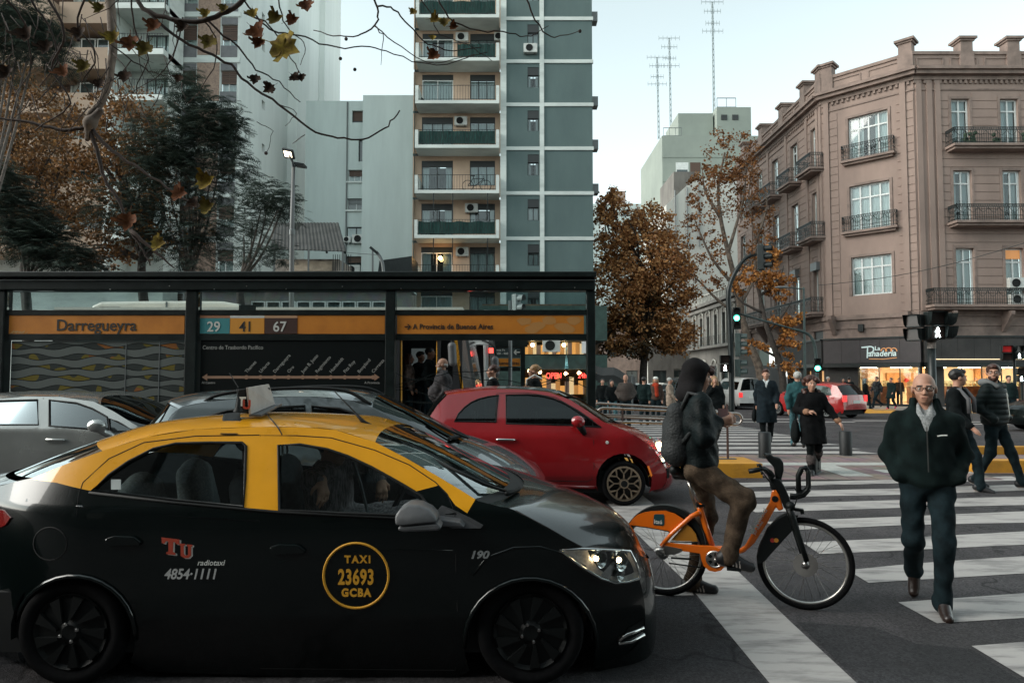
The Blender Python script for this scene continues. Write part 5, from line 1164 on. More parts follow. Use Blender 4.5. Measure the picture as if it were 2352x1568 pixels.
Q.skin('rear_window', [((372, 990), (358, 975)), ((392, 955), (382, 945)), ((411, 938), (400, 922))], GLASSTINT)
Q.skin('roof', [((411, 938), (400, 918)), ((425, 932), (412, 911)), ((480, 922), (470, 899)), ((560, 914), (560, 893)), ((700, 910), (700, 887)), ((800, 918), (815, 894)), ((855, 935), (875, 906))], GRY, 2.6)
Q.skin('windshield', [((855, 935), (875, 906)), ((930, 980), (960, 946)), ((990, 1018), (1030, 982)), ((1030, 1042), (1072, 1002))], GLASSTINT)
Q.skin('hood', [((1030, 1042), (1072, 1002)), ((1045, 1049), (1088, 1006)), ((1090, 1058), (1130, 1020)), ((1150, 1075), (1185, 1043)), ((1200, 1092), (1228, 1070)), ((1240, 1104), (1250, 1090))], GRY, 2.6)
Q.skin('front_bumper', [((1240, 1104), (1250, 1090)), ((1250, 1130), (1258, 1120)), ((1253, 1180), (1260, 1170)), ((1240, 1230), (1250, 1215))], GRY)
hg_ = [(1168, 1082), (1200, 1088), (1238, 1100), (1250, 1110), (1247, 1126), (1205, 1118), (1178, 1100)]
Q.pane('headlight_housing', hg_, MATS['lamp_reflector'], .004, mir=False); l_ = Q.pane('headlight', hg_, GLASSL, .03, mir=False)[0]
for x, y in ((1200, 1098), (1225, 1106)): MB().ball(Q.p3((x, y), .016), .028, 8).build('bulb', LAMPH, l_)
Q.trim('headlight_rim', hg_, PLAS, .008, mir=False); Q.trim('grille_trim', [(1246, 1104), (1256, 1115), (1252, 1135)], CHROME, .012, False, .006, mir=False)
for k in (0, 1):
 pts = ease([Q.p3(p, -.05) + V((0, 0, dz)) for p, dz in (((455, 930), .0), ((490, 921), .05), ((560, 914), .07), ((690, 909), .075), ((790, 914), .07), ((850, 932), .01))], 5)
 if k: pts = [Q.mirror(q) for q in pts]
 MB().tube(pts, .018, 7).build('roof_rail', PLAS, grey, True)
MB().tube([P(548, 890, 7.0), P(527, 856, 7.1)], .005, 5).build('roof_antenna', PLAS, grey)
wp = MB(); wp.tube([P(1075, 1006, 7.0), P(1040, 992, 6.9), P(985, 964, 6.95)], .013, 5); wp.tube([P(1058, 1000, 7.0), P(1032, 1006, 6.75)], .02, 5); wp.build('wiper', PLAS, grey)
for c in ((1090, 1225), (480, 1225)):
 q = Q.S(c); Q.wheel((q[0], .32), .32, .2, GREYM, 'spoke', .66)
Q.under(-3.5, -.2, .2, .5); Q.seats((-1.6, -2.5), .55, SEATM)
MB().box(-3.5, -.6, Q.Y0 + .15, 2 * Q.Yc - Q.Y0 - .15, .3, .36).build('cabin_floor', DARK, grey)
MB().box(-1.1, -.75, Q.Y0 + .2, 2 * Q.Yc - Q.Y0 - .2, .6, .95).build('dashboard', PLAS, grey)
# ---- red city hatchback
redc = thing('red_hatchback', 'small glossy red hatchback with gold spoked wheels stopped before the bus shelter', 'car', (.4, 9.8, 0))
Rd = Car(redc, 9.0, .81, .92, .40, (.5, .18, .75, .30), (-1.35, 2.12), zmid=.6, bulge=.05)
RP = paint('red_car_paint', (.26, .009, .012), .2)
zr = lambda x, y: (x * .3867 + 826.9, y * .3867 + 588)
arcf = [(1433 + 64 * math.cos(a), 1104 - 63 * math.sin(a)) for a in np.linspace(-.45, math.pi + .4, 16)]
arcr = [(1050 + 64 * math.cos(a), 1104 - 63 * math.sin(a)) for a in np.linspace(-.45, math.pi + .4, 16)]
topr = [(985, 960), (1005, 930), (1028, 906), (1064, 902), (1105, 896), (1150, 893), (1215, 895), (1262, 901), (1310, 918), (1352, 945), (1385, 968), (1408, 977), (1440, 990), (1475, 1010), (1504, 1035)]
outr = topr + [(1522, 1062), (1533, 1085), (1531, 1105), (1520, 1120), (1497, 1126)] + arcf + [(1370, 1121), (1118, 1117)] + arcr + [(980, 1090), (965, 1050), (968, 1000)]
rw = [[zr(*p) for p in ((560, 980), (585, 935), (620, 898), (660, 868), (705, 848), (760, 834), (822, 825), (812, 900), (808, 985))], [zr(*p) for p in ((868, 824), (1000, 822), (1080, 830), (1150, 846), (1220, 876), (1290, 920), (1360, 965), (1432, 1016), (1250, 1004), (868, 994))]]
rd = [zr(*p) for p in ((812, 815), (1000, 812), (1160, 838), (1300, 918), (1382, 975), (1388, 1100), (1390, 1250), (1376, 1325), (1350, 1338), (830, 1325), (808, 1300), (802, 990))]
Rs = Rd.side(outr, rw, {'door': rd}, ([RP], lambda X, Z: 0), (), .07)
for w in rw: Rd.pane('side_window', w, GLASSTINT); Rd.trim('window_seal', w, PLAS, .011)
Rd.trim('door_gap', rd, TGAP, .005, True, -.001, mir=False)
Rd.skin('tailgate', [((980, 1090), (970, 1080)), ((965, 1050), (955, 1040)), ((968, 1000), (960, 990)), ((985, 960), (978, 955))], RP)
Rd.skin('rear_window', [((985, 960), (978, 955)), ((1005, 930), (1000, 922)), ((1026, 907), (1020, 899))], GLASSTINT)
Rd.skin('roof', [((1026, 907), (1022, 897)), ((1064, 902), (1064, 891)), ((1105, 896), (1110, 887)), ((1140, 893.4), (1146, 885))], RP, 2.6)
Rd.skin('roof_glass', [((1140, 893.4), (1146, 885)), ((1180, 894), (1190, 885.5)), ((1240, 898), (1250, 890)), ((1275, 905), (1290, 897))], mat('black_roof_glass', (.03, .03, .032), .12, coat=.5), 2.6)
Rd.skin('windshield', [((1275, 905), (1290, 897)), ((1310, 918), (1325, 912)), ((1352, 945), (1370, 940)), ((1392, 971), (1412, 966))], GLASSTINT)
Rd.skin('hood', [((1392, 971), (1412, 966)), ((1408, 977), (1428, 971)), ((1440, 990), (1462, 984)), ((1475, 1010), (1500, 1006)), ((1504, 1035), (1525, 1034))], RP, 2.4)
Rd.skin('front_bumper', [((1504, 1035), (1525, 1034)), ((1522, 1062), (1538, 1058)), ((1533, 1085), (1543, 1080)), ((1531, 1105), (1542, 1102)), ((1520, 1120), (1530, 1118)), ((1497, 1126), (1505, 1126))], RP, 2.2)
MB().prism([Rd.p3((1024, 908), -.02), Rd.p3((1066, 901), -.02), Rd.p3((1068, 910), -.02), Rd.p3((1040, 917), -.02)], (0, 1.15, 0)).build('spoiler', RP, redc)
for (x, y, a, b, nm, kk) in ((1512, 1024, .075, .115, 'headlight', 1), (1522, 1055, .055, .058, 'fog_light', 0)):
 c = Rd.p3((x, y), .0); ax = V((.72, -.66, .2)).normalized(); up = V((-.2, 0, 1)); up = (up - ax * up.dot(ax)).normalized(); rt = up.cross(ax)
 o = MB(); ring = lambda s, h: [c + ax * h + rt * math.cos(t) * a * s + up * math.sin(t) * b * s for t in np.linspace(0, 6.283, 21)[:-1]]
 o.v = ring(1.1, -.02) + ring(1, .02) + ring(.55, .045); n = 20
 for k in (0, 1): o.f += [[k * n + i, k * n + (i + 1) % n, (k + 1) * n + (i + 1) % n, (k + 1) * n + i] for i in range(n)]
 o.f.append([2 * n + i for i in range(n)]); o.m = [0] * len(o.f); lo_ = o.build(nm, GLASSL, redc, True)
 MB().lathe(c - ax * .002, ax, [(a * .95, .012), (a * .5, .004), (0, .002)], 16).build('reflector', CHROME, lo_, True)
 if kk: MB().ball(c + ax * .022 + up * .02, .035, 8).build('bulb', LAMPH, lo_)
 else: MB().ball(c + ax * .01, .022, 8).build('bulb', emis('soft_bulb', (1, .7, .45), 3), lo_)
Rd.plate('side_marker', [zr(*p) for p in ((1706, 1248), (1716, 1244), (1736, 1300), (1728, 1310))], mat('amber_lens', (.7, .17, .02), .25, emit=.15), .012, .02)
Rd.plate('bumper_vent', [zr(*p) for p in ((1820, 1262), (1836, 1256), (1838, 1312), (1824, 1318))], PLAS, .012, .02)
hd = Rd.p3(zr(865, 1090), .03); MB().tube([hd + V((-.125, .02, 0)), hd + V((-.1, 0, .005)), hd + V((.1, 0, 0)), hd + V((.125, .02, 0))], .017, 7).build('door_handle', CHROME, Rs['door'], True)
MB().lathe(Rd.p3(zr(1468, 1106), .006), (0, -1, 0), [(0, .01), (.018, .01), (.022, 0)], 10).build('side_repeater', OFFW, redc)
m1 = Rd.p3(zr(1288, 975), .13); m2 = Rd.p3(zr(1335, 1058), .01)
mesh_part(sdf_mesh([('ell', tuple(m1), (.085, .07, .07)), ('ell', tuple(m1 + V((.015, 0, -.02))), (.075, .065, .06))], .01, .03), 'door_mirror', RP, redc); MB().tube([m1 + V((.01, .02, -.05)), (m1 + m2) / 2, m2], [.045, .05, .03], 8).build('mirror_stalk', PLAS, redc, True)
GOLD = mat('gold_alloy', (.34, .27, .20), .32, metal=.9)
for c in ((1433, 1106), (1050, 1106)):
 q = Rd.S(c); Rd.wheel((q[0], .292), .292, .19, GOLD, 'spoke', .78)
Rd.trim('sill_trim', [(1118, 1112), (1250, 1115), (1368, 1118)], RP, .03, False, -.01, mir=False)
Rd.under(-1.2, 1.45, .17, .45); Rd.seats((.55, -.3), .52, SEATM); steering(redc, (1.05, Rd.Yc + .33, .92), .5, .18)
MB().box(-1.2, 1.4, Rd.Y0 + .15, 2 * Rd.Yc - Rd.Y0 - .15, .28, .34).build('cabin_floor', DARK, redc); MB().box(1.15, 1.5, Rd.Y0 + .2, 2 * Rd.Yc - Rd.Y0 - .2, .6, .93).build('dashboard', PLAS, redc)
wp = MB(); wp.tube([P(1404, 966, 9.7), P(1425, 974, 9.5), P(1400, 962, 9.35)], .012, 5); wp.build('wiper', PLAS, redc)
# ---- silver saloon at the left
silv = thing('silver_saloon', 'silver saloon car behind the taxi boot, in front of the wave patterned glass', 'car', (-6.4, 9.9, 0))
Sv = Car(silv, 9.0, .87, .98, .42, (.5, .1, .8, .22), (-9.4, -4.25))
SIL = paint('silver_car_paint', (.33, .34, .325), .24, metal=.65)
tops = [(-330, 985), (-200, 968), (-100, 930), (-20, 917), (60, 910), (140, 911), (216, 922), (262, 945), (315, 978), (345, 992), (380, 1000), (440, 1025)]
outs = tops + [(455, 1060), (452, 1120), (430, 1135)] + [(360 + 62 * math.cos(a), 1122 - 62 * math.sin(a)) for a in np.linspace(-.3, math.pi + .3, 12)] + [(0, 1140), (-100, 1140)] + [(-160 + 62 * math.cos(a), 1122 - 62 * math.sin(a)) for a in np.linspace(-.3, math.pi + .3, 12)] + [(-330, 1130)]
sw = [[(-150, 968), (-110, 938), (-20, 921), (86, 918), (88, 975), (-20, 975)], [(113, 918), (175, 925), (212, 938), (246, 957), (250, 988), (113, 978)], [(250, 960), (270, 968), (310, 990), (252, 990)]]
Sd = Sv.side(outs, sw, {'front_door': [(101, 914), (180, 918), (240, 946), (300, 985), (312, 1010), (310, 1120), (101, 1128)], 'rear_door': [(99, 914), (-20, 915), (-90, 935), (-95, 1000), (-80, 1080), (-60, 1128), (99, 1128)]}, ([SIL], lambda X, Z: 0), (), .09)
for w in sw: Sv.pane('side_window', w, GLASSTINT); Sv.trim('window_seal', w, PLAS, .013)
Sv.trim('door_gap', [(100, 914), (100, 1128)], TGAP, .006, False, -.001, mir=False)
Sv.skin('trunk_lid', [((-330, 985), (-335, 972)), ((-200, 968), (-205, 958))], SIL); Sv.skin('rear_window', [((-200, 968), (-205, 958)), ((-100, 930), (-100, 918))], GLASSTINT)
Sv.skin('roof', [((-100, 930), (-100, 916)), ((-20, 917), (-20, 904)), ((60, 910), (60, 898)), ((140, 911), (150, 897)), ((216, 922), (240, 902)), ((232, 929), (262, 907))], SIL, 2.6)
Sv.skin('windshield', [((232, 929), (262, 907)), ((262, 945), (310, 922)), ((315, 978), (360, 943)), ((338, 989), (383, 951))], GLASSTINT)
Sv.skin('hood', [((338, 989), (383, 951)), ((380, 1000), (410, 965)), ((440, 1025), (470, 1000))], SIL); Sv.skin('front_bumper', [((440, 1025), (470, 1000)), ((455, 1060), (485, 1050)), ((430, 1135), (470, 1130))], SIL)
c = Sv.p3((237, 976), .14); mesh_part(sdf_mesh([('ell', tuple(c), (.12, .07, .085)), ('cap', tuple(c + V((.06, .02, -.08))), tuple(Sv.p3((256, 1000), .0)), .04, .05)], .012, .04), 'door_mirror', SIL, silv)
hd = Sv.p3((128, 1010), .03); MB().tube([hd + V((-.12, .02, 0)), hd + V((-.1, 0, .008)), hd + V((.1, 0, 0)), hd + V((.13, .02, 0))], .018, 7).build('door_handle', SIL, Sd['front_door'], True)
for cc in ((360, 1125), (-160, 1125)):
 q = Sv.S(cc); Sv.wheel((q[0], .31), .31, .2, GREYM, 'spoke', .66)
Sv.under(-9.0, -5, .2, .5); Sv.seats((-6.5, -7.4), .55, SEATM); MB().box(-9, -5.2, Sv.Y0 + .15, 2 * Sv.Yc - Sv.Y0 - .15, .3, .36).build('cabin_floor', DARK, silv)
# ---- bus shelter
YS = 11.6
def PS(x, y, d=0.): return P(x, y, YS - d)
shel = thing('bus_shelter', 'long black bus shelter with orange sign panels, a route map board and wave patterned glass', 'bus shelter', (-4, YS, .24))
SHB = mat('shelter_black', (.0045, .0085, .008), .45, var=.25, scale=5, spec=.25)
ORA = mat('sign_orange_panel', (.50, .175, .014), .5, col2=(.36, .115, .012), scale=2.2, mix=(.25, .6), detail=8)
xr_ = PS(1366, 700).x; xl_ = -12.
def pbox(x0, x1, y0, y1, d0, d1, m, name, parent, bevel=0):
 a, b = P(x0, y1, YS - d1), P(x1, y0, YS - d1); return MB().box(a.x, b.x, YS - d1, YS - d0, a.z, b.z).build(name, m, parent, bevel=bevel)
z0, z1, z2 = PS(700, 668).z, PS(700, 640).z, PS(700, 627).z
MB().box(xl_, xr_, YS - .12, YS + .22, z0, z1).build('roof_beam', SHB, shel, bevel=.02)
MB().box(xl_, xr_ + .01, YS - .2, YS + .30, z1 + .002, z2).build('roof_lip', SHB, shel, bevel=.015)
MB().box(xl_, xr_ - .01, YS - .14, YS - .123, z1 - .05, z1 - .035).build('drip_edge', GREYM, shel)
for k in range(11): MB().ball((xr_ - .35 - k * .78 + .2 * math.sin(k * 5), YS - .124, z0 + .04 + .03 * math.sin(k * 3)), .011, 6).build('rivet', STEEL, shel)
for x0, x1 in ((-16, 18), (431, 457), (887, 909), (1347, 1366)):
 MB().box(PS(x0, 700).x, PS(x1, 700).x, YS - .08, YS + .12, .2, z0 - .002).build('column', SHB, shel, bevel=.012)
 MB().box(PS(x0, 700).x - .05, PS(x1, 700).x + .05, YS + 2.3, YS + 2.45, .2, z0 - .002).build('rear_column', SHB, shel) if x0 > 400 and x0 < 500 else None
for a, b in ((18.3, 430.7), (457.3, 886.7), (909.3, 1346.7)):
 pbox(a, b, 712, 723, -.06, .04, SHB, 'sign_frame', shel); pbox(a, b, 767, 781, -.06, .04, SHB, 'sign_frame', shel)
 MB().box(PS(a, 700).x, PS(b, 700).x, YS - .02, YS + .02, PS(600, 712).z + .003, z0 - .004).build('clear_pane', GLASST, shel)
s1 = pbox(20, 424, 724, 766.5, -.03, .025, ORA, 'sign_panel', shel); s2 = pbox(459, 884, 724, 766.5, -.03, .025, ORA, 'sign_panel', shel); s3 = pbox(912, 1341, 724, 766.5, -.03, .025, ORA, 'sign_panel', shel)
INK = mat('sign_ink', (.012, .010, .008), .6); PALEI = mat('pale_ink', (.50, .50, .46), .6); DIMI = mat('dim_ink', (.26, .26, .24), .6)
def st(body, x, y, cap, m, par, d=.03, **k):
 o = PS(x, y, d); s = cap * YS / F / .73; return text(body, k.pop('name', 'lettering'), m, par, o, (1, 0, 0), (0, 0, 1), s, .002, offset=k.pop('off', .014) * s, **k)
st('Darregueyra', 221, 759, 27, INK, s1, xs=.98)
GR = mat('faded_print', (.42, .25, .10), .6)
for k in range(5): MB().prism([PS(22 + k * 8, 766 - 5 * math.sin(k), .027), PS(30 + k * 8, 765, .027), PS(34 + k * 8, 757 + 2 * k % 5, .027)], (0, -.001, 0)).build('scratch', GR, s1)
for t, x0, x1, m, ink, capm in (('29', 459, 528, mat('teal_square', (.035, .19, .20), .5), PALEI, mat('rust_strip', (.30, .13, .06), .6)), ('41', 528.3, 607, mat('amber_square', (.55, .23, .025), .5), INK, PALEI), ('67', 607.3, 683, mat('brown_square', (.045, .018, .012), .5), PALEI, mat('tan_strip', (.42, .24, .13), .6))):
 p_ = pbox(x0, x1, 730.5, 766, -.02, .031, m, 'route_square', s2); pbox(x0, x1, 724.5, 730.2, -.02, .031, capm, 'route_strip', s2)
 st(t, (x0 + x1) / 2 - 3, 761, 24, ink, p_, .035, xs=.95, off=.012)
st('A Provincia de Buenos Aires', 948, 755.5, 12.5, INK, s3, align='LEFT', xs=.93)
ar = MB(); ar.bar(PS(929, 750, .03), PS(942, 750, .03), .012, .014); ar.bar(PS(936, 744, .03), PS(942.5, 750, .03), .012, .014); ar.bar(PS(936, 756, .03), PS(942.5, 750, .03), .012, .014); ar.build('arrow', INK, s3)
FP = mat('faded_leaf_print', (.40, .19, .05), .6)
rs = random.Random(3)
for cx, cy in ((1205, 738), (1235, 748), (1262, 737), (1290, 750), (1318, 735), (1222, 756), (1305, 757)):
 pts = [PS(cx + (14 + 6 * rs.random()) * math.cos(a), cy + (7 + 5 * rs.random()) * math.sin(a), .0262) for a in np.linspace(0, 6.283, 10)[:-1]]; MB().prism(pts, (0, -.0006 - .0004 * rs.random(), 0)).build('faded_print', FP, s3)
bd = pbox(459, 884, 781.3, 900, -.03, .02, mat('board_black', (.004, .006, .006), .4, spec=.2), 'map_board', shel)
st('Centro de Trasbordo Pacífico', 465, 802, 9.5, DIMI, bd, .024, align='LEFT', off=.006, xs=.88)
TAN = mat('route_line', (.28, .16, .10), .6)
rl = MB(); q = lambda x, y: PS(x, y, .022); rl.prism([q(474, 863), q(862, 863), q(862, 869), q(474, 869)], (0, -.003, 0)); rl.build('route_line', TAN, bd)
for sx, tip in ((476, 464), (860, 872)): MB().prism([q(sx, 858), q(sx, 874), q(tip, 866)], (0, -.004, 0)).build('route_arrow', TAN, bd)
for i, nme in enumerate(('Thames', 'Uriarte', 'Darregueyra', 'Oro', 'Juan B. Justo', 'Regimiento', 'Humboldt', 'Fitz Roy', 'Bonpland', 'Carranza')):
 x = 566 + i * 32.3; MB().lathe(q(x, 866), (0, -1, 0), [(0, .006), (.035, .006), (.035, 0)], 12).build('route_stop', TAN, bd)
 c_ = math.cos(.85); s_ = math.sin(.85); text(nme, 'stop_name', DIMI, bd, q(x + 1, 857), (c_, 0, s_), (-s_, 0, c_), .078, .001, offset=.0008, align='LEFT')
st('Al Centro', 463, 881, 5.5, DIMI, bd, .024, align='LEFT', off=.01); st('A Provincia', 872, 881, 5.5, DIMI, bd, .024, align='RIGHT', off=.01)
pbox(459, 884, 900.3, 985, -.03, .02, SHB, 'lower_panel', shel)
def wave_mat():
 m = bpy.data.materials.new('wave_glass'); m.use_nodes = True; n = m.node_tree.nodes; l = m.node_tree.links; b = n['Principled BSDF']; b.inputs['Roughness'].default_value = .12
 tc = n.new('ShaderNodeTexCoord'); sp = n.new('ShaderNodeSeparateXYZ'); l.new(tc.outputs['Object'], sp.inputs[0])
 def M(op, a, c=None, d=None):
  x = n.new('ShaderNodeMath'); x.operation = op
  for i, v in enumerate((a, c, d)):
   if v is None: continue
   if isinstance(v, (int, float)): x.inputs[i].default_value = v
   else: l.new(v, x.inputs[i])
  return x.outputs[0]
 zz = M('DIVIDE', sp.outputs['Z'], .178); k = M('ROUND', zz); g = M('SUBTRACT', zz, k); par = M('MULTIPLY', k, math.pi); ph = M('ADD', M('MULTIPLY', sp.outputs['X'], 2 * math.pi / .68), par)
 g2 = M('SUBTRACT', g, M('MULTIPLY', M('SINE', M('MULTIPLY', ph, .5)), .10)); th = M('ADD', M('MULTIPLY', M('COSINE', ph), .13), .17)
 dark = M('LESS_THAN', M('ABSOLUTE', g2), th); edge = M('LESS_THAN', M('ABSOLUTE', M('SUBTRACT', M('ABSOLUTE', g2), th)), .035)
 no = n.new('ShaderNodeTexNoise'); no.inputs['Scale'].default_value = 2.4; no.inputs['Detail'].default_value = 1; l.new(tc.outputs['Object'], no.inputs['Vector'])
 spot = M('MULTIPLY', M('GREATER_THAN', no.outputs['Fac'], .54), dark)
 def mix(f, a, c):
  x = n.new('ShaderNodeMix'); x.data_type = 'RGBA'; l.new(f, x.inputs[0])
  for i, v in ((6, a), (7, c)):
   if isinstance(v, tuple): x.inputs[i].default_value = (*v, 1)
   else: l.new(v, x.inputs[i])
  return x.outputs[2]
 no2 = n.new('ShaderNodeTexNoise'); no2.inputs['Scale'].default_value = 1.1; l.new(tc.outputs['Object'], no2.inputs['Vector'])
 oc = mix(M('GREATER_THAN', no2.outputs['Fac'], .5), (.20, .15, .02), (.32, .11, .02))
 c0 = mix(dark, (.115, .125, .118), (.040, .045, .043)); c1 = mix(M('MULTIPLY', spot, .6), c0, oc); c2 = mix(edge, c1, (.012, .014, .014)); l.new(c2, b.inputs['Base Color']); return m
pbox(20, 424, 783, 985, -.015, .005, wave_mat(), 'patterned_glass', shel)
for x in (367, 290): MB().box(PS(x, 800).x - .006, PS(x, 800).x + .006, YS - .012, YS - .006, .3, PS(x, 783).z).build('glass_joint', GREYM, shel)
wn = MB()
for i in range(7):
 y = 856 + i * 15; a = [PS(909 + (1347 - 909) * t, y + 12 * math.sin(t * 9 + i * 1.9) + 7 * math.sin(t * 17 + i), .0) for t in np.linspace(0, 1, 40)]; wn = MB().tube(a, .0085, 4); wn.build('guard_wire', SHB, shel)
# ---- buses
CREAMB = mat('bus_cream', (.74, .66, .58), .4, var=.06, scale=1); BUSB = mat('bus_dark_body', (.02, .022, .024), .35); BUSW = mat('bus_white_body', (.45, .46, .45), .4); YELB = mat('bus_yellow', (.55, .26, .02), .4)
bus = thing('city_bus', 'city bus with a cream roof pod and open front door behind the route map', 'bus', (-5, 16, .0))
Yb = 15.6; B = lambda x, y, Y=Yb: P(x, y, Y)
zr0, zf, zs_ = B(600, 713).z, .55, B(600, 905).z
x0, x1, xd0, xd1 = B(120, 800).x, B(1062, 800).x, B(918, 800).x, B(1004, 800).x
fb_ = Fr((0, Yb), (10, Yb))
MB().wall(fb_, x0, x1, .3, zr0, [(xd0, xd1, .45, B(950, 776).z), (B(1012, 800).x, B(1040, 800).x, 1.6, B(950, 778).z)] + [(x0 + .5 + k * 1.35, x0 + 1.7 + k * 1.35, 1.5, 2.7) for k in range(5)], .06).build('body_side', BUSB, bus)
MB().box(x0, x1, Yb + 2.45, Yb + 2.5, .3, zr0).build('far_side', BUSB, bus); MB().box(x0, x1, Yb + .03, Yb + 2.45, zr0 - .06, zr0 + .08).build('roof', CREAMB, bus); MB().box(x0, x0 + .05, Yb, Yb + 2.5, .3, zr0).build('rear', BUSB, bus)
MB().box(x0, x1 - .3, Yb + .05, Yb + 2.4, .4, .5).build('floor', DARK, bus)
pod = []
for x, y in ((186, 713), (196, 698), (215, 690), (300, 688.5), (420, 688), (500, 689), (535, 695), (560, 713)): pod.append(B(x, y))
pd_ = MB().prism([p + V((0, .25, 0)) for p in pod], (0, 2.0, 0)).build('roof_pod', CREAMB, bus, bevel=.06)
MB().box(B(368, 700).x, B(372, 700).x, Yb + .24, Yb + .248, B(370, 711).z, B(370, 690).z).build('pod_seam', GREYM, pd_)
MB().box(B(213, 700).x, B(262, 700).x, Yb + .238, Yb + .247, B(370, 711).z, B(370, 702).z).build('maker_plate', mat('plate_grey', (.16, .14, .12), .6), pd_)
text('CLIMABUS', 'lettering', INK, pd_, B(238, 710) + V((0, .235, 0)), (1, 0, 0), (0, 0, 1), .085, .002, .001, xs=1.05)
for k in range(5):
 a = x0 + .5 + k * 1.35; MB().box(a, a + 1.2, Yb + .02, Yb + .03, 1.5, 2.7).build('window', GLASSD, bus)
ws = [B(1045, 779, Yb + .1), B(1064, 900, Yb + .1), B(1093, 905, Yb + .3), B(1070, 779, Yb + .3)]
MB().prism([B(1043, 776), B(1050, 776), B(1066, 905), B(1059, 905)], (0, .06, 0)).build('door_pillar', YELB, bus)
MB().quad(B(1050, 776, Yb + .02), B(1066, 905, Yb + .02), B(1092, 905, Yb + .5), B(1072, 776, Yb + .5)).build('windscreen', mat('bus_windscreen', (.05, .05, .05), .15, coat=.6), bus)
MB().quad(B(1072, 776, Yb + .5), B(1092, 905, Yb + .5), B(1092, 905, Yb + .5) + V((.1, 2, 0)), B(1072, 776, Yb + .5) + V((.1, 2, 0))).build('windscreen', MATS['bus_windscreen'], bus)
MB().prism([B(1069, 776, Yb + .48), B(1075, 776, Yb + .48), B(1096, 905, Yb + .48), B(1089, 905, Yb + .48)], (0, .05, 0)).build('windscreen_post', GREYM, bus)
mesh_part(sdf_mesh([('cap', tuple(B(1038, 795, Yb - .25)), tuple(B(1040, 832, Yb - .25)), .095, .095)], .015), 'wing_mirror', PLASG, bus); MB().tube([B(1034, 779, Yb), B(1036, 779, Yb - .2), B(1038, 790, Yb - .25)], .02, 5).build('mirror_arm', PLAS, bus)
for x in (922, 1004): MB().tube([B(x, 776, Yb + .05), B(x, 960, Yb + .05)], .02, 6).build('grab_pole', YELB, bus)
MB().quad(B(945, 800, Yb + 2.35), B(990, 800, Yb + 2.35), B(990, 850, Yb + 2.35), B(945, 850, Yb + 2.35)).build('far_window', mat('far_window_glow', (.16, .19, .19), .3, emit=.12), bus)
MB().box(B(918, 776).x, B(1012, 776).x, Yb - .02, Yb + .02, B(950, 781).z, B(950, 776).z).build('door_header', GREYM, bus)
for x in (-8.6, -2.5): MB().lathe((x, Yb + .02, .45), (0, -1, 0), [(0, .0), (.3, .02), (.45, .02), (.47, -.05), (.47, -.3)], 24).build('wheel', RUBBER, bus)
b2 = thing('white_bus', 'white fronted bus in the next bay, to the right of the dark bus', 'bus', (-4, 19.2, 0))
Y2b = 19.0; B2 = lambda x, y, Y=Y2b: P(x, y, Y)
a0, a1 = B2(560, 800).x, B2(1122, 800).x
f2b = Fr((0, Y2b), (10, Y2b)); MB().wall(f2b, a0, a1, .3, 3.0, [(B2(1093, 800).x, B2(1112, 800).x, .6, B2(1100, 792).z), (B2(1068, 800).x, B2(1083, 800).x, 1.2, B2(1100, 785).z)], .08).build('body_side', BUSW, b2)
MB().box(a0, a1, Y2b + .02, Y2b + 2.4, 2.95, 3.1).build('roof', BUSW, b2); MB().box(a0, a1, Y2b + .3, Y2b + 2.4, .3, 2.9).build('cabin', BUSB, b2)
MB().tube(ease([B2(1091, 905, Y2b - .03), B2(1091, 800, Y2b - .03), B2(1095, 791, Y2b - .03), B2(1108, 791, Y2b - .03), B2(1113, 800, Y2b - .03), B2(1114, 905, Y2b - .03)], 4), .035, 6).build('door_frame', BUSW, b2, True)
MB().quad(B2(1122, 777, Y2b), B2(1133, 900, Y2b), B2(1146, 900, Y2b + 1), B2(1136, 777, Y2b + 1)).build('windscreen', MATS['bus_windscreen'], b2)
mesh_part(sdf_mesh([('cap', tuple(B2(1137, 826, Y2b - .4)), tuple(B2(1139, 858, Y2b - .4)), .10, .10)], .02), 'wing_mirror', PLASG, b2); MB().tube(ease([B2(1108, 782, Y2b - .05), B2(1120, 786, Y2b - .3), B2(1136, 798, Y2b - .4), B2(1139, 815, Y2b - .4)], 4), .03, 6).build('mirror_arm', PLAS, b2, True)
MB().cbox(B2(1128, 805, Y2b - .02), .12, .03, .14).build('red_sticker', NEON, b2)
s9 = thing('far_bus_shelter', 'second bus shelter beyond the buses with a small orange Buenos Aires panel', 'bus shelter', (-.3, 22, 0))
K = lambda x, y: P(x, y, 22.0)
def kbox(x0, x1, y0, y1, m, n, d=.1, par=s9, off=0.): a, b = K(x0, y1), K(x1, y0); return MB().box(a.x, b.x, 22 - off - d, 22 - off, a.z, b.z).build(n, m, par)
kbox(1080, 1212, 750, 797, SHB, 'roof_beam'); kbox(1196, 1206, 797.3, 960, SHB, 'column'); kbox(1080, 1090, 797.3, 960, SHB, 'column')
kp = kbox(1092, 1195, 798, 821, mat('far_sign_dark', (.02, .035, .035), .5), 'sign_panel', .06); text('Santa Fe', 'lettering', PALEI, kp, K(1136, 806) + V((0, -.07, 0)), (1, 0, 0), (0, 0, 1), .1, .001, .001, align='LEFT'); text('4500 - 4600', 'lettering', PALEI, kp, K(1136, 814) + V((0, -.07, 0)), (1, 0, 0), (0, 0, 1), .1, .001, .001, align='LEFT')
w_ = MB(); w_.bar(K(1180, 809) + V((0, -.07, 0)), K(1194, 809) + V((0, -.07, 0)), .03); w_.bar(K(1180, 809) + V((0, -.07, 0)), K(1186, 804) + V((0, -.07, 0)), .03); w_.bar(K(1180, 809) + V((0, -.07, 0)), K(1186, 814) + V((0, -.07, 0)), .03); w_.build('arrow', PALEI, kp)
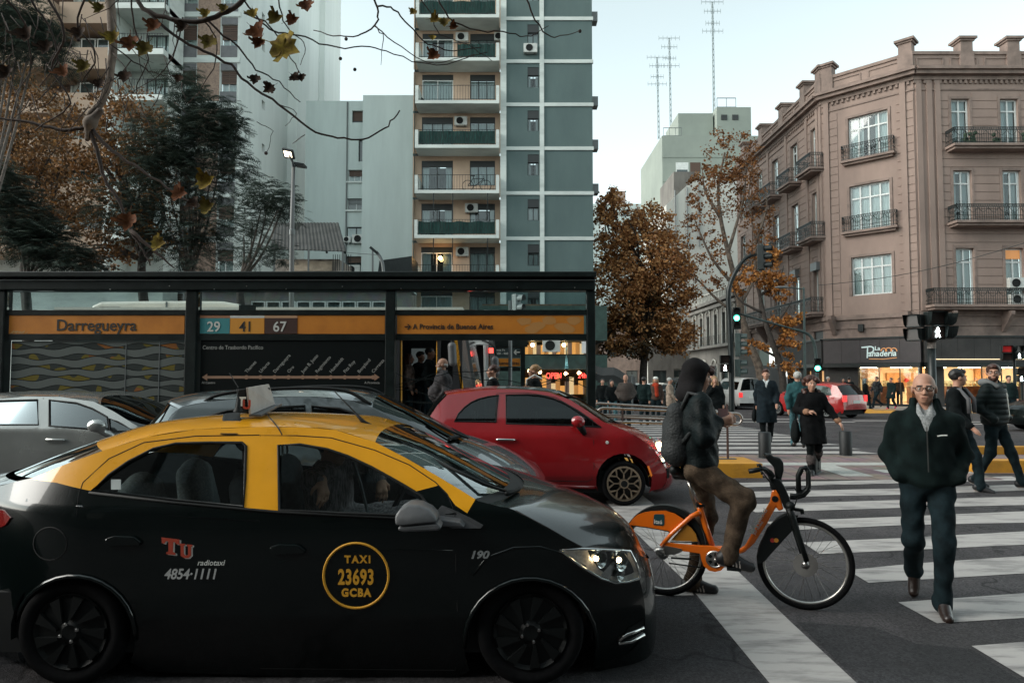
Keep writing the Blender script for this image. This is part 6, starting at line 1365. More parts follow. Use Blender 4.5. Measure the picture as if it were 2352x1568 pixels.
ko = kbox(1092, 1195, 823, 841, ORA, 'sign_panel', .05); text('A Provincia de Buenos Aires', 'lettering', INK, ko, K(1192, 837) + V((0, -.06, 0)), (1, 0, 0), (0, 0, 1), .15, .001, .002, align='RIGHT', xs=.85)
kbox(1092, 1195, 843, 852, SHB, 'sign_frame', .06)
# ---- lamps, signals, bollards, rail
GPOLE = mat('pole_green_grey', (.035, .055, .052), .45, var=.2, scale=4)
def arm_sig(root, c, face, h=.95, n=3, lit=None, w=.3, m=None):
 """signal head > lens, visor. c = top centre, face = direction the lenses look."""
 m = m or BLACKM; fx = V(face).normalized(); sx = V((fx.y, -fx.x, 0)); R = Matrix((sx, fx, V((0, 0, 1)))).transposed(); u = h / n; c = V(c)
 o = MB().cbox(c - V((0, 0, h / 2)), w, w * .7, h, R).build('signal_head', m, root, bevel=.02)
 for k in range(n):
  q = c - V((0, 0, u * (k + .5))) + fx * w * .36
  col = lit.get(k) if lit else None
  MB().lathe(q, fx, [(0, .01), (u * .34, .01), (u * .36, 0)], 14).build('lens', emis('lit_' + col[0], col[1], col[2]) if col else mat('dark_lens', (.02, .012, .01), .3), o)
  vz = MB(); a = np.linspace(-.5, math.pi + .5, 9)
  for i in range(8): vz.quad(q + sx * math.cos(a[i]) * u * .42 + V((0, 0, math.sin(a[i]) * u * .42)), q + sx * math.cos(a[i + 1]) * u * .42 + V((0, 0, math.sin(a[i + 1]) * u * .42)), q + fx * w * .75 + sx * math.cos(a[i + 1]) * u * .42 + V((0, 0, math.sin(a[i + 1]) * u * .42)), q + fx * w * .75 + sx * math.cos(a[i]) * u * .42 + V((0, 0, math.sin(a[i]) * u * .42)))
  vz.build('visor', m, o)
 return o
GRN = ('green', (.08, 1., .62), 6.); WHT = ('white', (.85, 1., 1.), 7.); RDL = ('red', (1., .05, .03), 2.)
def walker(root, c, h, fx=(0, -1, 0), strength=8.):
 """lit walking figure"""
 m = emis('walk_white', (.85, 1., 1.), strength); c = V(c); s = V((1, 0, 0)); t = lambda x, z: c + s * x * h + V((0, -.012, z * h)); b = MB()
 b.ball(t(.02, .40), .085 * h, 8); w = .085 * h
 for p, q, ww in ((t(0, .3), t(0, .02), .17 * h), (t(0, .02), t(-.12, -.22), w), (t(-.12, -.22), t(-.17, -.45), w), (t(.01, .02), t(.12, -.2), w), (t(.12, -.2), t(.2, -.45), w), (t(-.04, .28), t(-.2, .1), w * .8), (t(-.2, .1), t(-.12, .0), w * .8), (t(.05, .28), t(.18, .14), w * .8), (t(.18, .14), t(.1, .04), w * .7)): b.bar(p, q, ww, .01)
 return b.build('walking_figure', m, root)
def ped_sig(root, c, w, h, face, lit_low=False, red=False):
 """two stacked square pedestrian lights"""
 fx = V(face).normalized(); sx = V((fx.y, -fx.x, 0)); R = Matrix((sx, fx, V((0, 0, 1)))).transposed(); c = V(c)
 for k in (0, 1):
  q = c - V((0, 0, h * (k + .5))); o = MB().cbox(q, w, w * .5, h * .94, R).build('signal_head', BLACKM, root, bevel=.012)
  vis = MB(); e = lambda a, z, d: q + sx * a * w * .46 + V((0, 0, z * h * .46)) + fx * d
  d0, d1 = w * .25, w * .62
  vis.quad(e(-1, 1, d0), e(1, 1, d0), e(1, 1, d1), e(-1, 1, d1)); vis.quad(e(-1, 1, d0), e(-1, 1, d1), e(-1, -.5, d1 * .8), e(-1, -1, d0)); vis.quad(e(1, 1, d0), e(1, 1, d1), e(1, -.5, d1 * .8), e(1, -1, d0)); vis.build('visor', BLACKM, o)
  MB().cbox(q + fx * w * .26, w * .8, .012, h * .75, R).build('lens', mat('dark_lens', (.02, .012, .01), .3) if not (red and k == 0) else mat('red_lens_dim', (.25, .01, .01), .4, emit=.25), o)
  if k == 1 and lit_low: walker(o, q + fx * (w * .26 + .012), h * .72)
pc = thing('pedestrian_signal', 'black three way pedestrian signal with a white walking figure, behind the bald man', 'traffic signal', tuple(G(2137, 1044)))
Yp = 14.6; c = P(2137, 716, Yp); MB().tube([(c.x, Yp, 0), (c.x, Yp, P(2137, 775, Yp).z)], .078, 12).build('pole', BLACKM, pc, True)
MB().lathe((c.x, Yp, P(2137, 800, Yp).z), (0, 0, 1), [(.085, 0), (.085, .13)], 14).build('paper_band', mat('pasted_paper', (.25, .22, .20), .8, var=.4, scale=9), pc)
MB().lathe((c.x, Yp, P(2137, 786, Yp).z), (0, 0, 1), [(.06, 0), (.16, .06), (.17, .12)], 14).build('bracket', BLACKM, pc)
ped_sig(pc, c + V((-.0, -.12, 0)), .36, .305, (0, -1, 0), True); ped_sig(pc, P(2101, 722, Yp) , .33, .29, (-.85, -.5, 0)); ped_sig(pc, P(2175, 719, Yp), .33, .28, (.85, -.5, 0))
pf = thing('pedestrian_signal', 'far pedestrian signal with a red light near the right taxi, under the dark bakery fascia', 'traffic signal', (P(2325, 880, 29).x, 29, gz(29)))
c = P(2328, 797, 29); MB().tube([(c.x, 29, gz(29)), (c.x, 29, c.z)], .06, 8).build('pole', BLACKM, pf); ped_sig(pf, P(2310, 793, 28.9), .4, .32, (-.3, -1, 0), False, True); ped_sig(pf, P(2335, 793, 28.9), .36, .3, (.2, -1, 0), True)
p3_ = thing('pedestrian_signal', 'small pedestrian signal lit white above the man at the right picture edge', 'traffic signal', (P(2350, 880, 33).x, 33, gz(33)))
c = P(2346, 855, 33); MB().tube([(c.x, 33, gz(33)), (c.x, 33, c.z)], .06, 8).build('pole', BLACKM, p3_); ped_sig(p3_, P(2342, 845, 32.9), .45, .34, (-.2, -1, 0), True)
ms = thing('signal_mast', 'dark curved signal mast leaning over the crossing beside the thin plane tree', 'traffic signal', (P(1680, 960, 26).x, 26, gz(26)))
M_ = lambda x, y, Y=26: P(x, y, Y)
MB().tube(ease([V((M_(1681, 950).x, 26, gz(26))), M_(1680, 860), M_(1676, 740), M_(1673, 680), M_(1680, 645), M_(1697, 612), M_(1712, 594), M_(1726, 586)], 5), [.105] * 8 + [.1] * 10 + [.085] * 8 + [.07] * 10, 10).build('pole', BLACKM, ms, True)
arm_sig(ms, M_(1748, 563), (.85, -.5, 0), .96, 3, None, .36, BLACKM); MB().bar(M_(1724, 588), M_(1742, 584), .09).build('hanger', BLACKM, ms)
ped_sig(ms, M_(1664, 815), .36, .33, (-.15, -1, 0), True)
arm_sig(ms, M_(1695, 765), (.9, -.4, 0), .9, 3, None, .3, GPOLE); arm_sig(ms, M_(1695, 825), (.9, -.4, 0), .66, 2, None, .3, GPOLE)
ga = thing('traffic_light', 'green signal post with a long thin arm over the street before the brown corner building', 'traffic signal', (P(1878, 925, 36).x, 36, gz(36) + .13))
A_ = lambda x, y: P(x, y, 36)
MB().tube(ease([V((A_(1878, 900).x, 36, gz(36) + .13)), A_(1876, 850), A_(1872, 800), A_(1864, 776), A_(1850, 764), A_(1820, 755), A_(1760, 738), A_(1700, 721)], 5), [.09] * 15 + [.075] * 10 + [.05] * 11, 8).build('pole', GPOLE, ga, True)
arm_sig(ga, A_(1692, 706), (-.35, -1, 0), 1.15, 3, {1: GRN}, .4); arm_sig(ga, A_(1877, 822), (-.35, -1, 0), .72, 2, {1: GRN}, .34)
lp = thing('street_lamp', 'thin green street lamp post with a short arm before the brown corner building', 'street lamp', (P(1847, 925, 38).x, 38, gz(38) + .13))
MB().tube([(P(1850, 925, 38).x, 38, gz(38) + .13), tuple(P(1846, 660, 38))], [.085, .06], 8).tube([P(1846, 664, 38), P(1800, 659, 38)], .035, 6).build('pole', GPOLE, lp); mesh_part(sdf_mesh([('ell', tuple(P(1796, 660, 38)), (.42, .14, .08))], .03), 'lamp_head', GREYM, lp)
ll = thing('street_lamp', 'grey street lamp with one lit square head rising behind the bus shelter', 'street lamp', (P(672, 800, 16.8).x, 16.8, .2))
L_ = lambda x, y: P(x, y, 16.8)
MB().tube([(L_(670, 800).x, 16.8, .2), tuple(L_(671, 520)), tuple(L_(674, 385))], [.062, .058, .042], 12).build('pole', mat('lamp_pole_grey', (.12, .125, .125), .5), ll, True)
MB().lathe(L_(671, 540), (0, 0, 1), [(.075, 0), (.075, .12), (.05, .16)], 12).build('collar', GREYM, ll)
nx = V((-.25, -.5, -.55)).normalized(); hx = V((1, -.2, -.25)).normalized(); hy = nx.cross(hx); hx = hy.cross(nx); R = Matrix((hx, hy, nx)).transposed(); hc = L_(663, 353)
h_ = MB().cbox(hc, .30, .26, .06, R).build('lamp_head', BLACKM, ll, bevel=.015); MB().cbox(hc + nx * .034, .20, .15, .012, R).build('lit_panel', emis('lamp_white', (1, .84, .60), 3.2), h_)
MB().tube([L_(674, 388), L_(672, 372), hc], .03, 7).build('arm', BLACKM, ll); MB().cbox(L_(690, 380), .25, .3, .05, Matrix.Rotation(.15, 3, 'Y')).build('lamp_head', BLACKM, ll); MB().bar(L_(674, 383), L_(682, 380), .04).build('arm', BLACKM, ll)
fl_ = thing('flood_lamp', 'small flood lamp on a bent arm over the shelter roof beside the shed', 'lamp', tuple(P(878, 640, 21)))
MB().tube(ease([P(881, 645, 21), P(880, 612, 21), P(874, 592, 21), P(864, 578, 21)], 4), .05, 7).build('arm', GREYM, fl_, True); MB().cbox(P(860, 576, 21), .3, .25, .08, Matrix.Rotation(.7, 3, 'Y')).build('lamp_head', BLACKM, fl_)
wl = MB(); wl.tube([P(797, 580, 22), P(830, 583, 22), P(866, 585, 22)], .012, 4); wl.bar(P(856, 640, 22), P(856, 574, 22), .05); solo(wl, 'cable_pole', GREYM, 'thin pole with a cable beside the small flood lamp', 'pole', tuple(P(856, 640, 22)))
ts = thing('traffic_light', 'grey traffic light seen through the gap under the shelter roof, before the green tower', 'traffic signal', tuple(P(1178, 712, 21)))
arm_sig(ts, P(1186, 676, 21), (.8, -.6, 0), .56, 2, None, .26, mat('grey_signal', (.20, .21, .21), .5)); MB().bar(P(1172, 704, 21), P(1184, 700, 21), .06).build('bracket', GREYM, ts); MB().tube([P(1172, 690, 21), P(1172, 730, 21), V((P(1172, 730, 21).x, 21, 0))], .06, 6).build('pole', GREYM, ts)
fg_ = thing('banner_flag', 'pale turquoise hanging flag before the dark green shop', 'flag', tuple(P(1302, 850, 18)))
fl = MB(); n = 8
for i in range(n):
 t0, t1 = i / n, (i + 1) / n; a = lambda t, s: P(1301 - 1.5 * s - (7 if s < 0 else 0) * t * .8 + (8 if s > 0 else 0) * t * .8, 798 + 48 * t, 18 + .08 * math.sin(t * 5 + s))
 fl.quad(a(t0, -1), a(t0, 1), a(t1, 1), a(t1, -1))
fl.build('cloth', mat('flag_turquoise', (.20, .46, .48), .8, var=.15, scale=5), fg_); MB().tube([P(1302, 793, 18), P(1302, 850, 18), V((P(1302, 850, 18).x, 18.05, .1))], .015, 5).build('staff', BLACKM, fg_)
aw = thing('street_stall', 'dark sagging canvas stall roof at the kerb under the orange tree', 'stall', (P(1420, 880, 30).x, 30, gz(30)))
cv = MB(); W4 = lambda x, y, Y: P(x, y, Y)
for i in range(8):
 a, b = i / 8, (i + 1) / 8; q = lambda t, d: W4(1360 + 100 * t, 838 + 30 * t + 5 * math.sin(t * 9), 30 + d) + V((0, 0, -.25 if d == 0 else .1))
 cv.quad(q(a, 0), q(b, 0), q(b, 2.5), q(a, 2.5)); cv.quad(q(a, 0), q(b, 0), q(b, 0) - V((0, 0, .3)), q(a, 0) - V((0, 0, .3 + .06 * (i % 2))))
cv.build('canopy', mat('dark_canvas', (.018, .02, .02), .85), aw); po = MB(); [po.bar(W4(x, 860, 30), V((W4(x, 860, 30).x, 30, gz(30))), .06) for x in (1366, 1452)]; po.build('post', GREYM, aw)
BOL = mat('bollard_black', (.006, .0075, .008), .6, var=.2, scale=6)
for lab, x, y, hh in (('black cylinder bollard at the curly haired woman\'s bag side, before the far crossing', 1757, 1052, .535), ('black cylinder bollard standing alone on the pink paving', 1943, 1046, .52)):
 g = G(x, y); b = thing('bollard', lab, 'bollard', tuple(g), 'black bollards on the paved island'); MB().lathe(g, (0, 0, 1), [(.125, 0), (.125, hh - .01), (.115, hh), (0, hh + .002)], 20).build('post', BOL, b, True); MB().lathe(g, (0, 0, 1), [(.15, .0), (.15, .012), (.12, .014)], 20).build('base_plate', GREYM, b)
g = G(1890, 1088); b = thing('plate_bollard', 'flat black plate bollard right behind the curly haired woman\'s boots', 'bollard', tuple(g)); R = Matrix.Rotation(.95, 3, 'Z')
MB().cbox(g + V((-.06, .1, .27)), .42, .06, .54, R).build('plate', BOL, b, bevel=.01); MB().cbox(g + V((-.06, .1, .008)), .5, .14, .012, R).build('foot', GREYM, b)
rail = thing('safety_railing', 'steel tube railing with rounded ends on the yellow platform kerb', 'railing', tuple(P(1670, 1050, 12)))
BRUSH = mat('brushed_steel', (.50, .44, .40), .3, metal=1., var=.1, scale=20)
def loop(y0l, y0r, y1l, y1r, xl, xr, Y, close=True):
 a, b, c, d = P(xl, y0l, Y), P(xr, y0r, Y), P(xr, y1r, Y), P(xl, y1l, Y); r1 = (b - c).length / 2; r0 = (a - d).length / 2; pts = []
 m1, m0 = (b + c) / 2, (a + d) / 2
 pts += [m1 + V((math.sin(t) * r1, 0, math.cos(t) * r1)) for t in np.linspace(0, math.pi, 9)] + [m0 + V((-math.sin(t) * r0, 0, -math.cos(t) * r0)) for t in np.linspace(0, math.pi, 9)]
 return pts
MB().tube(loop(937, 949, 968, 975, 1386, 1691, 12.1), .024, 9, closed=True).build('tube_loop', BRUSH, rail, True); MB().tube(loop(926, 942, 955, 968, 1376, 1640, 13.4), .024, 9, closed=True).build('tube_loop', BRUSH, rail, True)
MB().tube([P(1380, 952, 12.1), P(1690, 962, 12.1)], .018, 7).build('middle_tube', BRUSH, rail)
for x, Y, yt in ((1670, 12.1, 928), (1430, 12.1, 936), (1552, 12.1, 940), (1400, 13.4, 926)): q = P(x, yt, Y); MB().tube([q, V((q.x, Y, .236))], .02, 7).build('post', mat('rust_post', (.06, .03, .025), .6), rail)
bp_ = P(1670, 1050, 12.1); MB().cbox(V((bp_.x, 12.1, .243)), .3, .12, .012).build('foot_plate', GREYM, rail)
# ---- people
SKIN = mat('skin', (.40, .212, .143), .55, var=.14, scale=14, bump=.08, bscale=90); SKIN2 = mat('skin_tan', (.26, .135, .085), .55, var=.14, scale=14)
def cloth(name, col, v=.22, r=.85, bs=150, b=.25): return mat(name, col, r, var=v, scale=7, bump=b, bscale=bs, spec=.12)
BLKC = cloth('black_cloth', (.0045, .0065, .007)); DKTEAL = cloth('dark_teal_cloth', (.008, .018, .018)); JEANS = cloth('blue_green_jeans', (.0075, .0150, .0180), .4); JEANL = cloth('light_jeans', (.05, .11, .125), .3)
HAIRB = mat('black_hair', (.008, .007, .006), .5, var=.3, scale=40); HAIRBR = mat('brown_hair', (.05, .018, .011), .5, var=.5, scale=50); HAIRBL = mat('blond_hair', (.26, .15, .065), .5, var=.35, scale=50); HAIRG = mat('grey_hair', (.34, .34, .32), .6, var=.25, scale=40)
SHOEB = mat('black_shoe', (.010, .010, .011), .5); SHOEBR = mat('brown_shoe', (.022, .012, .009), .35); SOLE = mat('shoe_sole', (.30, .26, .23), .6); EYEW = mat('eye_white', (.55, .52, .48), .3); IRIS = mat('iris', (.02, .012, .008), .2); LIPS = mat('lip', (.22, .085, .065), .5)
def lerp(a, b, t): return V(a) + (V(b) - V(a)) * t
def base_joints(H=1.75, **o):
 J = dict(pel=(0, 0, .96), neck=(0, .02, 1.47), head=(0, -.005, 1.625), shL=(.175, .01, 1.42), shR=(-.175, .01, 1.42), elL=(.235, .05, 1.13), elR=(-.235, .05, 1.13), wrL=(.24, -.04, .88), wrR=(-.24, -.04, .88),
             hipL=(.09, 0, .92), hipR=(-.09, 0, .92), knL=(.10, -.02, .50), knR=(-.10, -.02, .50), anL=(.10, .02, .09), anR=(-.10, .02, .09), toL=(.02, -.19, -.045), toR=(-.02, -.19, -.045))
 J.update(o); s = H / 1.75; return {k: V(v) * s for k, v in J.items()}
WALK = dict(knL=(.09, -.17, .50), anL=(.08, -.22, .09), knR=(-.09, -.0, .49), anR=(-.08, .27, .19), toR=(-.0, -.15, -.13), wrL=(.22, .12, .90), elL=(.23, .12, 1.14), elR=(-.23, -.02, 1.13), wrR=(-.22, -.22, .93))
WALK2 = dict(knR=(-.09, -.17, .50), anR=(-.08, -.22, .09), knL=(.09, -.0, .49), anL=(.08, .27, .19), toL=(.0, -.15, -.13), wrR=(-.22, .12, .90), elR=(-.23, .12, 1.14), elL=(.23, -.02, 1.13), wrL=(.22, -.22, .93))
POCKET = dict(elL=(.285, .09, 1.14), wrL=(.20, -.09, .97), elR=(-.285, .09, 1.14), wrR=(-.20, -.09, .97))
def hand(wr, el, s, fine, side, aim=None, curl=.5, palm=None):
 d = (V(aim) if aim is not None else V(wr) - V(el)).normalized(); wr = V(wr)
 if not fine: return [('cap', tuple(wr), tuple(wr + d * .09 * s), .032 * s, .028 * s), ('cap', tuple(wr + d * .08 * s), tuple(wr + d * .14 * s), .026 * s, .016 * s)]
 n = V(palm) if palm is not None else V((0, -.3, -1)); n = (n - d * n.dot(d)).normalized(); x = d.cross(n) * side
 pr = [('cap', tuple(wr), tuple(wr + d * .085 * s + x * .02 * s), .026 * s, .021 * s), ('cap', tuple(wr), tuple(wr + d * .085 * s - x * .022 * s), .026 * s, .021 * s)]
 for i, (o, L) in enumerate(((.033, .040), (.011, .046), (-.011, .043), (-.032, .033))):
  p = wr + d * (.095 - .004 * abs(i - 1)) * s + x * o * s; c1 = curl * (.6 + .12 * i); q = p + (d * math.cos(c1) + n * math.sin(c1) + x * o * 1.5) * L * s; c2 = c1 + curl * .9; r = q + (d * math.cos(c2) + n * math.sin(c2)) * L * .8 * s
  pr += [('cap', tuple(p), tuple(q), .0105 * s, .0095 * s, {'k': .008}), ('cap', tuple(q), tuple(r), .0095 * s, .0075 * s, {'k': .006})]
 t0 = wr + d * .03 * s + x * .028 * s; t1 = t0 + (d * .55 + x * .7 + n * .35) * .045 * s; t2 = t1 + (d * .8 + x * .25 + n * .5) * .034 * s
 return pr + [('cap', tuple(t0), tuple(t1), .014 * s, .011 * s, {'k': .012}), ('cap', tuple(t1), tuple(t2), .011 * s, .008 * s, {'k': .006})]
def figure(root, J, s=1., vox=.02, fine=False, skin=SKIN, hy=0., hp=0., hr=0., hair='short', hairm=HAIRB, top=None, pants=None, shoes=SHOEB, glasses=False, beard=None, g=1., belly=0., hands=None, hideL=False, hideR=False, bare=False, face=True, head_s=None):
 T3 = lambda v: tuple(V(v))
 side = (J['shL'] - J['shR']).normalized(); up = (J['neck'] - J['pel']).normalized(); back = up.cross(side).normalized(); up = side.cross(back)
 Rt = [[side[i], back[i], up[i]] for i in range(3)]
 hs_ = s * (1.06 if head_s is None else head_s); fz = V((0, 0, 1)); Rm = Matrix((side, (fz.cross(side)).normalized(), fz)).transposed()
 Rh = Rm @ Matrix.Rotation(hy, 3, 'Z') @ Matrix.Rotation(hp, 3, 'X') @ Matrix.Rotation(hr, 3, 'Y'); Rl = [list(r) for r in Rh]; hc = J['head']
 hpnt = lambda x, y, z: tuple(hc + Rh @ (V((x, y, z)) * hs_))
 HE = lambda c, r, *k: ('ell', hpnt(*c), tuple(q * hs_ for q in r), Rl, *k)
 HCp = lambda a, b, ra, rb, *k: ('cap', hpnt(*a), hpnt(*b), ra * s, rb * s, *k)
 head = [HE((0, .014, .028), (.074, .092, .086)), HE((0, -.026, -.03), (.058, .062, .08)), HE((0, -.058, -.088), (.026, .024, .022)), HE((.034, -.052, -.028), (.026, .026, .026)), HE((-.034, -.052, -.028), (.026, .026, .026)),
   HE((.076, .014, -.008), (.011, .024, .032), {'k': .01}), HE((-.076, .014, -.008), (.011, .024, .032), {'k': .01})]
 if face: head += [HCp((-.036, -.078, .020), (.036, -.078, .020), .012, .012, {'k': .016}), HCp((0, -.084, .012), (0, -.106, -.028), .009, .0135, {'k': .014}), HCp((.011, -.094, -.032), (-.011, -.094, -.032), .009, .009, {'k': .008}), HCp((-.019, -.083, -.058), (.019, -.083, -.058), .0075, .0075, {'k': .01}), HCp((-.016, -.081, -.069), (.016, -.081, -.069), .008, .008, {'k': .01})]
 subs = [HE((.031, -.096, .004), (.017, .014, .011)), HE((-.031, -.096, .004), (.017, .014, .011))] if face and vox < .012 else []
 nk = [('cap', T3(J['neck'] - up * .03 * s), hpnt(0, .015, -.06), .06 * s, .052 * s)]
 ch, be = lerp(J['pel'], J['neck'], .62), lerp(J['pel'], J['neck'], .25)
 E = lambda c, r, *k: ('ell', T3(c), tuple(q * s for q in r), Rt, *k)
 body = head + nk + [E(ch, (.165, .105, .22)), E(be, (.15, .10, .18)), E(J['pel'], (.15, .10, .11))]
 def limb(L, a, b, c, r): return [('cap', T3(J[a]), T3(J[b]), r[0] * s, r[1] * s), ('cap', T3(J[b]), T3(J[c]), r[1] * s, r[2] * s)]
 for sd in 'LR':
  body += limb(sd, 'sh' + sd, 'el' + sd, 'wr' + sd, (.038, .034, .026)) + limb(sd, 'hip' + sd, 'kn' + sd, 'an' + sd, (.075, .05, .036)) + [('cap', T3(J['neck'] - up * .06 * s), T3(J['sh' + sd]), .04 * s, .034 * s)]
  t = V(J['to' + sd]); body.append(('cap', T3(J['an' + sd]), T3(J['an' + sd] + t * .25), .03 * s, .02 * s))
  if not (hideL if sd == 'L' else hideR): body += hand(J['wr' + sd], J['el' + sd], s, fine, 1 if sd == 'L' else -1, **((hands or {}).get(sd, {})))
 b = mesh_part(sdf_mesh(body, vox * s, .022 * s, subs), 'body', skin, root)
 if face and vox < .016:
  for x in (-.031, .031):
   e = MB().ball(hpnt(x, -.078, .004), .0115 * s, 8).build('eye', EYEW, b, True); MB().ball(hpnt(x, -.0865, .004), .0052 * s, 6).build('iris', IRIS, e, True)
   MB().bar(hpnt(x - .02, -.089, .025), hpnt(x + .02, -.089, .0265), .006 * s, .007 * s).build('eyebrow', hairm, b)
  MB().bar(hpnt(-.021, -.0895, -.0635), hpnt(.021, -.0895, -.0635), .004 * s, .005 * s).build('mouth', LIPS, b)
 if glasses:
  gl = MB()
  for x in (-.033, .033): gl.tube([hpnt(x + .025 * math.cos(a), -.102, .004 + .018 * math.sin(a)) for a in np.linspace(0, 6.283, 13)[:-1]], .0024 * s, 4, closed=True)
  gl.bar(hpnt(-.01, -.104, .008), hpnt(.01, -.104, .008), .004 * s)
  for x in (-1, 1): gl.bar(hpnt(x * .058, -.10, .01), hpnt(x * .08, .01, .006), .004 * s)
  gl.build('glasses', PLAS, b)
 hm = []; hv = max(.006, vox * .9)
 fcut = [HE((0, -.085, -.035), (.072, .055, .083))]
 if hair in ('short', 'long', 'bun', 'curly', 'top'):
  hm = [HE((0, .024, .040), (.084, .098, .088))]; hsub = fcut; cut = [(hpnt(0, .0, -.055), tuple(Rh @ V((0, -.35, -1))))]
  if hair == 'top': hm += [HE((0, -.05, .085), (.06, .045, .035))]
  if hair == 'bun': hm += [HE((0, .11, .045), (.045, .045, .045)), HE((0, .05, .08), (.06, .06, .05))]; cut = [(hpnt(0, .0, -.075), tuple(Rh @ V((0, -.2, -1))))]
  if hair == 'long': hm += [HCp((.062, .02, .0), (.085, -.01, -.20), .04, .035), HCp((-.062, .02, .0), (-.085, -.01, -.20), .04, .035), HCp((0, .08, 0), (0, .07, -.2), .06, .06)]; cut = []
  if hair == 'curly':
   rr = random.Random(5); cut = []
   for _ in range(110):
    a, e_ = rr.uniform(-2.5, 2.5), rr.uniform(-.6, 1.5); q = V((math.sin(a) * math.cos(e_), math.cos(a) * math.cos(e_), math.sin(e_)))
    if q.y < -.35 and q.z < .55: continue
    hm.append(HE((q.x * .125, q.y * .115 + .02, q.z * .125 - .01 - (.085 if e_ < 0 else 0)), (.04, .04, .04), {'k': .008}))
   hsub = [HE((0, -.1, -.04), (.06, .06, .085))]
  mesh_part(sdf_mesh(hm, hv * s, .02 * s, hsub, [(a, b_) for a, b_ in cut], (.003 * s, 55, 1.)), 'hair', hairm, b)
 if hair == 'bald': mesh_part(sdf_mesh([HE((.062, .035, -.005), (.016, .045, .03)), HE((-.062, .035, -.005), (.016, .045, .03)), HE((0, .085, -.01), (.055, .022, .04))], hv * s, .02 * s), 'hair', hairm, b)
 if hair == 'hood':
  mesh_part(sdf_mesh([HE((0, .025, .038), (.098, .118, .108)), HE((0, .045, -.045), (.098, .10, .09)), HCp((0, .07, -.10), (0, .10, -.16), .075, .07), HCp((.07, .05, -.15), (-.07, .05, -.15), .07, .07)], hv * s, .05 * s, [HE((0, -.11, -.015), (.085, .10, .105))], (), (.004 * s, 24, 2.)), 'hood', hairm, b)
 if beard: mesh_part(sdf_mesh([HE((0, -.03, -.055), (.061, .062, .062)), HE((0, -.06, -.088), (.03, .027, .026))], hv * s, .015 * s, [HCp((-.02, -.1, -.058), (.02, -.1, -.058), .016, .016), HE((0, -.09, 0), (.06, .06, .045))], [(hpnt(0, 0, -.03), tuple(Rh @ V((0, .1, 1))))]), 'beard', beard, b)
 gv = max(vox * 1.15, .009) * s; ns = (.0062 * s, 24 / s, sum(map(ord, root.name)) % 7)
 pants = pants or (JEANS,)
 pp = [E(J['pel'] - up * .02 * s, (.165 * g, .12 * g, .12))]
 r = pants[1] if len(pants) > 1 else (.098, .072, .06)
 for sd in 'LR': pp += limb(sd, 'hip' + sd, 'kn' + sd, 'an' + sd, r) + [('cap', T3(J['an' + sd]), T3(J['an' + sd] + (J['an' + sd] - J['kn' + sd]).normalized() * .03 * s), r[2] * s, r[2] * .98 * s)]
 mesh_part(sdf_mesh(pp, gv, .04 * s, [], [], ns), 'trousers', pants[0], b)
 for sd in 'LR':
  an, t = J['an' + sd], V(J['to' + sd]); tn = t.normalized(); n_ = (V((0, 0, 1)) - tn * tn.z).normalized() if abs(tn.z) < .95 else V((0, 1, 0))
  heel = an - tn * .045 * s - n_ * .048 * s + tn * 0
  toe = heel + tn * .205 * s
  sole_z = heel - n_ * .032 * s
  up_ = [('cap', T3(heel), T3(toe), .045 * s, .036 * s), ('cap', T3(heel + n_ * .02 * s), T3(an + n_ * .015 * s), .048 * s, .05 * s), ('cap', T3(heel + tn * .05 * s + n_ * .045 * s), T3(toe - tn * .05 * s + n_ * .008 * s), .042 * s, .034 * s)]
  sh_ = mesh_part(sdf_mesh(up_, gv * .9, .02 * s, [], [(T3(sole_z), T3(-n_))]), 'shoe', shoes if not isinstance(shoes, tuple) else shoes[0], b)
  sl = mesh_part(sdf_mesh([('cap', T3(heel), T3(toe), .048 * s, .040 * s)], gv * .9, .02, [], [(T3(sole_z), T3(n_)), (T3(sole_z - n_ * .016 * s), T3(-n_))]), 'sole', SOLE if isinstance(shoes, tuple) else SHOEB, sh_)
  if isinstance(shoes, tuple) and fine:
   sx = tn.cross(n_); 
   for i in range(3):
    for q in (-1, 1): a = heel + tn * (.085 + .024 * i) * s + sx * q * .043 * s; MB().bar(a + n_ * -.018 * s, a - tn * .012 * s + n_ * .03 * s - sx * q * .008 * s, .010 * s, .008 * s).build('shoe_stripe', SOLE, sh_)
 m, hem, th = top['m'], top.get('hem', .82) * s, top.get('g', 1.)
 tp = [E(ch + back * -.0, (.205 * th, (.14 + belly * .3) * th, .235)), E(be - back * belly * s, (.185 * th, (.135 + belly) * th, .19)), E(J['pel'], (.18 * th, (.13 + belly * .4) * th, .13))]
 for sd in 'LR':
  k_ = 1 + (th - 1) * .8
  tp += [('cap', T3(J['neck'] - up * .06 * s), T3(J['sh' + sd] - up * .03 * s - side * (.03 if sd == 'L' else -.03) * s), .06 * s, .062 * s)] + [('cap', T3(J['sh' + sd] - up * .02 * s - side * (.01 if sd == 'L' else -.01) * s), T3(J['el' + sd]), .070 * s * k_, .060 * s * k_), ('cap', T3(J['el' + sd]), T3(lerp(J['el' + sd], J['wr' + sd], .93)), .064 * s * k_, .048 * s * k_)]
  if hem < .8 * s:
   hz = lambda P0, P1: lerp(P0, P1, max(0, min(1.15, (P0.z - hem - (root.location.z if not root.get('x') else 0) * 0) / max(.05, P0.z - P1.z))))
   q = hz(J['hip' + sd], J['kn' + sd]); tp += [('cap', T3(J['pel'] + side * (.06 if sd == 'L' else -.06) * s), T3(q), .14 * s * th, .135 * s * th)]
 if top.get('collar'):
  c0 = lerp(J['neck'], J['head'], .12)
  for i in range(9): a0 = -2.2 + i * .55; dvec = side * math.sin(a0) * .082 * s + back * math.cos(a0) * .075 * s; tp.append(('cap', T3(c0 + dvec * 1.1 - up * .05 * s), T3(c0 + dvec + up * top['collar'] * s), .022 * s, .015 * s, {'k': .02}))
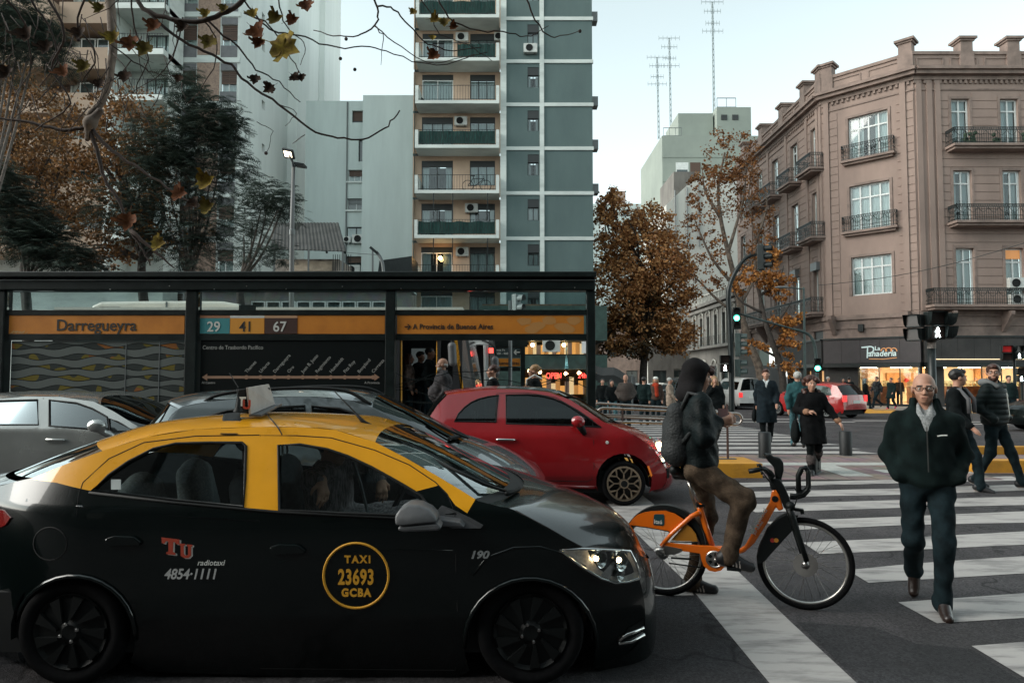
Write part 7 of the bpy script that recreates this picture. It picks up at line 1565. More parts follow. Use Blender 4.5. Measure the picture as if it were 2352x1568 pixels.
 base = J['pel'].z - .96 * s
 cuts = [((0, 0, base + hem), (0, 0, -1))]; sb = [('cap', T3(J['neck'] - up * .02 * s), T3(J['neck'] + up * .2 * s - back * .02 * s), .062 * s, .07 * s)]
 if top.get('open'): sb += [('cap', T3(J['neck'] - back * .13 * s - up * .16 * s), T3(J['neck'] - back * .07 * s + up * .08 * s), .012 * s, .055 * s)]
 tm = sdf_mesh(tp, gv, .045 * s, sb, cuts, ns if not top.get('quilt') else (.008 * s, 9 / s, 2.))
 if top.get('quilt'):
  v, f = tm; v = v.copy(); c = np.array(J['pel']); rel = v - c; rad = rel.copy(); rad[:, 2] = 0; L = np.maximum(np.linalg.norm(rad, axis=1, keepdims=True), 1e-4); v += rad / L * (np.abs(np.sin(rel[:, 2:3] * math.pi / (.075 * s))) * .009 - .0045) * s; tm = (v, f)
 tpo = mesh_part(tm, top.get('name', 'jacket'), m, b)
 if top.get('shirt'):
  mesh_part(sdf_mesh([E(ch - back * .028 * s + up * .05 * s, (.11, .10, .20)), ('cap', T3(J['neck'] - up * .05 * s), T3(J['neck'] + up * .012 * s - back * .012 * s), .068 * s, .066 * s)], gv, .03 * s, [('cap', T3(J['neck'] + up * .0 * s), T3(J['neck'] + up * .15 * s), .056 * s, .07 * s), ('cap', T3(J['neck'] - back * .10 * s - up * .03 * s), T3(J['neck'] - back * .08 * s + up * .05 * s), .02 * s, .045 * s)]), 'shirt', top['shirt'], b)
 if top.get('zip'):
  f_ = lambda t: lerp(J['pel'], J['neck'], t) - back * (.148 + .02 * (1 - t)) * th * s; MB().tube([f_(t) for t in (.1, .3, .5, .62, .74)], .005 * s, 4).build('zip', STEEL, tpo)
 return b, hpnt, (side, back, up)
def person(label, loc, yaw, H=1.72, J=None, group=None, z=None, **k):
 loc = V(loc); 
 if z is not None: loc.z = z
 r = thing('person', label, 'person', tuple(loc), group, math.radians(yaw), True); s = H / 1.75
 JJ = base_joints(H, **(J or {})); return (r, JJ) + figure(r, JJ, s, **k)
def bag(root, c, w, h, d, m, name='handbag', strap=None, label=None, parent=None):
 p = parent if parent is not None else root
 o = mesh_part(sdf_mesh([('cap', (c[0], c[1] - w / 2, c[2]), (c[0], c[1] + w / 2, c[2]), h / 2, h / 2), ('cap', (c[0], c[1] - w / 2, c[2] - h * .3), (c[0], c[1] + w / 2, c[2] - h * .3), h / 2, h / 2)], .02, .03), name, m, p)
 return o
def carried(label, name, cat, root, c, r, m, strap=None):
 """a bag carried by somebody: a thing of its own, placed in the bearer's frame"""
 M_ = Matrix.Translation(root.location) @ Matrix.Rotation(root.rotation_euler.z, 4, 'Z'); w = M_ @ V(c)
 t = thing(name, label, cat, tuple(w), None, root.rotation_euler.z, True)
 mesh_part(sdf_mesh([('ell', (0, 0, 0), r), ('ell', (0, 0, -r[2] * .35), (r[0] * 1.05, r[1] * 1.05, r[2] * .7))], min(r) * .25, .03), 'bag_body', m, t)
 if strap:
  for sgn in (-1, 1): MB().tube([(0, sgn * r[1] * .6, r[2] * .8), V(strap) * .5 + V((0, sgn * r[1] * .4, r[2] * .5)), V(strap)], .009, 5).build('strap', m, t)
 return t
GFLEECE = cloth('dark_green_fleece', (.0052, .0112, .0108), .3, .95, 240, .4); SHIRT = mat('check_shirt', (.30, .31, .31), .8, col2=(.15, .16, .16), scale=70)
o = G(2137, 1396)
r, J, b, hp_, ax = person('bald older man in glasses and a dark fleece jacket walking along the near crossing', (o.x, o.y, 0), -27, 1.74, dict(POCKET, pel=(0, -.02, .96), knL=(.085, -.15, .50), anL=(.07, -.13, .10), knR=(-.10, -.05, .50), anR=(-.085, .27, .20), toR=(-.02, -.10, -.17), shL=(.19, .01, 1.40), shR=(-.19, .01, 1.40), elL=(.245, .09, 1.13), elR=(-.245, .09, 1.13), wrL=(.185, -.08, .96), wrR=(-.185, -.08, .96)), vox=.0062, fine=True, head_s=1.0, hair='bald', hairm=mat('dark_grey_hair', (.07, .064, .06), .7), hy=-.05, hp=.04, glasses=True, top=dict(m=GFLEECE, hem=.80, g=1.0, collar=.05, open=True, shirt=SHIRT, zip=True), pants=(JEANS, (.092, .066, .058)), shoes=SHOEBR, hideL=True, hideR=True)
MB().tube([(.06, -.205, 1.28), (.085, -.2, 1.285), (.12, -.195, 1.287)], .006, 5).build('chest_logo', OFFW, b)
o = G(2208, 1126); r, J, b, _, _ = person('young black haired man with a grey backpack strap, behind the bald man', (o.x, o.y, 0), 40, 1.80, dict(WALK), vox=.011, hair='top', hairm=HAIRB, hy=.75, top=dict(m=BLKC, hem=.80, g=1.06, zip=True, open=True), pants=(JEANS,), shoes=(SHOEB,), skin=SKIN)
sp_ = MB(); [sp_.tube([(x, .10, 1.47), (x * 1.02, -.06, 1.50), (x * 1.0, -.165, 1.36), (x * .95, -.17, 1.15)], .028, 6) for x in (-.13, .13)]; st_ = sp_.build('backpack_strap', mat('grey_strap', (.11, .11, .115), .8), b, True); st_['kind'] = 'stuff'
PUFF = cloth('dark_puffer', (.007, .012, .012), .2, .5)
o = G(2290, 1120); r, J, b, _, _ = person('bearded man in glasses and a dark quilted jacket turning to his friend', (o.x, o.y, 0), 30, 1.88, dict(POCKET, knR=(-.09, .02, .50), anR=(-.07, .24, .11), toR=(0, -.17, -.05), knL=(.10, -.15, .50), anL=(.12, -.26, .12), toL=(.04, -.19, .02)), vox=.0105, hair='top', hairm=HAIRBR, hy=-1.15, glasses=True, beard=HAIRBR, top=dict(m=PUFF, hem=.84, g=1.16, quilt=True, collar=.03, zip=True), pants=(JEANS, (.09, .066, .05)), shoes=(SHOEB,), hideL=True, hideR=True)
mesh_part(sdf_mesh([('cap', (.11, .03, 1.60), (.10, -.10, 1.54), .05, .035), ('cap', (-.11, .03, 1.60), (-.10, -.10, 1.54), .05, .035), ('cap', (-.1, .11, 1.60), (.1, .11, 1.60), .06, .06)], .014, .05), 'grey_hood', cloth('grey_jersey', (.12, .125, .125)), b)
COATB = cloth('black_wool', (.0045, .005, .0056), .3, .95)
o = G(1868, 1090); r, J, b, _, _ = person('woman with curly reddish hair in a black coat and fur topped boots', (o.x, o.y, 0), -16, 1.68, dict(knR=(-.06, -.10, .50), anR=(-.03, -.06, .10), knL=(.10, -.02, .50), anL=(.10, .26, .26), toL=(0, -.10, -.17), elR=(-.25, .05, 1.15), wrR=(-.10, -.24, 1.13), elL=(.29, .02, 1.16), wrL=(.42, -.10, .96)), vox=.0105, fine=True, hair='curly', hairm=HAIRBR, hy=.12, top=dict(m=COATB, hem=.56, g=1.05, collar=.05, name='coat'), pants=(BLKC, (.075, .056, .045)), shoes=SHOEB, hands={'R': dict(aim=(.9, -.3, .1), palm=(0, .2, -1), curl=.9), 'L': dict(curl=.5)})
for k in 'RL':
 wr, el = J['wr' + k], J['el' + k]; d = (el - wr).normalized(); mesh_part(sdf_mesh([('cap', tuple(wr + d * .01), tuple(wr + d * .05), .052, .055)], .012, .02), 'fur_cuff', cloth('tan_fur', (.22, .12, .075), .4), b)
for k in 'RL':
 a, kn = J['an' + k], J['kn' + k]; d = (kn - a).normalized(); mesh_part(sdf_mesh([('cap', tuple(a), tuple(a + d * .16), .062, .066)], .014, .02), 'boot', BLKC, b); mesh_part(sdf_mesh([('cap', tuple(a + d * .14), tuple(a + d * .2), .078, .08)], .014, .02, (), (), (.006, 60, 1)), 'boot_fur', cloth('grey_fur', (.06, .05, .048), .5), b)
carried('black shoulder bag hanging at the side of the curly haired woman', 'shoulder_bag', 'bag', r, (-.27, .02, .74), (.07, .17, .20), BLKC, (.09, 0, .62))
NAVY = cloth('navy_wool', (.009, .015, .019), .25, .95); WSH = mat('white_shirt', (.42, .46, .46), .8)
o = P(1760, 900, 17.2); r, J, b, _, _ = person('man in a long dark navy coat and white collar carrying a black bag', (o.x, 17.2, 0), -20, 1.86, dict(WALK2), vox=.016, hair='top', hairm=HAIRBR, hy=0, top=dict(m=NAVY, hem=.50, g=1.08, open=True, shirt=WSH, name='coat'), pants=(BLKC,), shoes=SHOEB)
carried('black document bag in the hand of the man in the long navy coat', 'document_bag', 'bag', r, (-.29, .1, .70), (.06, .16, .17), BLKC, (.0, .02, .28))
o = P(1832, 900, 16.2); person('white haired man in a teal jacket walking away, seen from behind', (o.x, 16.2, 0), 165, 1.79, dict(WALK), vox=.016, hair='short', hairm=HAIRG, top=dict(m=cloth('teal_jacket', (.022, .07, .075)), hem=.84, g=1.10, collar=.03), pants=(JEANL,), shoes=SHOEBR)
SWEAT = cloth('grey_knit', (.055, .052, .055), .45, .95, 90, .8)
o = P(1016, 830, 13.3); person('bald grey haired man in a grey knitted jumper waiting in the shelter', (o.x, 13.3, .24), -82, 1.80, dict(elL=(.25, .07, 1.14), wrL=(.22, -.08, .93)), vox=.012, hair='bald', hairm=HAIRG, skin=SKIN2, beard=HAIRG, belly=.06, top=dict(m=SWEAT, hem=.82, g=1.12, collar=.03, name='jumper'))
o = P(1131, 850, 13.0); person('woman with a dark bun and white neckline waiting in the shelter', (o.x, 13.0, .24), -85, 1.66, {}, vox=.012, hair='bun', hairm=HAIRBR, top=dict(m=BLKC, hem=.9, g=1., shirt=WSH, name='top'))
o = P(1226, 850, 12.9); r, J, b, _, _ = person('woman with a light brown bun and a striped strap waiting in the shelter', (o.x, 12.9, .24), -95, 1.66, dict(elL=(.22, -.03, 1.13), wrL=(.10, -.24, 1.18), elR=(-.22, -.03, 1.13), wrR=(-.1, -.24, 1.18)), vox=.012, hair='bun', hairm=HAIRBL, top=dict(m=BLKC, hem=.8, g=1.08))
for sg in (-1, 1): MB().tube([(sg * .1, .15, 1.40), (sg * .11, .02, 1.47), (sg * .11, -.13, 1.38), (sg * .13, -.14, 1.15)], .02, 5).build('strap', OFFW, b)
o = P(216, 850, 12.9); person('older man with white hair seen dimly behind the patterned glass', (o.x, 12.9, .24), 80, 1.76, {}, vox=.02, hair='short', hairm=HAIRG, top=dict(m=BLKC, hem=.8, g=1.1))
o = P(78, 870, 13.2); person('smaller person seen dimly at the left end of the patterned glass', (o.x, 13.2, .24), 60, 1.62, {}, vox=.02, hair='short', hairm=HAIRBR, top=dict(m=BLKC, hem=.8, g=1.05))
for lab, x, Y, yaw, H, m, hh, hm_ in (('passenger in a patterned jacket standing just inside the bus door', 940, 16.3, 100, 1.72, cloth('patterned_jacket', (.10, .075, .065), .6), 'long', HAIRBR), ('dark haired man with a beard inside the bus door facing the shelter', 966, 16.6, 60, 1.78, BLKC, 'top', HAIRB), ('tall passenger in black with a white collar by the bus door pole', 988, 16.2, 80, 1.86, BLKC, 'short', HAIRB)):
 o = P(x, 850, Y); person(lab, (o.x, Y, .5), yaw, H, {}, vox=.018, hair=hh, hairm=hm_, skin=SKIN2, top=dict(m=m, hem=.8, g=1.06))
BROWNP = cloth('brown_puffer', (.062, .050, .044), .2, .6)
def far(lab, x, Y, yaw, H, topm, hair, hairm, J=None, **k):
 o = P(x, 900, Y); t = dict(m=topm, hem=k.pop('hem', .8), g=k.pop('g', 1.08)); t.update(k.pop('t', {}))
 return person(lab, (o.x, Y, gz(Y) + (.13 if Y > 36 else 0)), yaw, H, J or {}, vox=k.pop('vox', .024), hair=hair, hairm=hairm, top=t, **k)
far('bald man in a brown quilted jacket looking down beyond the railing', 1437, 23.2, -10, 1.79, BROWNP, 'bald', HAIRBR, POCKET, hp=.35, t=dict(quilt=True), g=1.2, hideL=True, hideR=True)
far('dark haired woman in a black jacket and pale jeans beside the quilted jacket man', 1405, 24.5, 10, 1.63, BLKC, 'long', HAIRB, WALK, pants=(JEANL,))
far('dark clothed person half hidden at the shelter corner', 1384, 27, 0, 1.68, BLKC, 'short', HAIRB)
far('person in a dark jacket seen from behind, between the quilted jacket and red scarf', 1479, 24.5, 160, 1.73, DKTEAL, 'short', HAIRB, WALK2)
r, J, b, hp_, _ = far('fair haired woman with a white cap and a big red scarf', 1506, 25.5, -15, 1.74, cloth('brown_jacket', (.07, .045, .035)), 'long', HAIRBL)
mesh_part(sdf_mesh([('ell', (0, -.07, 1.43), (.13, .09, .09)), ('cap', (.03, -.15, 1.4), (.05, -.17, 1.05), .07, .07)], .022, .04), 'scarf', cloth('red_scarf', (.30, .035, .015)), b); mesh_part(sdf_mesh([('ell', (0, 0, 1.68), (.10, .11, .07))], .022), 'cap', OFFW, b)
far('grey haired person in a beige coat beside the red scarfed woman', 1539, 27, 70, 1.72, cloth('beige_coat', (.27, .21, .165)), 'short', HAIRG, WALK, hem=.6)
far('blonde long haired woman in black raising a hand to her mouth', 1642, 20.5, -12, 1.70, BLKC, 'long', HAIRBL, dict(elR=(-.22, -.05, 1.13), wrR=(-.06, -.20, 1.42)), vox=.018, hem=.62)
far('person with a topknot and tan collar behind the blonde woman in black', 1637, 22.5, -20, 1.86, cloth('tan_dark_coat', (.03, .022, .018)), 'bun', HAIRB, vox=.022)
REDC = cloth('bright_red_coat', (.50, .022, .012), .12)
far('woman in a bright red coat and black tights near the bakery', 1936, 36.6, 10, 1.66, REDC, 'long', HAIRB, WALK, hem=.55, pants=(BLKC, (.06, .05, .04)))
far('person in black with a backpack beside the woman in the red coat', 1951, 36.9, 150, 1.72, BLKC, 'short', HAIRB, WALK2)
far('person with a grey headscarf and dark coat walking past the bakery', 1988, 36.8, 70, 1.62, BLKC, 'hood', cloth('grey_scarf', (.12, .15, .155), .6), WALK2, hem=.55)
far('person in a black printed top striding with legs apart before the bakery', 2014, 38.0, -75, 1.74, cloth('printed_top', (.03, .033, .035), .8), 'short', HAIRB, dict(WALK, anR=(-.08, .40, .22), anL=(.08, -.36, .10), knL=(.09, -.26, .5)))
r, J, b, _, _ = far('person in a dark coat and pink shoes before the bakery', 2047, 36.4, -60, 1.66, DKTEAL, 'short', HAIRB, WALK2, shoes=mat('pink_shoe', (.55, .06, .10), .5), hem=.6)
far('grey haired head showing over the roof of the red hatchback by the bakery', 1903, 38.5, 20, 1.74, DKTEAL, 'short', HAIRG)
far('person in dark clothes behind the far bakery counter', 2066, 42.3, -20, 1.70, cloth('dim_brown', (.05, .04, .035)), 'short', HAIRB)
far('shop worker in a pale cap behind the right bakery counter', 2243, 43.9, 0, 1.70, cloth('pale_apron', (.30, .24, .17)), 'short', HAIRBR)
far('man in dark clothes behind the roof of the taxi at the right edge', 2318, 26.5, -20, 1.80, DKTEAL, 'short', HAIRB)
# ---- orange hire bicycle
BA = V((1.20, 5.42, 0)); BD = V((.986, -.33, 0)).normalized(); BN = V((BD.y, -BD.x, 0))
def BP(x, y, off=0.):
 """point of the bicycle's plane under a picture point (given in the 3.408x enlargement), moved off towards the camera"""
 r = ray(x * .2696 + 1414.9, y * .2696 + 1010.6); o = BA + BN * off; return CAM + r * ((o - CAM).dot(BN) / r.dot(BN))
bike = thing('hire_bicycle', 'bright orange hire bicycle with a black front fender, straddled by the hooded rider', 'bicycle', tuple(BA))
OBIK = paint('bike_orange', (.80, .155, .008), .35); OBIK2 = mat('bike_gold_panel', (.40, .17, .02), .45); BKB = mat('bike_black', (.005, .007, .007), .5, spec=.3); TEALL = mat('logo_teal', (.008, .05, .06), .5); RIMM = mat('rim_alloy', (.50, .48, .45), .3, metal=.9)
def bpoly(pts, th, off, name, m, parent=None, bevel=0): return MB().prism([BP(x, y, off + th / 2) for x, y in pts], BN * -th).build(name, m, parent or bike, bevel=bevel)
def bt(pts, r, name, m, off=0., parent=None, n=10):
 P_ = [BP(x, y, off if not isinstance(off, list) else off[i]) for i, (x, y) in enumerate(pts)]; return MB().tube(P_, r, n).build(name, m, parent or bike, True)
hubR, hubF = BP(400, 925), BP(1610, 1035)
for hc, nm in ((hubR, 'wheel'), (hubF, 'wheel')):
 hc = V((hc.x, hc.y, .334)); cir = lambda R, a, o=0.: hc + BD * (R * math.cos(a)) + V((0, 0, R * math.sin(a))) + BN * o
 w = MB().tube([cir(.314, a) for a in np.linspace(0, 2 * math.pi, 57)[:-1]], .0215, 9, closed=True).build('wheel', RUBBER, bike, True)
 MB().tube([cir(.289, a) for a in np.linspace(0, 2 * math.pi, 57)[:-1]], [.013] * 56, 6, closed=True).build('rim', RIMM, w, True)
 sp = MB()
 for i in range(32):
  a = i * 2 * math.pi / 32; s_ = -1 if i % 2 else 1; sp.bar(cir(.03, a + 1.1 * (-1 if i % 4 < 2 else 1), .03 * s_), cir(.285, a), .0022)
 sp.build('spoke', STEEL, w, kind='stuff')
 MB().tube([hc - BN * .05, hc + BN * .05], .028 if hc is hubR else .024, 12).lathe(hc + BN * .03, BN, [(.028, 0), (.05, .002), (.05, .008), (.028, .01)], 16).build('hub', STEEL, w, True)
MB().lathe(V((hubF.x, hubF.y, .334)) + BN * .045, BN, [(.03, 0), (.085, .0), (.085, .004), (.03, .004)], 24).build('brake_disc', STEEL, bike)
fr_ = bt([(735, 545), (715, 580), (765, 740), (822, 905)], [.021, .024, .024, .023], 'frame', OBIK)
bt([(722, 612), (690, 625), (640, 650), (560, 720), (470, 800), (385, 900)], [.02, .02, .019, .018, .017, .015], 'seat_stay', OBIK, [0, .03, .045, .055, .06, .06])
bpoly([(385, 885), (430, 868), (540, 885), (760, 900), (840, 905), (905, 930), (930, 980), (900, 960), (850, 945), (800, 955), (772, 1000), (778, 1050), (820, 1080), (880, 1080), (915, 1055), (930, 1075), (895, 1110), (845, 1122), (790, 1110), (745, 1070), (728, 1020), (715, 965), (560, 945), (420, 925)], .028, .05, 'chain_case', OBIK, bevel=.004)
bpoly([(800, 905), (940, 908), (1060, 930), (1100, 900), (1200, 730), (1310, 530), (1330, 425), (1378, 418), (1430, 590), (1385, 605), (1365, 570), (1300, 690), (1180, 880), (1100, 955), (1060, 970), (930, 945)], .05, 0, 'down_tube', OBIK, bevel=.012)
MB().lathe(BP(1355, 500, .027), BN, [(0, .003), (.022, .003), (.024, 0)], 14).build('frame_plug', BKB, bike)
bpoly([(1303, 345), (1330, 330), (1395, 330), (1440, 400), (1475, 480), (1495, 560), (1435, 590), (1395, 480), (1375, 420), (1320, 425)], .06, 0, 'head_shell', BKB, bevel=.012)
bpoly([(1270, 125), (1310, 112), (1345, 140), (1395, 150), (1428, 190), (1430, 260), (1412, 330), (1425, 395), (1380, 400), (1360, 330), (1345, 230), (1290, 175)], .06, -.02, 'stem_housing', BKB, bevel=.014)
bpoly([(1225, 235), (1265, 225), (1330, 265), (1362, 310), (1310, 350), (1290, 300)], .05, .03, 'stem', BKB, bevel=.012)
bt([(1130, 265), (1175, 258), (1235, 245)], [.017, .018, .017], 'grip', BKB, .23); bt([(1235, 245), (1275, 248), (1310, 300)], .012, 'handlebar', BKB, [.23, .15, .02]); bt([(1275, 125), (1300, 150), (1345, 190)], [.018, .018, .014], 'grip', BKB, [-.26, -.2, -.08]); bt([(1200, 215), (1222, 208), (1240, 240)], .012, 'brake_lever', BKB, .21); bt([(1230, 262), (1245, 275), (1240, 290)], .008, 'brake_lever', BKB, .24)
bt([(1470, 575), (1500, 650), (1550, 800), (1625, 1030)], [.026, .025, .022, .018], 'fork', BKB, .06); bt([(1470, 575), (1490, 650), (1535, 800), (1605, 1030)], [.024, .023, .02, .016], 'fork', BKB, -.06)
MB().tube([BP(1485, 560, -.08), BP(1485, 560, .08)], .034, 10).build('fork_crown', BKB, bike, True)
bt([(1482, 465), (1530, 470), (1590, 455), (1628, 425), (1645, 380), (1640, 280), (1628, 238)], .014, 'rack_arm', BKB, .05); bt([(1482, 490), (1540, 492), (1600, 475), (1650, 420)], .012, 'rack_arm', BKB, -.05)
MB().tube([BP(x, y, o) for x, y, o in ((1556, 435, .06), (1552, 300, .06), (1580, 240, .06), (1615, 232, .06), (1640, 270, .02), (1640, 400, -.05), (1600, 440, -.06), (1556, 435, 0))], .018, 7).build('rack_frame', BKB, bike, True)
bpoly([(1562, 425), (1558, 300), (1590, 250), (1600, 260), (1575, 310), (1580, 430)], .12, 0, 'basket_plate', BKB)
bpoly([(1495, 575), (1600, 592), (1605, 628), (1575, 632), (1570, 608), (1510, 600)], .05, .0, 'front_light', BKB); bpoly([(1520, 640), (1555, 640), (1540, 662), (1515, 662)], .03, .0, 'light_bracket', BKB)
bt([(1450, 410), (1520, 405), (1540, 440), (1540, 500), (1520, 560), (1490, 575)], .005, 'cable', BKB, .04, n=5); bt([(1240, 260), (1290, 330), (1340, 380), (1400, 470)], .005, 'cable', BKB, .05, n=5)
bpoly([(1200, 1050), (1197, 990), (1230, 880), (1290, 750), (1380, 660), (1450, 620), (1480, 660), (1505, 745), (1500, 775), (1440, 840), (1340, 950), (1275, 1025), (1240, 1052)], .05, 0, 'front_fender', BKB, bevel=.01)
for cx, m in ((1332, mat('disc_red', (.40, .03, .02), .5)), (1365, mat('disc_amber', (.60, .24, .03), .5))): MB().lathe(BP(cx, 852, .0265 + (.001 if cx > 1340 else 0)), BN, [(0, .001), (.0165, .001), (.0165, 0)], 16).build('fender_emblem', m, bike)
arc_ = [(400 + 362 * math.cos(a), 925 - 372 * math.sin(a)) for a in np.linspace(2.58, .06, 26)]; arc2 = [(400 + 322 * math.cos(a), 925 - 325 * math.sin(a)) for a in np.linspace(.06, 2.58, 26)]
bpoly(arc_ + arc2, .065, 0, 'rear_fender', BKB)
bpoly([(105, 718), (140, 672), (180, 636), (235, 616), (300, 604), (420, 600), (500, 625), (575, 672), (470, 782), (440, 775), (380, 762), (260, 742), (130, 728)], .012, .045, 'rear_panel', OBIK)
bpoly([(105, 725), (130, 730), (260, 746), (380, 766), (440, 780), (465, 790), (470, 783), (440, 770), (260, 738), (130, 722)], .016, .045, 'panel_edge', BKB)
bpoly([(468, 852), (590, 715), (640, 745), (680, 800), (697, 862), (560, 858)], .012, .045, 'side_panel', OBIK2); bpoly([(462, 862), (700, 868), (700, 876), (462, 868)], .014, .045, 'panel_edge', BKB)
pl_ = MB().prism([BP(x, y, .054) for x, y in ((322, 640), (330, 629), (402, 629), (411, 640), (411, 715), (402, 727), (325, 722), (317, 712))], BN * -.003).build('logo_plate', TEALL, bike)
def bl(body, x, y, cap, ang, off, m, **k):
 o = BP(x, y, off); ux = BD * math.cos(ang) + V((0, 0, math.sin(ang))); uy = V((0, 0, math.cos(ang))) - BD * math.sin(ang); sz = cap * .334 / 367 / .73
 k['offset'] = k.get('offset', .01) * sz; return text(body, 'lettering', m, k.pop('par', bike), o, ux, uy, sz, .0008, align='LEFT', **k)
bl('Itaú', 323, 708, 36, 0, .056, OFFW, par=pl_, offset=.02, xs=.95)
bl('BA', 1163, 800, 44, 1.02, .026, OFFW, offset=.045, xs=1.05); bl('Ecobici', 1208, 722, 42, 1.02, .026, OFFW, offset=.012, xs=.9); bl('por tembici', 1185, 805, 22, 1.02, .026, OFFW, offset=.004, xs=.9)
MB().tube([BP(340, 940, .07), BP(410, 935, .07)], .028, 8).build('gear_housing', RIMM, bike, True); bpoly([(410, 895), (560, 925), (560, 950), (500, 975), (415, 975)], .02, .06, 'gear_cover', RIMM)
bb = BP(838, 1013, .07); MB().lathe(bb, BN, [(.0, .012), (.015, .012), (.015, .0), (.052, .0), (.058, .004), (.064, .0), (.058, -.004)], 28).build('chainring', RIMM, bike)
for i in range(5):
 a = i * 1.2566; MB().prism([bb + BN * .002 + BD * (.05 * math.cos(a + d) * q) + V((0, 0, .05 * math.sin(a + d) * q)) for d, q in ((-.35, .5), (-.3, .98), (.3, .98), (.35, .5))], BN * .003).build('chainring_gap', BKB, bike)
bt([(838, 1013), (1005, 1085)], [.014, .011], 'crank', RIMM, .095); bt([(470, 1000), (640, 1012)], .008, 'chain', BKB, .06); bt([(450, 1045), (740, 1085)], .006, 'chain', BKB, .06, n=5)
MB().cbox(BP(1005, 1088, .15), .10, .09, .02, Matrix((BD, -BN, V((0, 0, 1)))).transposed()).build('pedal', BKB, bike)
bt([(612, 340), (645, 420), (700, 545)], [.013, .014, .0145], 'seat_post', RIMM); MB().cbox(BP(715, 553), .06, .06, .018).build('post_clamp', BKB, bike); bt([(580, 330), (635, 325)], .012, 'seat_clamp', RIMM)
mesh_part(sdf_mesh([('cap', tuple(BP(505, 260, .05)), tuple(BP(610, 300, .01)), .04, .022), ('cap', tuple(BP(505, 260, -.06)), tuple(BP(610, 300, -.01)), .04, .022), ('cap', tuple(BP(510, 300, .0)), tuple(BP(690, 322, 0)), .03, .02), ('cap', tuple(BP(495, 250, .07)), tuple(BP(495, 250, -.07)), .03, .03)], .008, .03), 'saddle', BKB, bike)
# ---- the hooded rider
rider = thing('person', 'hooded cyclist in a black jacket and brown trousers astride the orange bicycle', 'person', tuple(BP(740, 1215, -.15).xy.to_3d()))
rider['x'] = 1
def Z2(x, y, off=0.): return BP((x * .2343 + 1488.4 - 1414.9) / .2696, (y * .2343 + 808.5 - 1010.6) / .2696, off)
pel = Z2(500, 1110); nk = Z2(455, 410); sd = V((BN.x, BN.y, 0))
J = dict(pel=pel + V((0, 0, .02)), neck=nk + V((0, 0, -.03)), head=Z2(492, 232), shR=Z2(515, 470, .19), shL=Z2(490, 470, -.19), elR=Z2(560, 840, .24), elL=Z2(600, 800, -.20), wrR=Z2(690, 690, .09), wrL=Z2(650, 668, -.10),
         hipR=Z2(480, 1150, .10), hipL=Z2(490, 1150, -.10), knR=BP(1085, 505, .13), anR=BP(985, 925, .135), knL=BP(770, 640, -.16), anL=BP(655, 1120, -.16))
J = {k: V(v) for k, v in J.items()}
J['anR'] = BP(965, 975, .135); J['toR'] = BD * .19 - V((0, 0, .035)); J['anL'] = V((J['anL'].x, J['anL'].y, .085)); J['toL'] = BD * .19 - V((0, 0, .004))
BRN = cloth('brown_corduroy', (.062, .043, .029), .45, .9, 120, .5)
rb_, rh, rax = figure(rider, J, 1., vox=.0075, fine=True, hair='hood', hairm=cloth('black_hood', (.010, .009, .0095), .3), hy=.2, hp=.12, head_s=.94, top=dict(m=cloth('black_windbreaker', (.0045, .008, .0085), .3, .55, 60, .3), hem=.87, g=1.12), pants=(BRN, (.104, .080, .060)), shoes=(SHOEB,), hands={'R': dict(aim=(.9, -.15, .2), palm=(0, .6, .3), curl=1.0), 'L': dict(aim=(.9, -.1, .35), palm=(0, -.6, .2), curl=1.0)})
mesh_part(sdf_mesh([('ell', rh(0, -.088, .062), (.05, .03, .035)), ('ell', rh(-.03, -.10, .045), (.025, .02, .03))], .006, .02, (), (), (.004, 60, 1.)), 'fringe', HAIRBR, rb_)
mesh_part(sdf_mesh([('cap', tuple(J['anR'] + V((0, 0, .02))), tuple(lerp(J['anR'], J['knR'], .12)), .042, .044)], .01), 'sock', mat('pale_sock', (.18, .24, .26), .8), rb_)
ph = thing('mobile_phone', 'dark phone held in the hooded cyclist\'s hands', 'phone', tuple(Z2(735, 640, .0)))
MB().cbox(Z2(735, 640, .0), .075, .014, .15, Matrix((BD, BN, V((0, 0, 1)))).transposed() @ Matrix.Rotation(.5, 3, 'X')).build('phone_case', mat('phone_red', (.09, .018, .012), .4), ph, bevel=.004)
pk = thing('backpack', 'black backpack on the hooded cyclist\'s back', 'backpack', tuple(Z2(240, 800)))
BPK = mat('backpack_black', (.007, .009, .0095), .7, var=.3, scale=9, bump=.5, bscale=60)
k_ = mesh_part(sdf_mesh([('cap', tuple(Z2(285, 600, o)), tuple(Z2(290, 980, o)), .085, .11) for o in (-.09, .09)] + [('cap', tuple(Z2(220, 700, o)), tuple(Z2(235, 960, o)), .055, .075) for o in (-.06, .06)], .010, .05, (), (), (.003, 22, 1.)), 'pack_body', BPK, pk)
bt_ = lambda pts, r, nm, m: MB().tube([Z2(x, y, o) for x, y, o in pts], r, 6).build(nm, m, pk, True)
bt_([(140, 828, .06), (190, 812, .12), (260, 805, .17)], .005, 'zip', STEEL); bt_([(330, 560, .15), (400, 400, .16), (500, 420, .20), (520, 560, .225), (440, 760, .21), (330, 900, .17)], .018, 'shoulder_strap', BPK)
bt_([(225, 640, .14), (175, 760, .12), (165, 900, .13), (215, 1010, .14)], .006, 'seam', BKB)
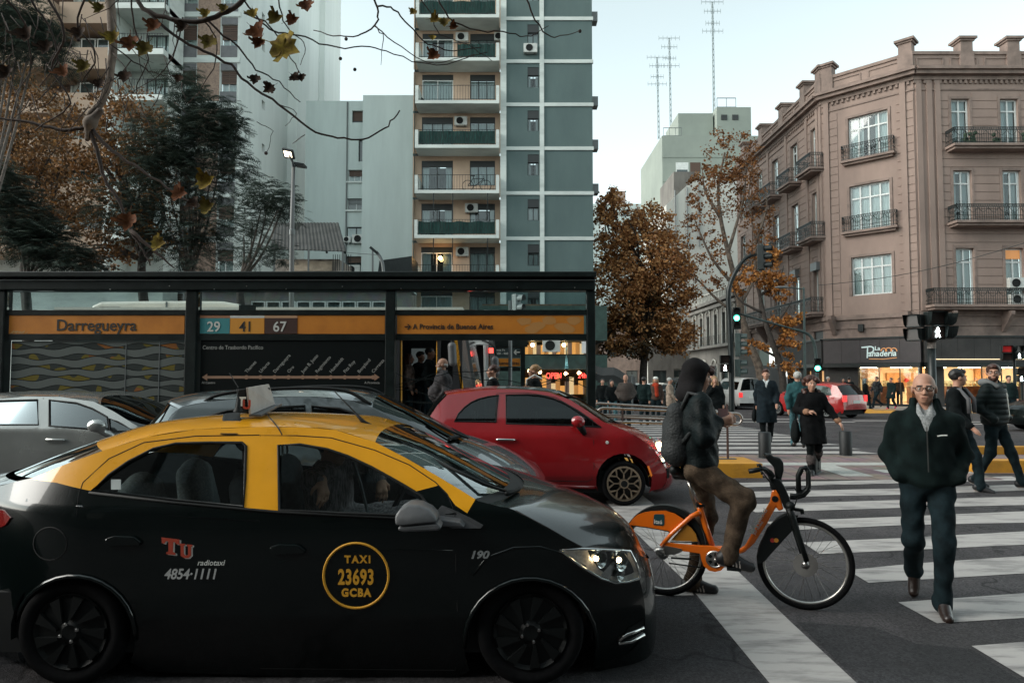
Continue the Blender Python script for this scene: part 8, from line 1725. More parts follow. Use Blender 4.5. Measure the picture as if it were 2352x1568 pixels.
# ---- drivers
drv = thing('person', 'taxi driver in a grey striped jumper with an arm over the seat, inside the taxi', 'person', (-1.5, 4.75, .34)); drv['x'] = 1
D = lambda x, y, Y: P(x, y, Y)
J = dict(pel=V((-1.30, 4.98, .62)), neck=V((-1.32, 4.92, 1.08)), head=V((-1.27, 4.86, 1.20)), shR=D(745, 1075, 4.68), shL=D(838, 1052, 5.05), elR=D(715, 1102, 4.46), wrR=D(738, 1102, 4.36), elL=D(868, 1072, 4.92), wrL=D(874, 1098, 4.82), hipR=V((-1.25, 4.86, .60)), hipL=V((-1.25, 5.06, .60)), knR=V((-.75, 4.86, .66)), knL=V((-.75, 5.1, .66)), anR=V((-.5, 4.86, .42)), anL=V((-.5, 5.1, .42)), toR=V((.2, 0, -.03)), toL=V((.2, 0, -.03)))
KNIT = mat('striped_jumper', (.36, .32, .32), .9, col2=(.14, .125, .125), scale=38, mix=(.42, .58), stretch=(1.6, 1, .25), bump=.6, bscale=60)
figure(drv, J, 1., vox=.0075, fine=True, hair='short', hairm=HAIRB, hy=.5, hp=.15, skin=mat('driver_skin', (.72, .42, .28), .5, var=.12, scale=14), top=dict(m=KNIT, hem=.3, g=1.0, name='jumper'), pants=(BLKC,), hands={'R': dict(aim=(.25, -.35, -.8), palm=(-.6, .5, 0), curl=.55), 'L': dict(aim=(.15, -.2, -.9), palm=(-.4, .6, 0), curl=.5)})
MB().tube([D(812, 1062, 4.83), D(828, 1110, 4.75), D(845, 1180, 4.72)], .012, 5).build('seat_belt', GREYM, taxi)
rd_ = thing('person', 'dim figure of the driver inside the red hatchback', 'person', (.5, 10.1, .3)); rd_['x'] = 1
c = P(1212, 950, 10.15)
J = dict(pel=V((c.x - .05, c.y, .62)), neck=V((c.x - .06, c.y, 1.03)), head=V((c.x, c.y, 1.17)), shR=V((c.x - .05, c.y - .18, .98)), shL=V((c.x - .05, c.y + .18, .98)), elR=V((c.x + .15, c.y - .22, .80)), elL=V((c.x + .15, c.y + .22, .80)), wrR=V((c.x + .42, c.y - .1, .98)), wrL=V((c.x + .42, c.y + .12, .95)), hipR=V((c.x, c.y - .1, .6)), hipL=V((c.x, c.y + .1, .6)), knR=V((c.x + .45, c.y - .1, .65)), knL=V((c.x + .45, c.y + .1, .65)), anR=V((c.x + .7, c.y - .1, .4)), anL=V((c.x + .7, c.y + .1, .4)), toR=V((.2, 0, -.03)), toL=V((.2, 0, -.03)))
figure(rd_, J, 1., vox=.014, hair='long', hairm=HAIRBR, top=dict(m=BLKC, hem=.3, g=1.), pants=(BLKC,))
# ---- other vehicles
def gcar(name, label, loc, yaw, pm, kind='hatch', sc=1., group=None, lower=None, tail=True):
 root = thing(name, label, {'van': 'van', 'taxi': 'taxi'}.get(kind, 'car'), tuple(loc), group, math.radians(yaw), True)
 C_ = Car(root, -.87 * sc, .87 * sc, .95 * sc, .38, (.6 * sc, .12, .7 * sc, .2), (-2.02 * sc, 2.05 * sc), False, .6 * sc, .04)
 if kind == 'van': top = [(-2.02, .75), (-2.0, 1.1), (-1.92, 1.74), (-1.5, 1.80), (.3, 1.80), (.62, 1.70), (1.15, 1.18), (1.6, 1.08), (1.9, .98), (2.02, .8)]; rf, ws, hd, rwn = (2, 5), (5, 6), (6, 9), (1, 2); win = [[(-1.75, 1.15), (-1.7, 1.6), (-.75, 1.62), (-.75, 1.15)], [(-.6, 1.15), (-.6, 1.62), (.35, 1.62), (.95, 1.15)]]
 else: top = [(-2.02, .70), (-2.0, .98), (-1.68, 1.38), (-1.3, 1.45), (-.5, 1.50), (.1, 1.46), (.4, 1.38), (1.05, .98), (1.5, .88), (1.85, .78), (2.02, .62)]; rf, ws, hd, rwn = (2, 6), (6, 7), (7, 10), (1, 2); win = [[(-1.55, .98), (-1.4, 1.30), (-1.1, 1.37), (-.45, 1.40), (-.42, .98)], [(-.30, .98), (-.30, 1.40), (.1, 1.37), (.35, 1.28), (.88, .98)]]
 sq = lambda L: [(x * sc, z * sc) for x, z in L]; top = sq(top); win = [sq(w) for w in win]
 arc = lambda cx: [((cx + .37 * math.cos(a)) * sc, (.33 + .37 * math.sin(a)) * sc) for a in np.linspace(-.3, math.pi + .3, 10)]
 out = top + sq([(2.04, .4), (1.96, .22)]) + arc(1.28) + sq([(.8, .2), (-.8, .2)]) + arc(-1.28) + sq([(-1.96, .25), (-2.04, .4)])
 zy = .97 * sc
 C_.side(out, win, {'front_door': sq([(-.36, 1.44), (-.36, .25), (.82, .25), (.95, .98), (.38, 1.34), (.1, 1.43)]), 'rear_door': sq([(-.37, 1.44), (-.37, .25), (-.88, .3), (-1.25, .75), (-1.3, 1.38)])}, ([pm, lower or pm], lambda X, Z: 1 if (lower and Z < zy) else 0), (), .16)
 for w in win: C_.pane('side_window', w, GLASSTINT)
 up = lambda p, d=.05: (p[0] + (.0), p[1] + d * sc)
 def prs(i, j, dx=0.): return [(top[k], (top[k][0] + dx * sc, top[k][1] + .05 * sc)) for k in range(i, j + 1)]
 C_.skin('tail_panel', [(sq([(-2.04, .4)])[0], sq([(-2.10, .4)])[0]), (top[0], (top[0][0] - .08 * sc, top[0][1])), (top[1], (top[1][0] - .06 * sc, top[1][1] + .03))], lower or pm, sub=3)
 C_.skin('rear_window', [(top[k], (top[k][0] - .05 * sc, top[k][1] + .04)) for k in rwn], GLASSTINT, sub=3)
 C_.skin('roof', [(top[k], (top[k][0] - (.05 if k == rf[0] else -.03 if k == rf[1] else 0) * sc, top[k][1] + .05 * sc)) for k in range(rf[0], rf[1] + 1)], pm, sub=3)
 C_.skin('windshield', [(top[ws[0]], (top[ws[0]][0] + .03 * sc, top[ws[0]][1] + .05 * sc)), (top[ws[1]], (top[ws[1]][0] + .12 * sc, top[ws[1]][1] + .05 * sc))], GLASSTINT, sub=3)
 C_.skin('hood', [(top[k], (top[k][0] + .13 * sc, top[k][1] + .06 * sc)) for k in range(hd[0], hd[1] + 1)], lower or pm, sub=3)
 C_.skin('front_bumper', [(top[-1], (top[-1][0] + .13 * sc, top[-1][1] + .06 * sc)), (sq([(2.04, .4)])[0], sq([(2.2, .4)])[0]), (sq([(1.96, .22)])[0], sq([(2.1, .22)])[0])], lower or pm, sub=3)
 for cx in (1.28, -1.28): C_.wheel((cx * sc, .32 * sc), .32 * sc, .2, GREYM, 'spoke', .68)
 C_.under(-1.9 * sc, 1.9 * sc, .18 * sc, .6 * sc); MB().box(-1.5 * sc, .8 * sc, -.6 * sc, .6 * sc, .5 * sc, 1.1 * sc).build('cabin_interior', DARK, root)
 if tail:
  for s_ in (-1, 1):
   MB().cbox((-2.03 * sc, s_ * .66 * sc, .86 * sc), .07, .2 * sc, .26 * sc).build('tail_light', mat('tail_lamp', (.6, .02, .02), .3, emit=.8), root)
   MB().cbox((2.0 * sc, s_ * .62 * sc, .66 * sc), .1, .26 * sc, .14 * sc).build('headlight', mat('lamp_clear', (.6, .6, .58), .2), root)
  MB().cbox((-2.10 * sc, 0, .72 * sc), .02, .42, .12).build('number_plate', OFFW, root)
 MB().cbox((.75 * sc, -.95 * sc, 1.02 * sc), .12, .16, .12).build('door_mirror', lower or pm, root, bevel=.02); MB().cbox((.75 * sc, .95 * sc, 1.02 * sc), .12, .16, .12).build('door_mirror', lower or pm, root, bevel=.02)
 return root
RED2 = paint('bright_red_paint', (.30, .010, .010), .25)
Ys = 31.; gcar('red_suv', 'bright red hatchback seen from behind, past the woman with curly hair', (P(1868, 900, Ys).x, Ys, gz(Ys)), 118, RED2, 'hatch', 1.02)
Ys = 41.; gcar('white_van', 'small white van seen from behind beside the signal mast', (P(1690, 900, Ys).x, Ys, gz(Ys)), 97, paint('van_white', (.50, .50, .48), .35), 'van', 1.)
Ys = 21.5; tx2 = gcar('taxi', 'second black and yellow taxi cut off by the right picture edge', (P(2332, 900, Ys).x + 2.05, Ys, gz(Ys)), 180, YEL, 'taxi', 1., None, BLK)
MB().tube([(-.55 + .23 * math.cos(a), .88, .62 + .23 * math.sin(a)) for a in np.linspace(0, 6.28, 25)[:-1]], .012, 5, closed=True).build('emblem_ring', LY, tx2)
for i, (lab, x, Y, yaw, col, kd) in enumerate((('dark parked car behind the people beyond the railing', 1455, 47, 95, (.02, .022, .024), 'hatch'), ('pale grey car in the side street behind the red scarfed woman', 1510, 44, 88, (.30, .31, .31), 'hatch'), ('black van in the side street beside the hooded cyclist\'s head', 1572, 38, 92, (.012, .014, .015), 'van'), ('maroon car parked far down the side street', 1535, 56, 95, (.12, .02, .02), 'hatch'), ('silver car parked far down the side street by the old house', 1628, 54, 95, (.32, .32, .31), 'hatch'))):
 gcar('parked_car', lab, (P(x, 900, Y).x, Y, gz(Y)), yaw, paint('far_paint%d' % i, col, .3), kd, 1., 'cars in the side street')
# ---- trees
BARK = mat('plane_bark', (.17, .13, .10), .85, col2=(.075, .055, .042), scale=5, mix=(.4, .6), bump=.5, bscale=18); BARKD = mat('dark_bark', (.045, .036, .03), .9, var=.4, scale=6, bump=.5, bscale=25); TWIG = mat('twig_bark', (.035, .022, .017), .85, var=.4, scale=9)
def leafm(name, cols):
 """leaf colour differs from leaf to leaf (one cell of noise per leaf island)"""
 m = bpy.data.materials.new(name); m.use_nodes = True; n = m.node_tree.nodes; l = m.node_tree.links; b = n['Principled BSDF']; b.inputs['Roughness'].default_value = .6; b.inputs['Specular IOR Level'].default_value = .3
 g = n.new('ShaderNodeNewGeometry'); r = n.new('ShaderNodeValToRGB'); l.new(g.outputs['Random Per Island'], r.inputs[0])
 while len(r.color_ramp.elements) < len(cols): r.color_ramp.elements.new(.5)
 for i, c in enumerate(cols): r.color_ramp.elements[i].position = i / (len(cols) - 1); r.color_ramp.elements[i].color = (*c, 1)
 tr = n.new('ShaderNodeBsdfTranslucent'); mx = n.new('ShaderNodeMixShader'); mx.inputs[0].default_value = .25; l.new(r.outputs[0], b.inputs['Base Color']); l.new(r.outputs[0], tr.inputs[0])
 l.new(b.outputs[0], mx.inputs[1]); l.new(tr.outputs[0], mx.inputs[2]); l.new(mx.outputs[0], n['Material Output'].inputs[0]); return m
ORANGE = leafm('orange_leaf', [(.13, .05, .016), (.26, .095, .022), (.38, .15, .032), (.46, .21, .055), (.20, .09, .03)])
RUSTY = leafm('rust_leaf', [(.10, .042, .020), (.21, .085, .03), (.28, .12, .04), (.12, .05, .02), (.30, .14, .04)])
DKGRN = leafm('dark_green_leaf', [(.020, .036, .030), (.042, .062, .048), (.075, .095, .073), (.028, .046, .037)])
MUTED = leafm('muted_leaf', [(.05, .032, .016), (.14, .068, .028), (.25, .115, .038), (.09, .055, .025), (.34, .17, .06)])
GOLDL = leafm('golden_leaf', [(.13, .06, .026), (.34, .145, .05), (.50, .24, .085), (.60, .33, .14), (.22, .10, .04)])
def leaves(pts, size, rng, mb=None, flat=.0, jit=.35):
 """one four-sided folded leaf per point"""
 n = len(pts); P_ = np.array(pts); d = rng.normal(size=(n, 3)); d[:, 2] -= .3; d /= np.linalg.norm(d, axis=1, keepdims=True); q = rng.normal(size=(n, 3)); q -= d * (q * d).sum(1, keepdims=True); q /= np.linalg.norm(q, axis=1, keepdims=True)
 s = size * (1 + jit * rng.uniform(-1, 1, (n, 1))); nn = np.cross(d, q); a = P_; b = P_ + d * s * .5 + q * s * .42 + nn * s * .1; c = P_ + d * s; e = P_ + d * s * .5 - q * s * .42 + nn * s * .1
 v = np.stack([a, b, c, e], 1).reshape(-1, 3); f = np.arange(4 * n).reshape(-1, 4); return v, f
def leafmesh(pts, size, name, m, parent, seed=1, kind='stuff'):
 v, f = leaves(pts, size, np.random.default_rng(seed)); o = mesh_part((v, f), name, m, parent, kind); o.data.polygons.foreach_set('use_smooth', [False] * len(o.data.polygons)); return o
def branchset(root_pt, tips, r0, r1, rng, sag=.1, mid=None):
 mb = MB()
 for t in tips:
  a = V(root_pt); b = V(t); m1 = a + (b - a) * .35 + V((rng.uniform(-.1, .1), rng.uniform(-.1, .1), .12)) * (b - a).length; m2 = a + (b - a) * .7 + V((rng.uniform(-.08, .08), rng.uniform(-.08, .08), .10)) * (b - a).length
  mb.tube(ease([a, m1, m2, b], 4), list(np.linspace(r0, r1, 13)), 6)
 return mb
def lobes_cloud(lobes, n, rng, shell=.55, holes=.0):
 """points in leaf clumps on ellipsoid lobes: (centre, radii, weight)"""
 out = []
 for c, r, w in lobes:
  k = int(n * w); kc = max(3, k // 26); cd_ = rng.normal(size=(kc, 3)); cd_ /= np.linalg.norm(cd_, axis=1, keepdims=True); rad = shell + (1 - shell) * rng.uniform(0, 1, (kc, 1)) ** .5
  cc = np.array(c) + cd_ * rad * np.array(r); m = k // kc + 1; spread_ = min(r) * .17
  p = (cc[:, None, :] + rng.normal(size=(kc, m, 3)) * spread_ * rng.uniform(.5, 1.2, (kc, 1, 1)) * np.array([1, 1, .65])).reshape(-1, 3); out.append(p)
 return np.concatenate(out)
def on(x, y, Y): return tuple(P(x, y, Y))
def lobe(x, y, rx, ry, Y, dep=None, w=1.):
 s = Y / F; return (on(x, y, Y), (rx * s, (dep if dep else (rx + ry) * .5 * s), ry * s), w)
rg = np.random.default_rng(4); rr_ = random.Random(8)
Yt = 46; ot = thing('autumn_tree', 'dense orange autumn plane tree standing behind the crowd beside the shelter', 'tree', (P(1478, 910, Yt).x, Yt, gz(Yt)))
base = V((P(1478, 910, Yt).x, Yt, gz(Yt)))
tp_ = [base, V(on(1478, 850, Yt)), V(on(1484, 780, Yt)), V(on(1478, 720, Yt))]; MB().tube(ease(tp_, 4), list(np.linspace(.30, .17, 13)), 9).build('trunk', BARKD, ot, True)
lb_ = [lobe(1480, 600, 95, 95, Yt, w=.22), lobe(1420, 660, 75, 85, Yt, w=.13), lobe(1540, 650, 62, 80, Yt, w=.13), lobe(1410, 530, 45, 90, Yt, w=.10), lobe(1490, 530, 60, 60, Yt, w=.09), lobe(1470, 740, 90, 60, Yt, w=.13), lobe(1550, 760, 50, 55, Yt, w=.09), lobe(1400, 470, 26, 45, Yt, w=.04), lobe(1395, 780, 50, 45, Yt, w=.05)]
tips = [V(c) + V((rr_.uniform(-1, 1) * r[0] * .6, rr_.uniform(-1, 1) * r[1] * .6, rr_.uniform(-.6, .6) * r[2])) for c, r, w in lb_ for _ in range(4)]
branchset(on(1482, 775, Yt), tips, .12, .02, rr_).build('branch', BARKD, ot, True, kind='stuff')
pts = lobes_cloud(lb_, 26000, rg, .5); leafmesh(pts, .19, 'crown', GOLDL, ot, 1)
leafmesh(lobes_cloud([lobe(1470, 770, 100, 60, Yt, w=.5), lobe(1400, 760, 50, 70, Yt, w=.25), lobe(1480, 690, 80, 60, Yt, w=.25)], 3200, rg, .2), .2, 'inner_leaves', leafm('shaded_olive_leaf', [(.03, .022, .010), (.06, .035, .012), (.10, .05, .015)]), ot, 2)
Yt = 43; pt_ = thing('plane_tree', 'tall thin plane tree with sparse rust leaves before the white party wall', 'tree', (P(1752, 905, Yt).x, Yt, gz(Yt)))
base = V((P(1752, 905, Yt).x, Yt, gz(Yt))); Q_ = lambda *a: [V(on(x, y, Yt)) for x, y in a]
MB().tube(ease([base] + Q_((1745, 850), (1722, 790), (1705, 730), (1690, 650), (1675, 590), (1655, 500), (1650, 430), (1665, 350)), 5), list(np.linspace(.30, .06, 41)), 9).build('trunk', BARK, pt_, True)
limbs = [[(1690, 660), (1640, 600), (1610, 540), (1590, 490)], [(1700, 700), (1730, 640), (1735, 560), (1720, 460), (1730, 370)], [(1672, 580), (1690, 520), (1710, 440), (1715, 340)], [(1655, 500), (1620, 440), (1612, 380)], [(1690, 640), (1740, 600), (1770, 560)], [(1705, 730), (1650, 690), (1600, 640), (1560, 610)], [(1735, 560), (1760, 480), (1755, 430)]]
lm = MB()
for L in limbs: lm.tube(ease(Q_(*L), 4), list(np.linspace(.12, .02, 4 * (len(L) - 1) + 1)), 6)
lm.build('branch', BARK, pt_, True, kind='stuff')
lb_ = [lobe(1650, 370, 45, 70, Yt, 2., w=.14), lobe(1715, 370, 40, 80, Yt, 2., w=.14), lobe(1690, 440, 60, 60, Yt, 2., w=.14), lobe(1610, 430, 30, 60, Yt, 2, w=.08), lobe(1605, 500, 45, 50, Yt, 2, w=.08), lobe(1580, 590, 35, 40, Yt, 2, w=.06), lobe(1630, 570, 45, 45, Yt, 2, w=.06), lobe(1740, 480, 40, 60, Yt, 2, w=.09), lobe(1750, 570, 45, 50, Yt, 2, w=.07), lobe(1680, 640, 40, 40, Yt, 2, w=.04), lobe(1600, 650, 35, 35, Yt, 2, w=.04)]
leafmesh(lobes_cloud(lb_, 6500, rg, .25), .15, 'crown', RUSTY, pt_, 3)
Yt = 40; yt = thing('autumn_tree', 'dark stemmed tree with patches of yellow orange leaves against the corner building', 'tree', (P(1800, 915, Yt).x, Yt, gz(Yt) + .13))
base = V((P(1802, 915, Yt).x, Yt, gz(Yt) + .13)); Q_ = lambda *a: [V(on(x, y, Yt)) for x, y in a]
MB().tube(ease([base] + Q_((1795, 850), (1775, 790), (1758, 740), (1750, 700), (1735, 640), (1720, 600)), 5), list(np.linspace(.24, .05, 31)), 8).build('trunk', BARKD, yt, True)
lm = MB()
for L in ([(1765, 760), (1800, 720), (1820, 690)], [(1780, 800), (1815, 780), (1830, 760)], [(1755, 720), (1700, 690), (1680, 650)], [(1745, 680), (1790, 640), (1800, 610)], [(1785, 820), (1745, 800), (1720, 790)]): lm.tube(ease(Q_(*L), 4), list(np.linspace(.09, .02, 9)), 5)
lm.build('branch', BARKD, yt, True, kind='stuff')
lb_ = [lobe(1750, 640, 55, 30, Yt, 1.5, .2), lobe(1790, 660, 35, 40, Yt, 1.5, .18), lobe(1805, 740, 30, 40, Yt, 1.5, .16), lobe(1815, 790, 28, 30, Yt, 1.5, .12), lobe(1730, 800, 25, 18, Yt, 1.5, .06), lobe(1800, 850, 35, 25, Yt, 1.5, .1), lobe(1700, 650, 25, 25, Yt, 1.5, .08), lobe(1770, 590, 30, 25, Yt, 1.5, .1)]
leafmesh(lobes_cloud(lb_, 3600, rg, .2), .17, 'crown', ORANGE, yt, 5)
for lab, bx, Yt, lb_, n in (('orange autumn tree at the left before the peach apartment block', 60, 30, [(50, 260, 110, 110, .3), (20, 400, 90, 90, .2), (130, 380, 80, 90, .15), (170, 480, 80, 70, .12), (60, 520, 120, 70, .13), (0, 200, 60, 70, .1)], 9000), ('second orange autumn tree mixed into the dark feathery tree', 330, 27.5, [(300, 290, 70, 90, .3), (270, 400, 70, 80, .2), (350, 380, 60, 80, .15), (300, 520, 100, 80, .15), (200, 580, 90, 50, .12), (400, 520, 70, 80, .08), (210, 350, 60, 120, .2)], 6000)):
 t = thing('autumn_tree', lab, 'tree', (P(bx, 900, Yt).x, Yt, gz(Yt))); base = V((P(bx, 900, Yt).x, Yt, gz(Yt)))
 MB().tube(ease([base, V(on(bx + 5, 760, Yt)), V(on(bx - 5, 620, Yt)), V(on(bx + 8, 480, Yt))], 5), list(np.linspace(.28, .1, 16)), 8).build('trunk', BARKD, t, True)
 L = [lobe(x, y, rx, ry, Yt, 2.2, w) for x, y, rx, ry, w in lb_]
 branchset(on(bx, 600, Yt), [V(c) + V((rr_.uniform(-1, 1) * r[0] * .7, 0, rr_.uniform(-.7, .7) * r[2])) for c, r, w in L for _ in range(4)], .09, .015, rr_).build('branch', BARKD, t, True, kind='stuff')
 leafmesh(lobes_cloud(L, int(n * 1.4), rg, .3), .13, 'crown', MUTED, t, bx)
def fronds(lobs, n, length, rng, droop=.5):
 V_, F_ = [], []
 for c, r, w in lobs:
  for _ in range(int(n * w)):
   u = rng.normal(size=3); u /= np.linalg.norm(u); p0 = np.array(c) + u * np.array(r) * rng.uniform(.3, 1.); a = rng.uniform(0, 6.283); d = np.array([math.cos(a), math.sin(a), rng.uniform(-.1, .5)]); d = d * .9 + u * .25; d /= np.linalg.norm(d); L = length * rng.uniform(.6, 1.2)
   sd_ = np.cross(d, [0, 0, 1]); sd_ /= max(np.linalg.norm(sd_), 1e-6); K = 9
   for k in range(K):
    t = (k + .5) / K; q = p0 + d * L * t + np.array([0, 0, -droop * L * t * t]); tan = d + np.array([0, 0, -2 * droop * t]); tan /= np.linalg.norm(tan); wl = L * .30 * math.sin(math.pi * min(1, .12 + t * .95)); hw_ = L / K * .34
    for s_ in (-1, 1):
     tip = q + sd_ * s_ * wl + tan * wl * .55 + np.array([0, 0, -.25 * wl]); m_ = (q + tip) / 2; b = len(V_)
     V_ += [q - tan * hw_ * .4, m_ - tan * hw_, tip, m_ + tan * hw_]; F_.append([b, b + 1, b + 2, b + 3])
 return np.array(V_), np.array(F_)
for lab, bx, Yt, lb_, n, L_, stems in (
 ('dark green feathery jacaranda in the middle of the trees at the left', 440, 26, [(440, 330, 90, 70, .2), (350, 340, 60, 80, .12), (540, 380, 45, 70, .09), (470, 520, 90, 60, .14), (470, 270, 90, 70, .22), (420, 200, 50, 50, .08), (520, 300, 50, 55, .12), (390, 400, 90, 90, .2), (480, 430, 60, 70, .1), (330, 500, 90, 70, .12), (440, 580, 110, 50, .1), (250, 470, 60, 80, .06)], 2500, .62, [(455, 300), (500, 330), (400, 360), (370, 480), (430, 420)]),
 ('smaller dark feathery tree before the white tower, beside the lit street lamp', 560, 24, [(615, 450, 55, 40, .3), (580, 510, 50, 45, .25), (660, 470, 38, 50, .2), (570, 580, 40, 35, .12), (640, 580, 30, 30, .13)], 850, .55, [(600, 480), (560, 540), (640, 480)]),
 ('very dark feathery tree at the left picture edge over the shelter', 70, 25, [(40, 500, 90, 80, .35), (100, 560, 90, 60, .3), (180, 600, 60, 40, .15), (0, 420, 50, 60, .2)], 2400, .62, [(60, 520), (110, 560), (20, 460)]),
 ('dark leafy branches high in the upper left corner over the balconies', -60, 19, [(40, 60, 90, 60, .4), (-20, 120, 80, 60, .25), (110, 110, 45, 60, .2), (20, 10, 100, 40, .15)], 1300, .5, [(30, 90), (80, 70), (0, 60)])):
 t = thing('feathery_tree', lab, 'tree', (P(bx, 900, Yt).x, Yt, gz(Yt)), None); base = V((P(bx, 900, Yt).x, Yt, gz(Yt)))
 tr = MB().tube(ease([base, V(on(bx - 5, 760, Yt)), V(on(bx - 10, 640, Yt))], 5), list(np.linspace(.2, .12, 11)), 8).build('trunk', BARKD, t, True)
 st = MB()
 for sx, sy in stems:
  for j in (0, 1): st.tube(ease([V(on(bx - 10 + j * 6, 645, Yt)), V(on(bx + (sx - bx) * .45 + j * 14, (640 + sy) / 2 + 10, Yt + j * .4)), V(on(sx + j * 20, sy - j * 30, Yt + j * .5))], 5), list(np.linspace(.06, .02, 11)), 6)
 st.build('branch', mat('grey_stem', (.12, .10, .085), .85, var=.3, scale=8), t, True, kind='stuff')
 v, f = fronds([lobe(x, y, rx, ry, Yt, 1.4, w) for x, y, rx, ry, w in lb_], n, L_, np.random.default_rng(bx + 100)); o = mesh_part((v, f), 'crown', DKGRN, t, 'stuff'); o.data.polygons.foreach_set('use_smooth', [False] * len(o.data.polygons))
# ---- plane tree branches overhead, near the camera
fgt = thing('overhanging_plane_tree', 'plane tree whose thin bare branches and last leaves hang across the top left', 'tree', (-6.5, 5.5, 0))
MB().tube(ease([V((-6.5, 5.5, 0)), V((-6.4, 5.5, 2.5)), V((-6.0, 5.4, 5)), V((-5.2, 5.2, 7.5))], 5), list(np.linspace(.26, .12, 16)), 10).build('trunk', BARK, fgt, True)
Yb = 5.0; rb2 = random.Random(12)
def br(pts, r0, r1, Y=Yb, dY=0., nm='branch', m=None):
 n = len(pts); q = [P(x, y, Y + dY * i / max(1, n - 1)) for i, (x, y) in enumerate(pts)]; k = 4; q = ease(q, k); q = [p if i in (0, len(q) - 1) else p + V((rb2.uniform(-1, 1), 0, rb2.uniform(-1, 1))) * .0085 for i, p in enumerate(q)]; MB().tube(q, list(np.linspace(r0, r1, k * (n - 1) + 1)), 7).build(nm, m or TWIG, fgt, True)
br([(-900, -700), (-500, -500), (-150, -260), (120, -160), (235, -90), (250, -20), (258, 90), (245, 210), (200, 275)], .06, .022, 5.2, -.2, m=BARK)
mesh_part(sdf_mesh([('ell', on(207, 283, 5.0), (.045, .045, .05)), ('cap', on(207, 283, 5.0), on(230, 255, 5.0), .035, .025), ('cap', on(207, 283, 5), on(200, 320, 5.), .03, .018)], .01, .03), 'knot', BARK, fgt)
for B_ in ([(207, 290), (235, 325), (285, 365), (330, 395), (400, 440), (440, 470)], ), ([(200, 290), (150, 300), (80, 285), (0, 270), (-60, 255)], ), ([(205, 295), (225, 360), (240, 410), (280, 480), (300, 530), (330, 575), (345, 610)], ), ([(300, 530), (350, 570), (400, 615)], ):
 br(B_[0], .016, .005)
main = [(280, -60), (330, 20), (395, 45), (450, 50), (510, 32), (560, 0), (600, -40)]; br(main, .014, .016, 4.2)
for L, a, b in (([(330, 20), (400, 80), (470, 120), (530, 150), (570, 190), (640, 240), (690, 280), (735, 308), (790, 318), (850, 315), (890, 288), (918, 254)], .010, .0045), ([(480, 50), (545, 110), (590, 160), (640, 190), (690, 235)], .007, .003), ([(560, 30), (620, 60), (660, 120), (690, 170)], .006, .003), ([(700, 310), (672, 330)], .003, .002), ([(640, 240), (680, 258), (655, 290)], .003, .0015), ([(560, 0), (610, 60), (640, 75), (700, 85), (770, 110), (850, 105), (905, 125), (1000, 150), (1120, 120)], .006, .003), ([(640, 0), (655, 60), (700, 100), (690, 150)], .005, .002), ([(850, -20), (868, 30), (860, 60), (820, 80), (780, 85), (720, 70)], .007, .003), ([(868, 15), (905, 20), (940, 60), (980, 100), (1040, 115), (1105, 110)], .006, .003), ([(862, 60), (880, 90), (875, 150)], .004, .0015), ([(860, 60), (920, 110), (1000, 145), (1090, 125)], .004, .002), ([(1000, -20), (1030, 40), (1100, 70), (1170, 75), (1210, 85), (1260, 60)], .006, .0025), ([(1205, -10), (1240, 60), (1275, 85), (1330, 72)], .006, .0025), ([(100, -20), (150, 80), (120, 160), (160, 240), (80, 300)], .009, .004), ([(60, -20), (110, 60), (130, 140), (90, 200)], .008, .003), ([(0, -20), (60, 60), (70, 150)], .008, .004), ([(200, -20), (180, 60), (220, 130), (190, 190), (235, 240)], .007, .003), ([(300, -30), (310, 60), (340, 140), (310, 200), (330, 260)], .006, .002), ([(420, 40), (400, 120), (370, 170), (300, 215)], .005, .002), ([(470, 50), (500, 100), (480, 180), (430, 240)], .005, .002), ([(250, 100), (320, 150), (360, 170), (420, 175)], .005, .002), ([(950, -20), (990, 30), (1010, 80), (1070, 100), (1130, 140)], .004, .002), ([(590, 280), (625, 300), (612, 350)], .0025, .0015)):
 br(L, a, b, 4.2, .25)
BROWNL = [mat('leaf_olive', (.13, .10, .02), .8, spec=.15, col2=(.07, .042, .014), scale=26, mix=(.3, .6)), mat('leaf_rust', (.14, .05, .018), .8, spec=.15, col2=(.07, .026, .012), scale=22, mix=(.35, .6)), mat('leaf_dark_brown', (.045, .023, .013), .8, spec=.15, col2=(.02, .012, .008), scale=30), mat('leaf_yellow', (.26, .19, .03), .8, spec=.15, col2=(.13, .085, .02), scale=24)]
OUT = [(0, 0), (.10, .16), (.30, .14), (.42, .30), (.40, .42), (.55, .40), (.52, .56), (.30, .58), (.34, .74), (.18, .72), (.0, 1.0), (-.18, .72), (-.34, .74), (-.30, .58), (-.52, .56), (-.55, .40), (-.40, .42), (-.42, .30), (-.30, .14), (-.10, .16)]
def leaf(x, y, size_px, ang, m, Y=4.2, curl=.3, tilt=.4):
 s = size_px * Y / F; o = P(x, y, Y); ca, sa = math.cos(ang), math.sin(ang); c = V((0, .45, 0)); mb = MB()
 def pt(u, v): w = curl * (u * u * 1.6) + curl * .6 * (v - .4) ** 2 + .05 * math.sin(u * 9 + v * 7); X_, Z_ = u * ca - v * sa, u * sa + v * ca; return o + V((X_ * s, -w * s + tilt * Z_ * s * .3, Z_ * s))
 vs = [pt(*p) for p in OUT] + [pt(p[0] * .5, .45 + (p[1] - .45) * .5) for p in OUT] + [pt(0, .45)]; k = len(OUT)
 mb.add(vs, [(i, (i + 1) % k, k + (i + 1) % k, k + i) for i in range(k)] + [(k + i, k + (i + 1) % k, 2 * k) for i in range(k)])
 mb.tube([o, o + V((ca * 0 + sa * .25, .02, -ca * .25)) * s], .012 * s, 4); return mb.build('leaf', m, fgt, True)
leaf(618, 96, 82, -1.95, BROWNL[3], 4.1, .12)
rl = random.Random(21)
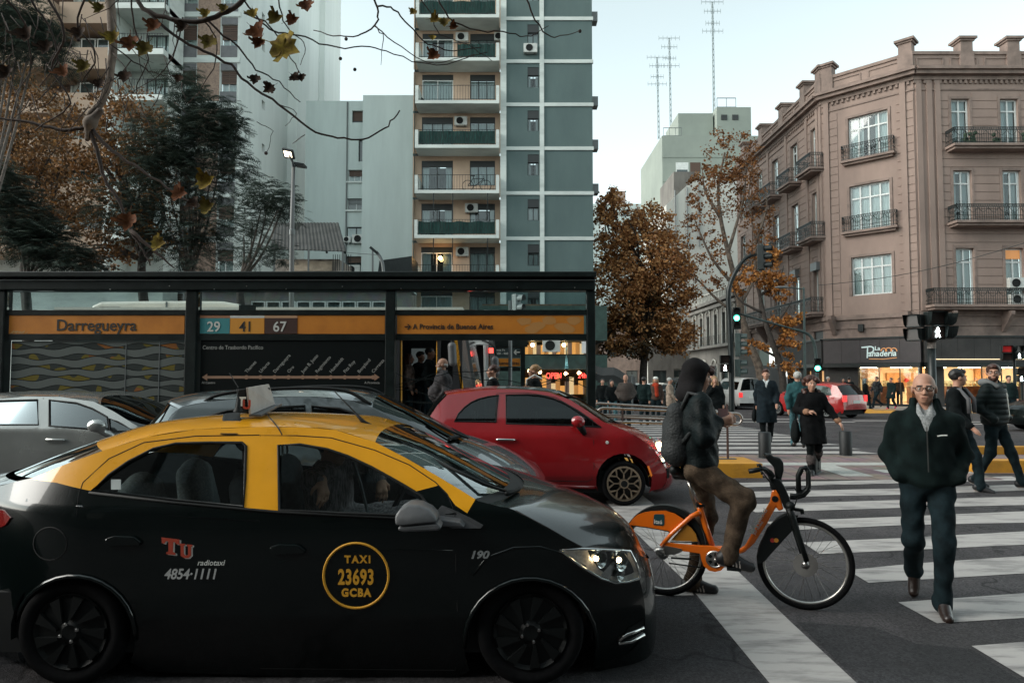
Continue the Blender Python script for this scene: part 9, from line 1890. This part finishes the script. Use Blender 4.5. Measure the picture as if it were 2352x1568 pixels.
for x, y, s, a, mi in ((612, 48, 52, -1.2, 0), (655, 52, 44, -1.4, 1), (575, 60, 60, -2.2, 1), (602, 85, 44, 2.6, 1), (668, 170, 34, -2.3, 2), (690, 168, 30, -2.6, 2), (632, 195, 40, 2.2, 2), (590, 170, 36, 2.8, 2), (490, 80, 52, 2.9, 0), (478, 20, 36, 2.6, 3), (430, 50, 44, 2.4, 2), (365, 45, 50, 2.9, 1), (345, 95, 56, 2.7, 0), (300, 80, 58, 3.0, 1), (265, 70, 50, 3.3, 3), (240, 10, 40, 2.8, 0), (185, 60, 46, 3.2, 2), (205, 140, 48, 2.7, 0), (290, 160, 44, 3.3, 2), (230, 180, 36, 2.9, 2), (110, 90, 52, 2.9, 2), (60, 60, 60, 3.1, 2), (140, 150, 48, 3.5, 1), (25, 150, 54, 2.8, 2), (300, 485, 62, 3.3, 1), (345, 555, 48, 4.4, 3), (450, 425, 60, 4.8, 3), (392, 440, 52, 4.6, 1), (455, 480, 50, 5.0, 0), (435, 455, 40, 3.6, 2), (955, 20, 26, 2.8, 3), (985, 45, 36, 4.5, 3), (1020, 40, 34, 3.2, 0), (1030, 62, 30, 4.6, 1), (1008, 118, 42, 2.5, 1), (995, 80, 20, 3, 3), (700, -2, 46, 3.6, 1), (580, 20, 36, 3.5, 3), (520, 10, 32, 2.9, 0), (415, 170, 30, 3.0, 2)):
 leaf(x, y, s * .85, a + rl.uniform(-.3, .3), BROWNL[mi], 4.2, rl.uniform(.5, 1.3))
for x, y in ((611, 352), (782, 135), (795, 90), (1332, 72), (815, 160), (612, 190), (180, 92)): MB().ball(P(x, y, 4.3), .012, 8).build('seed_ball', TWIG, fgt)
tw_ = MB(); rt = random.Random(2)
for _ in range(70):
 x, y = rt.uniform(-20, 420), rt.uniform(-30, 250); a = rt.uniform(.5, 2.4); L = rt.uniform(40, 130); pts = []
 for k in range(4): pts.append(P(x, y, 4.6 + rt.uniform(-.02, .02))); x += math.cos(a) * L / 3; y += math.sin(a) * L / 3; a += rt.uniform(-.5, .5)
 tw_.tube(pts, [.004, .003, .0025, .0012], 4)
tw_.build('twig', TWIG, fgt, True, kind='stuff')
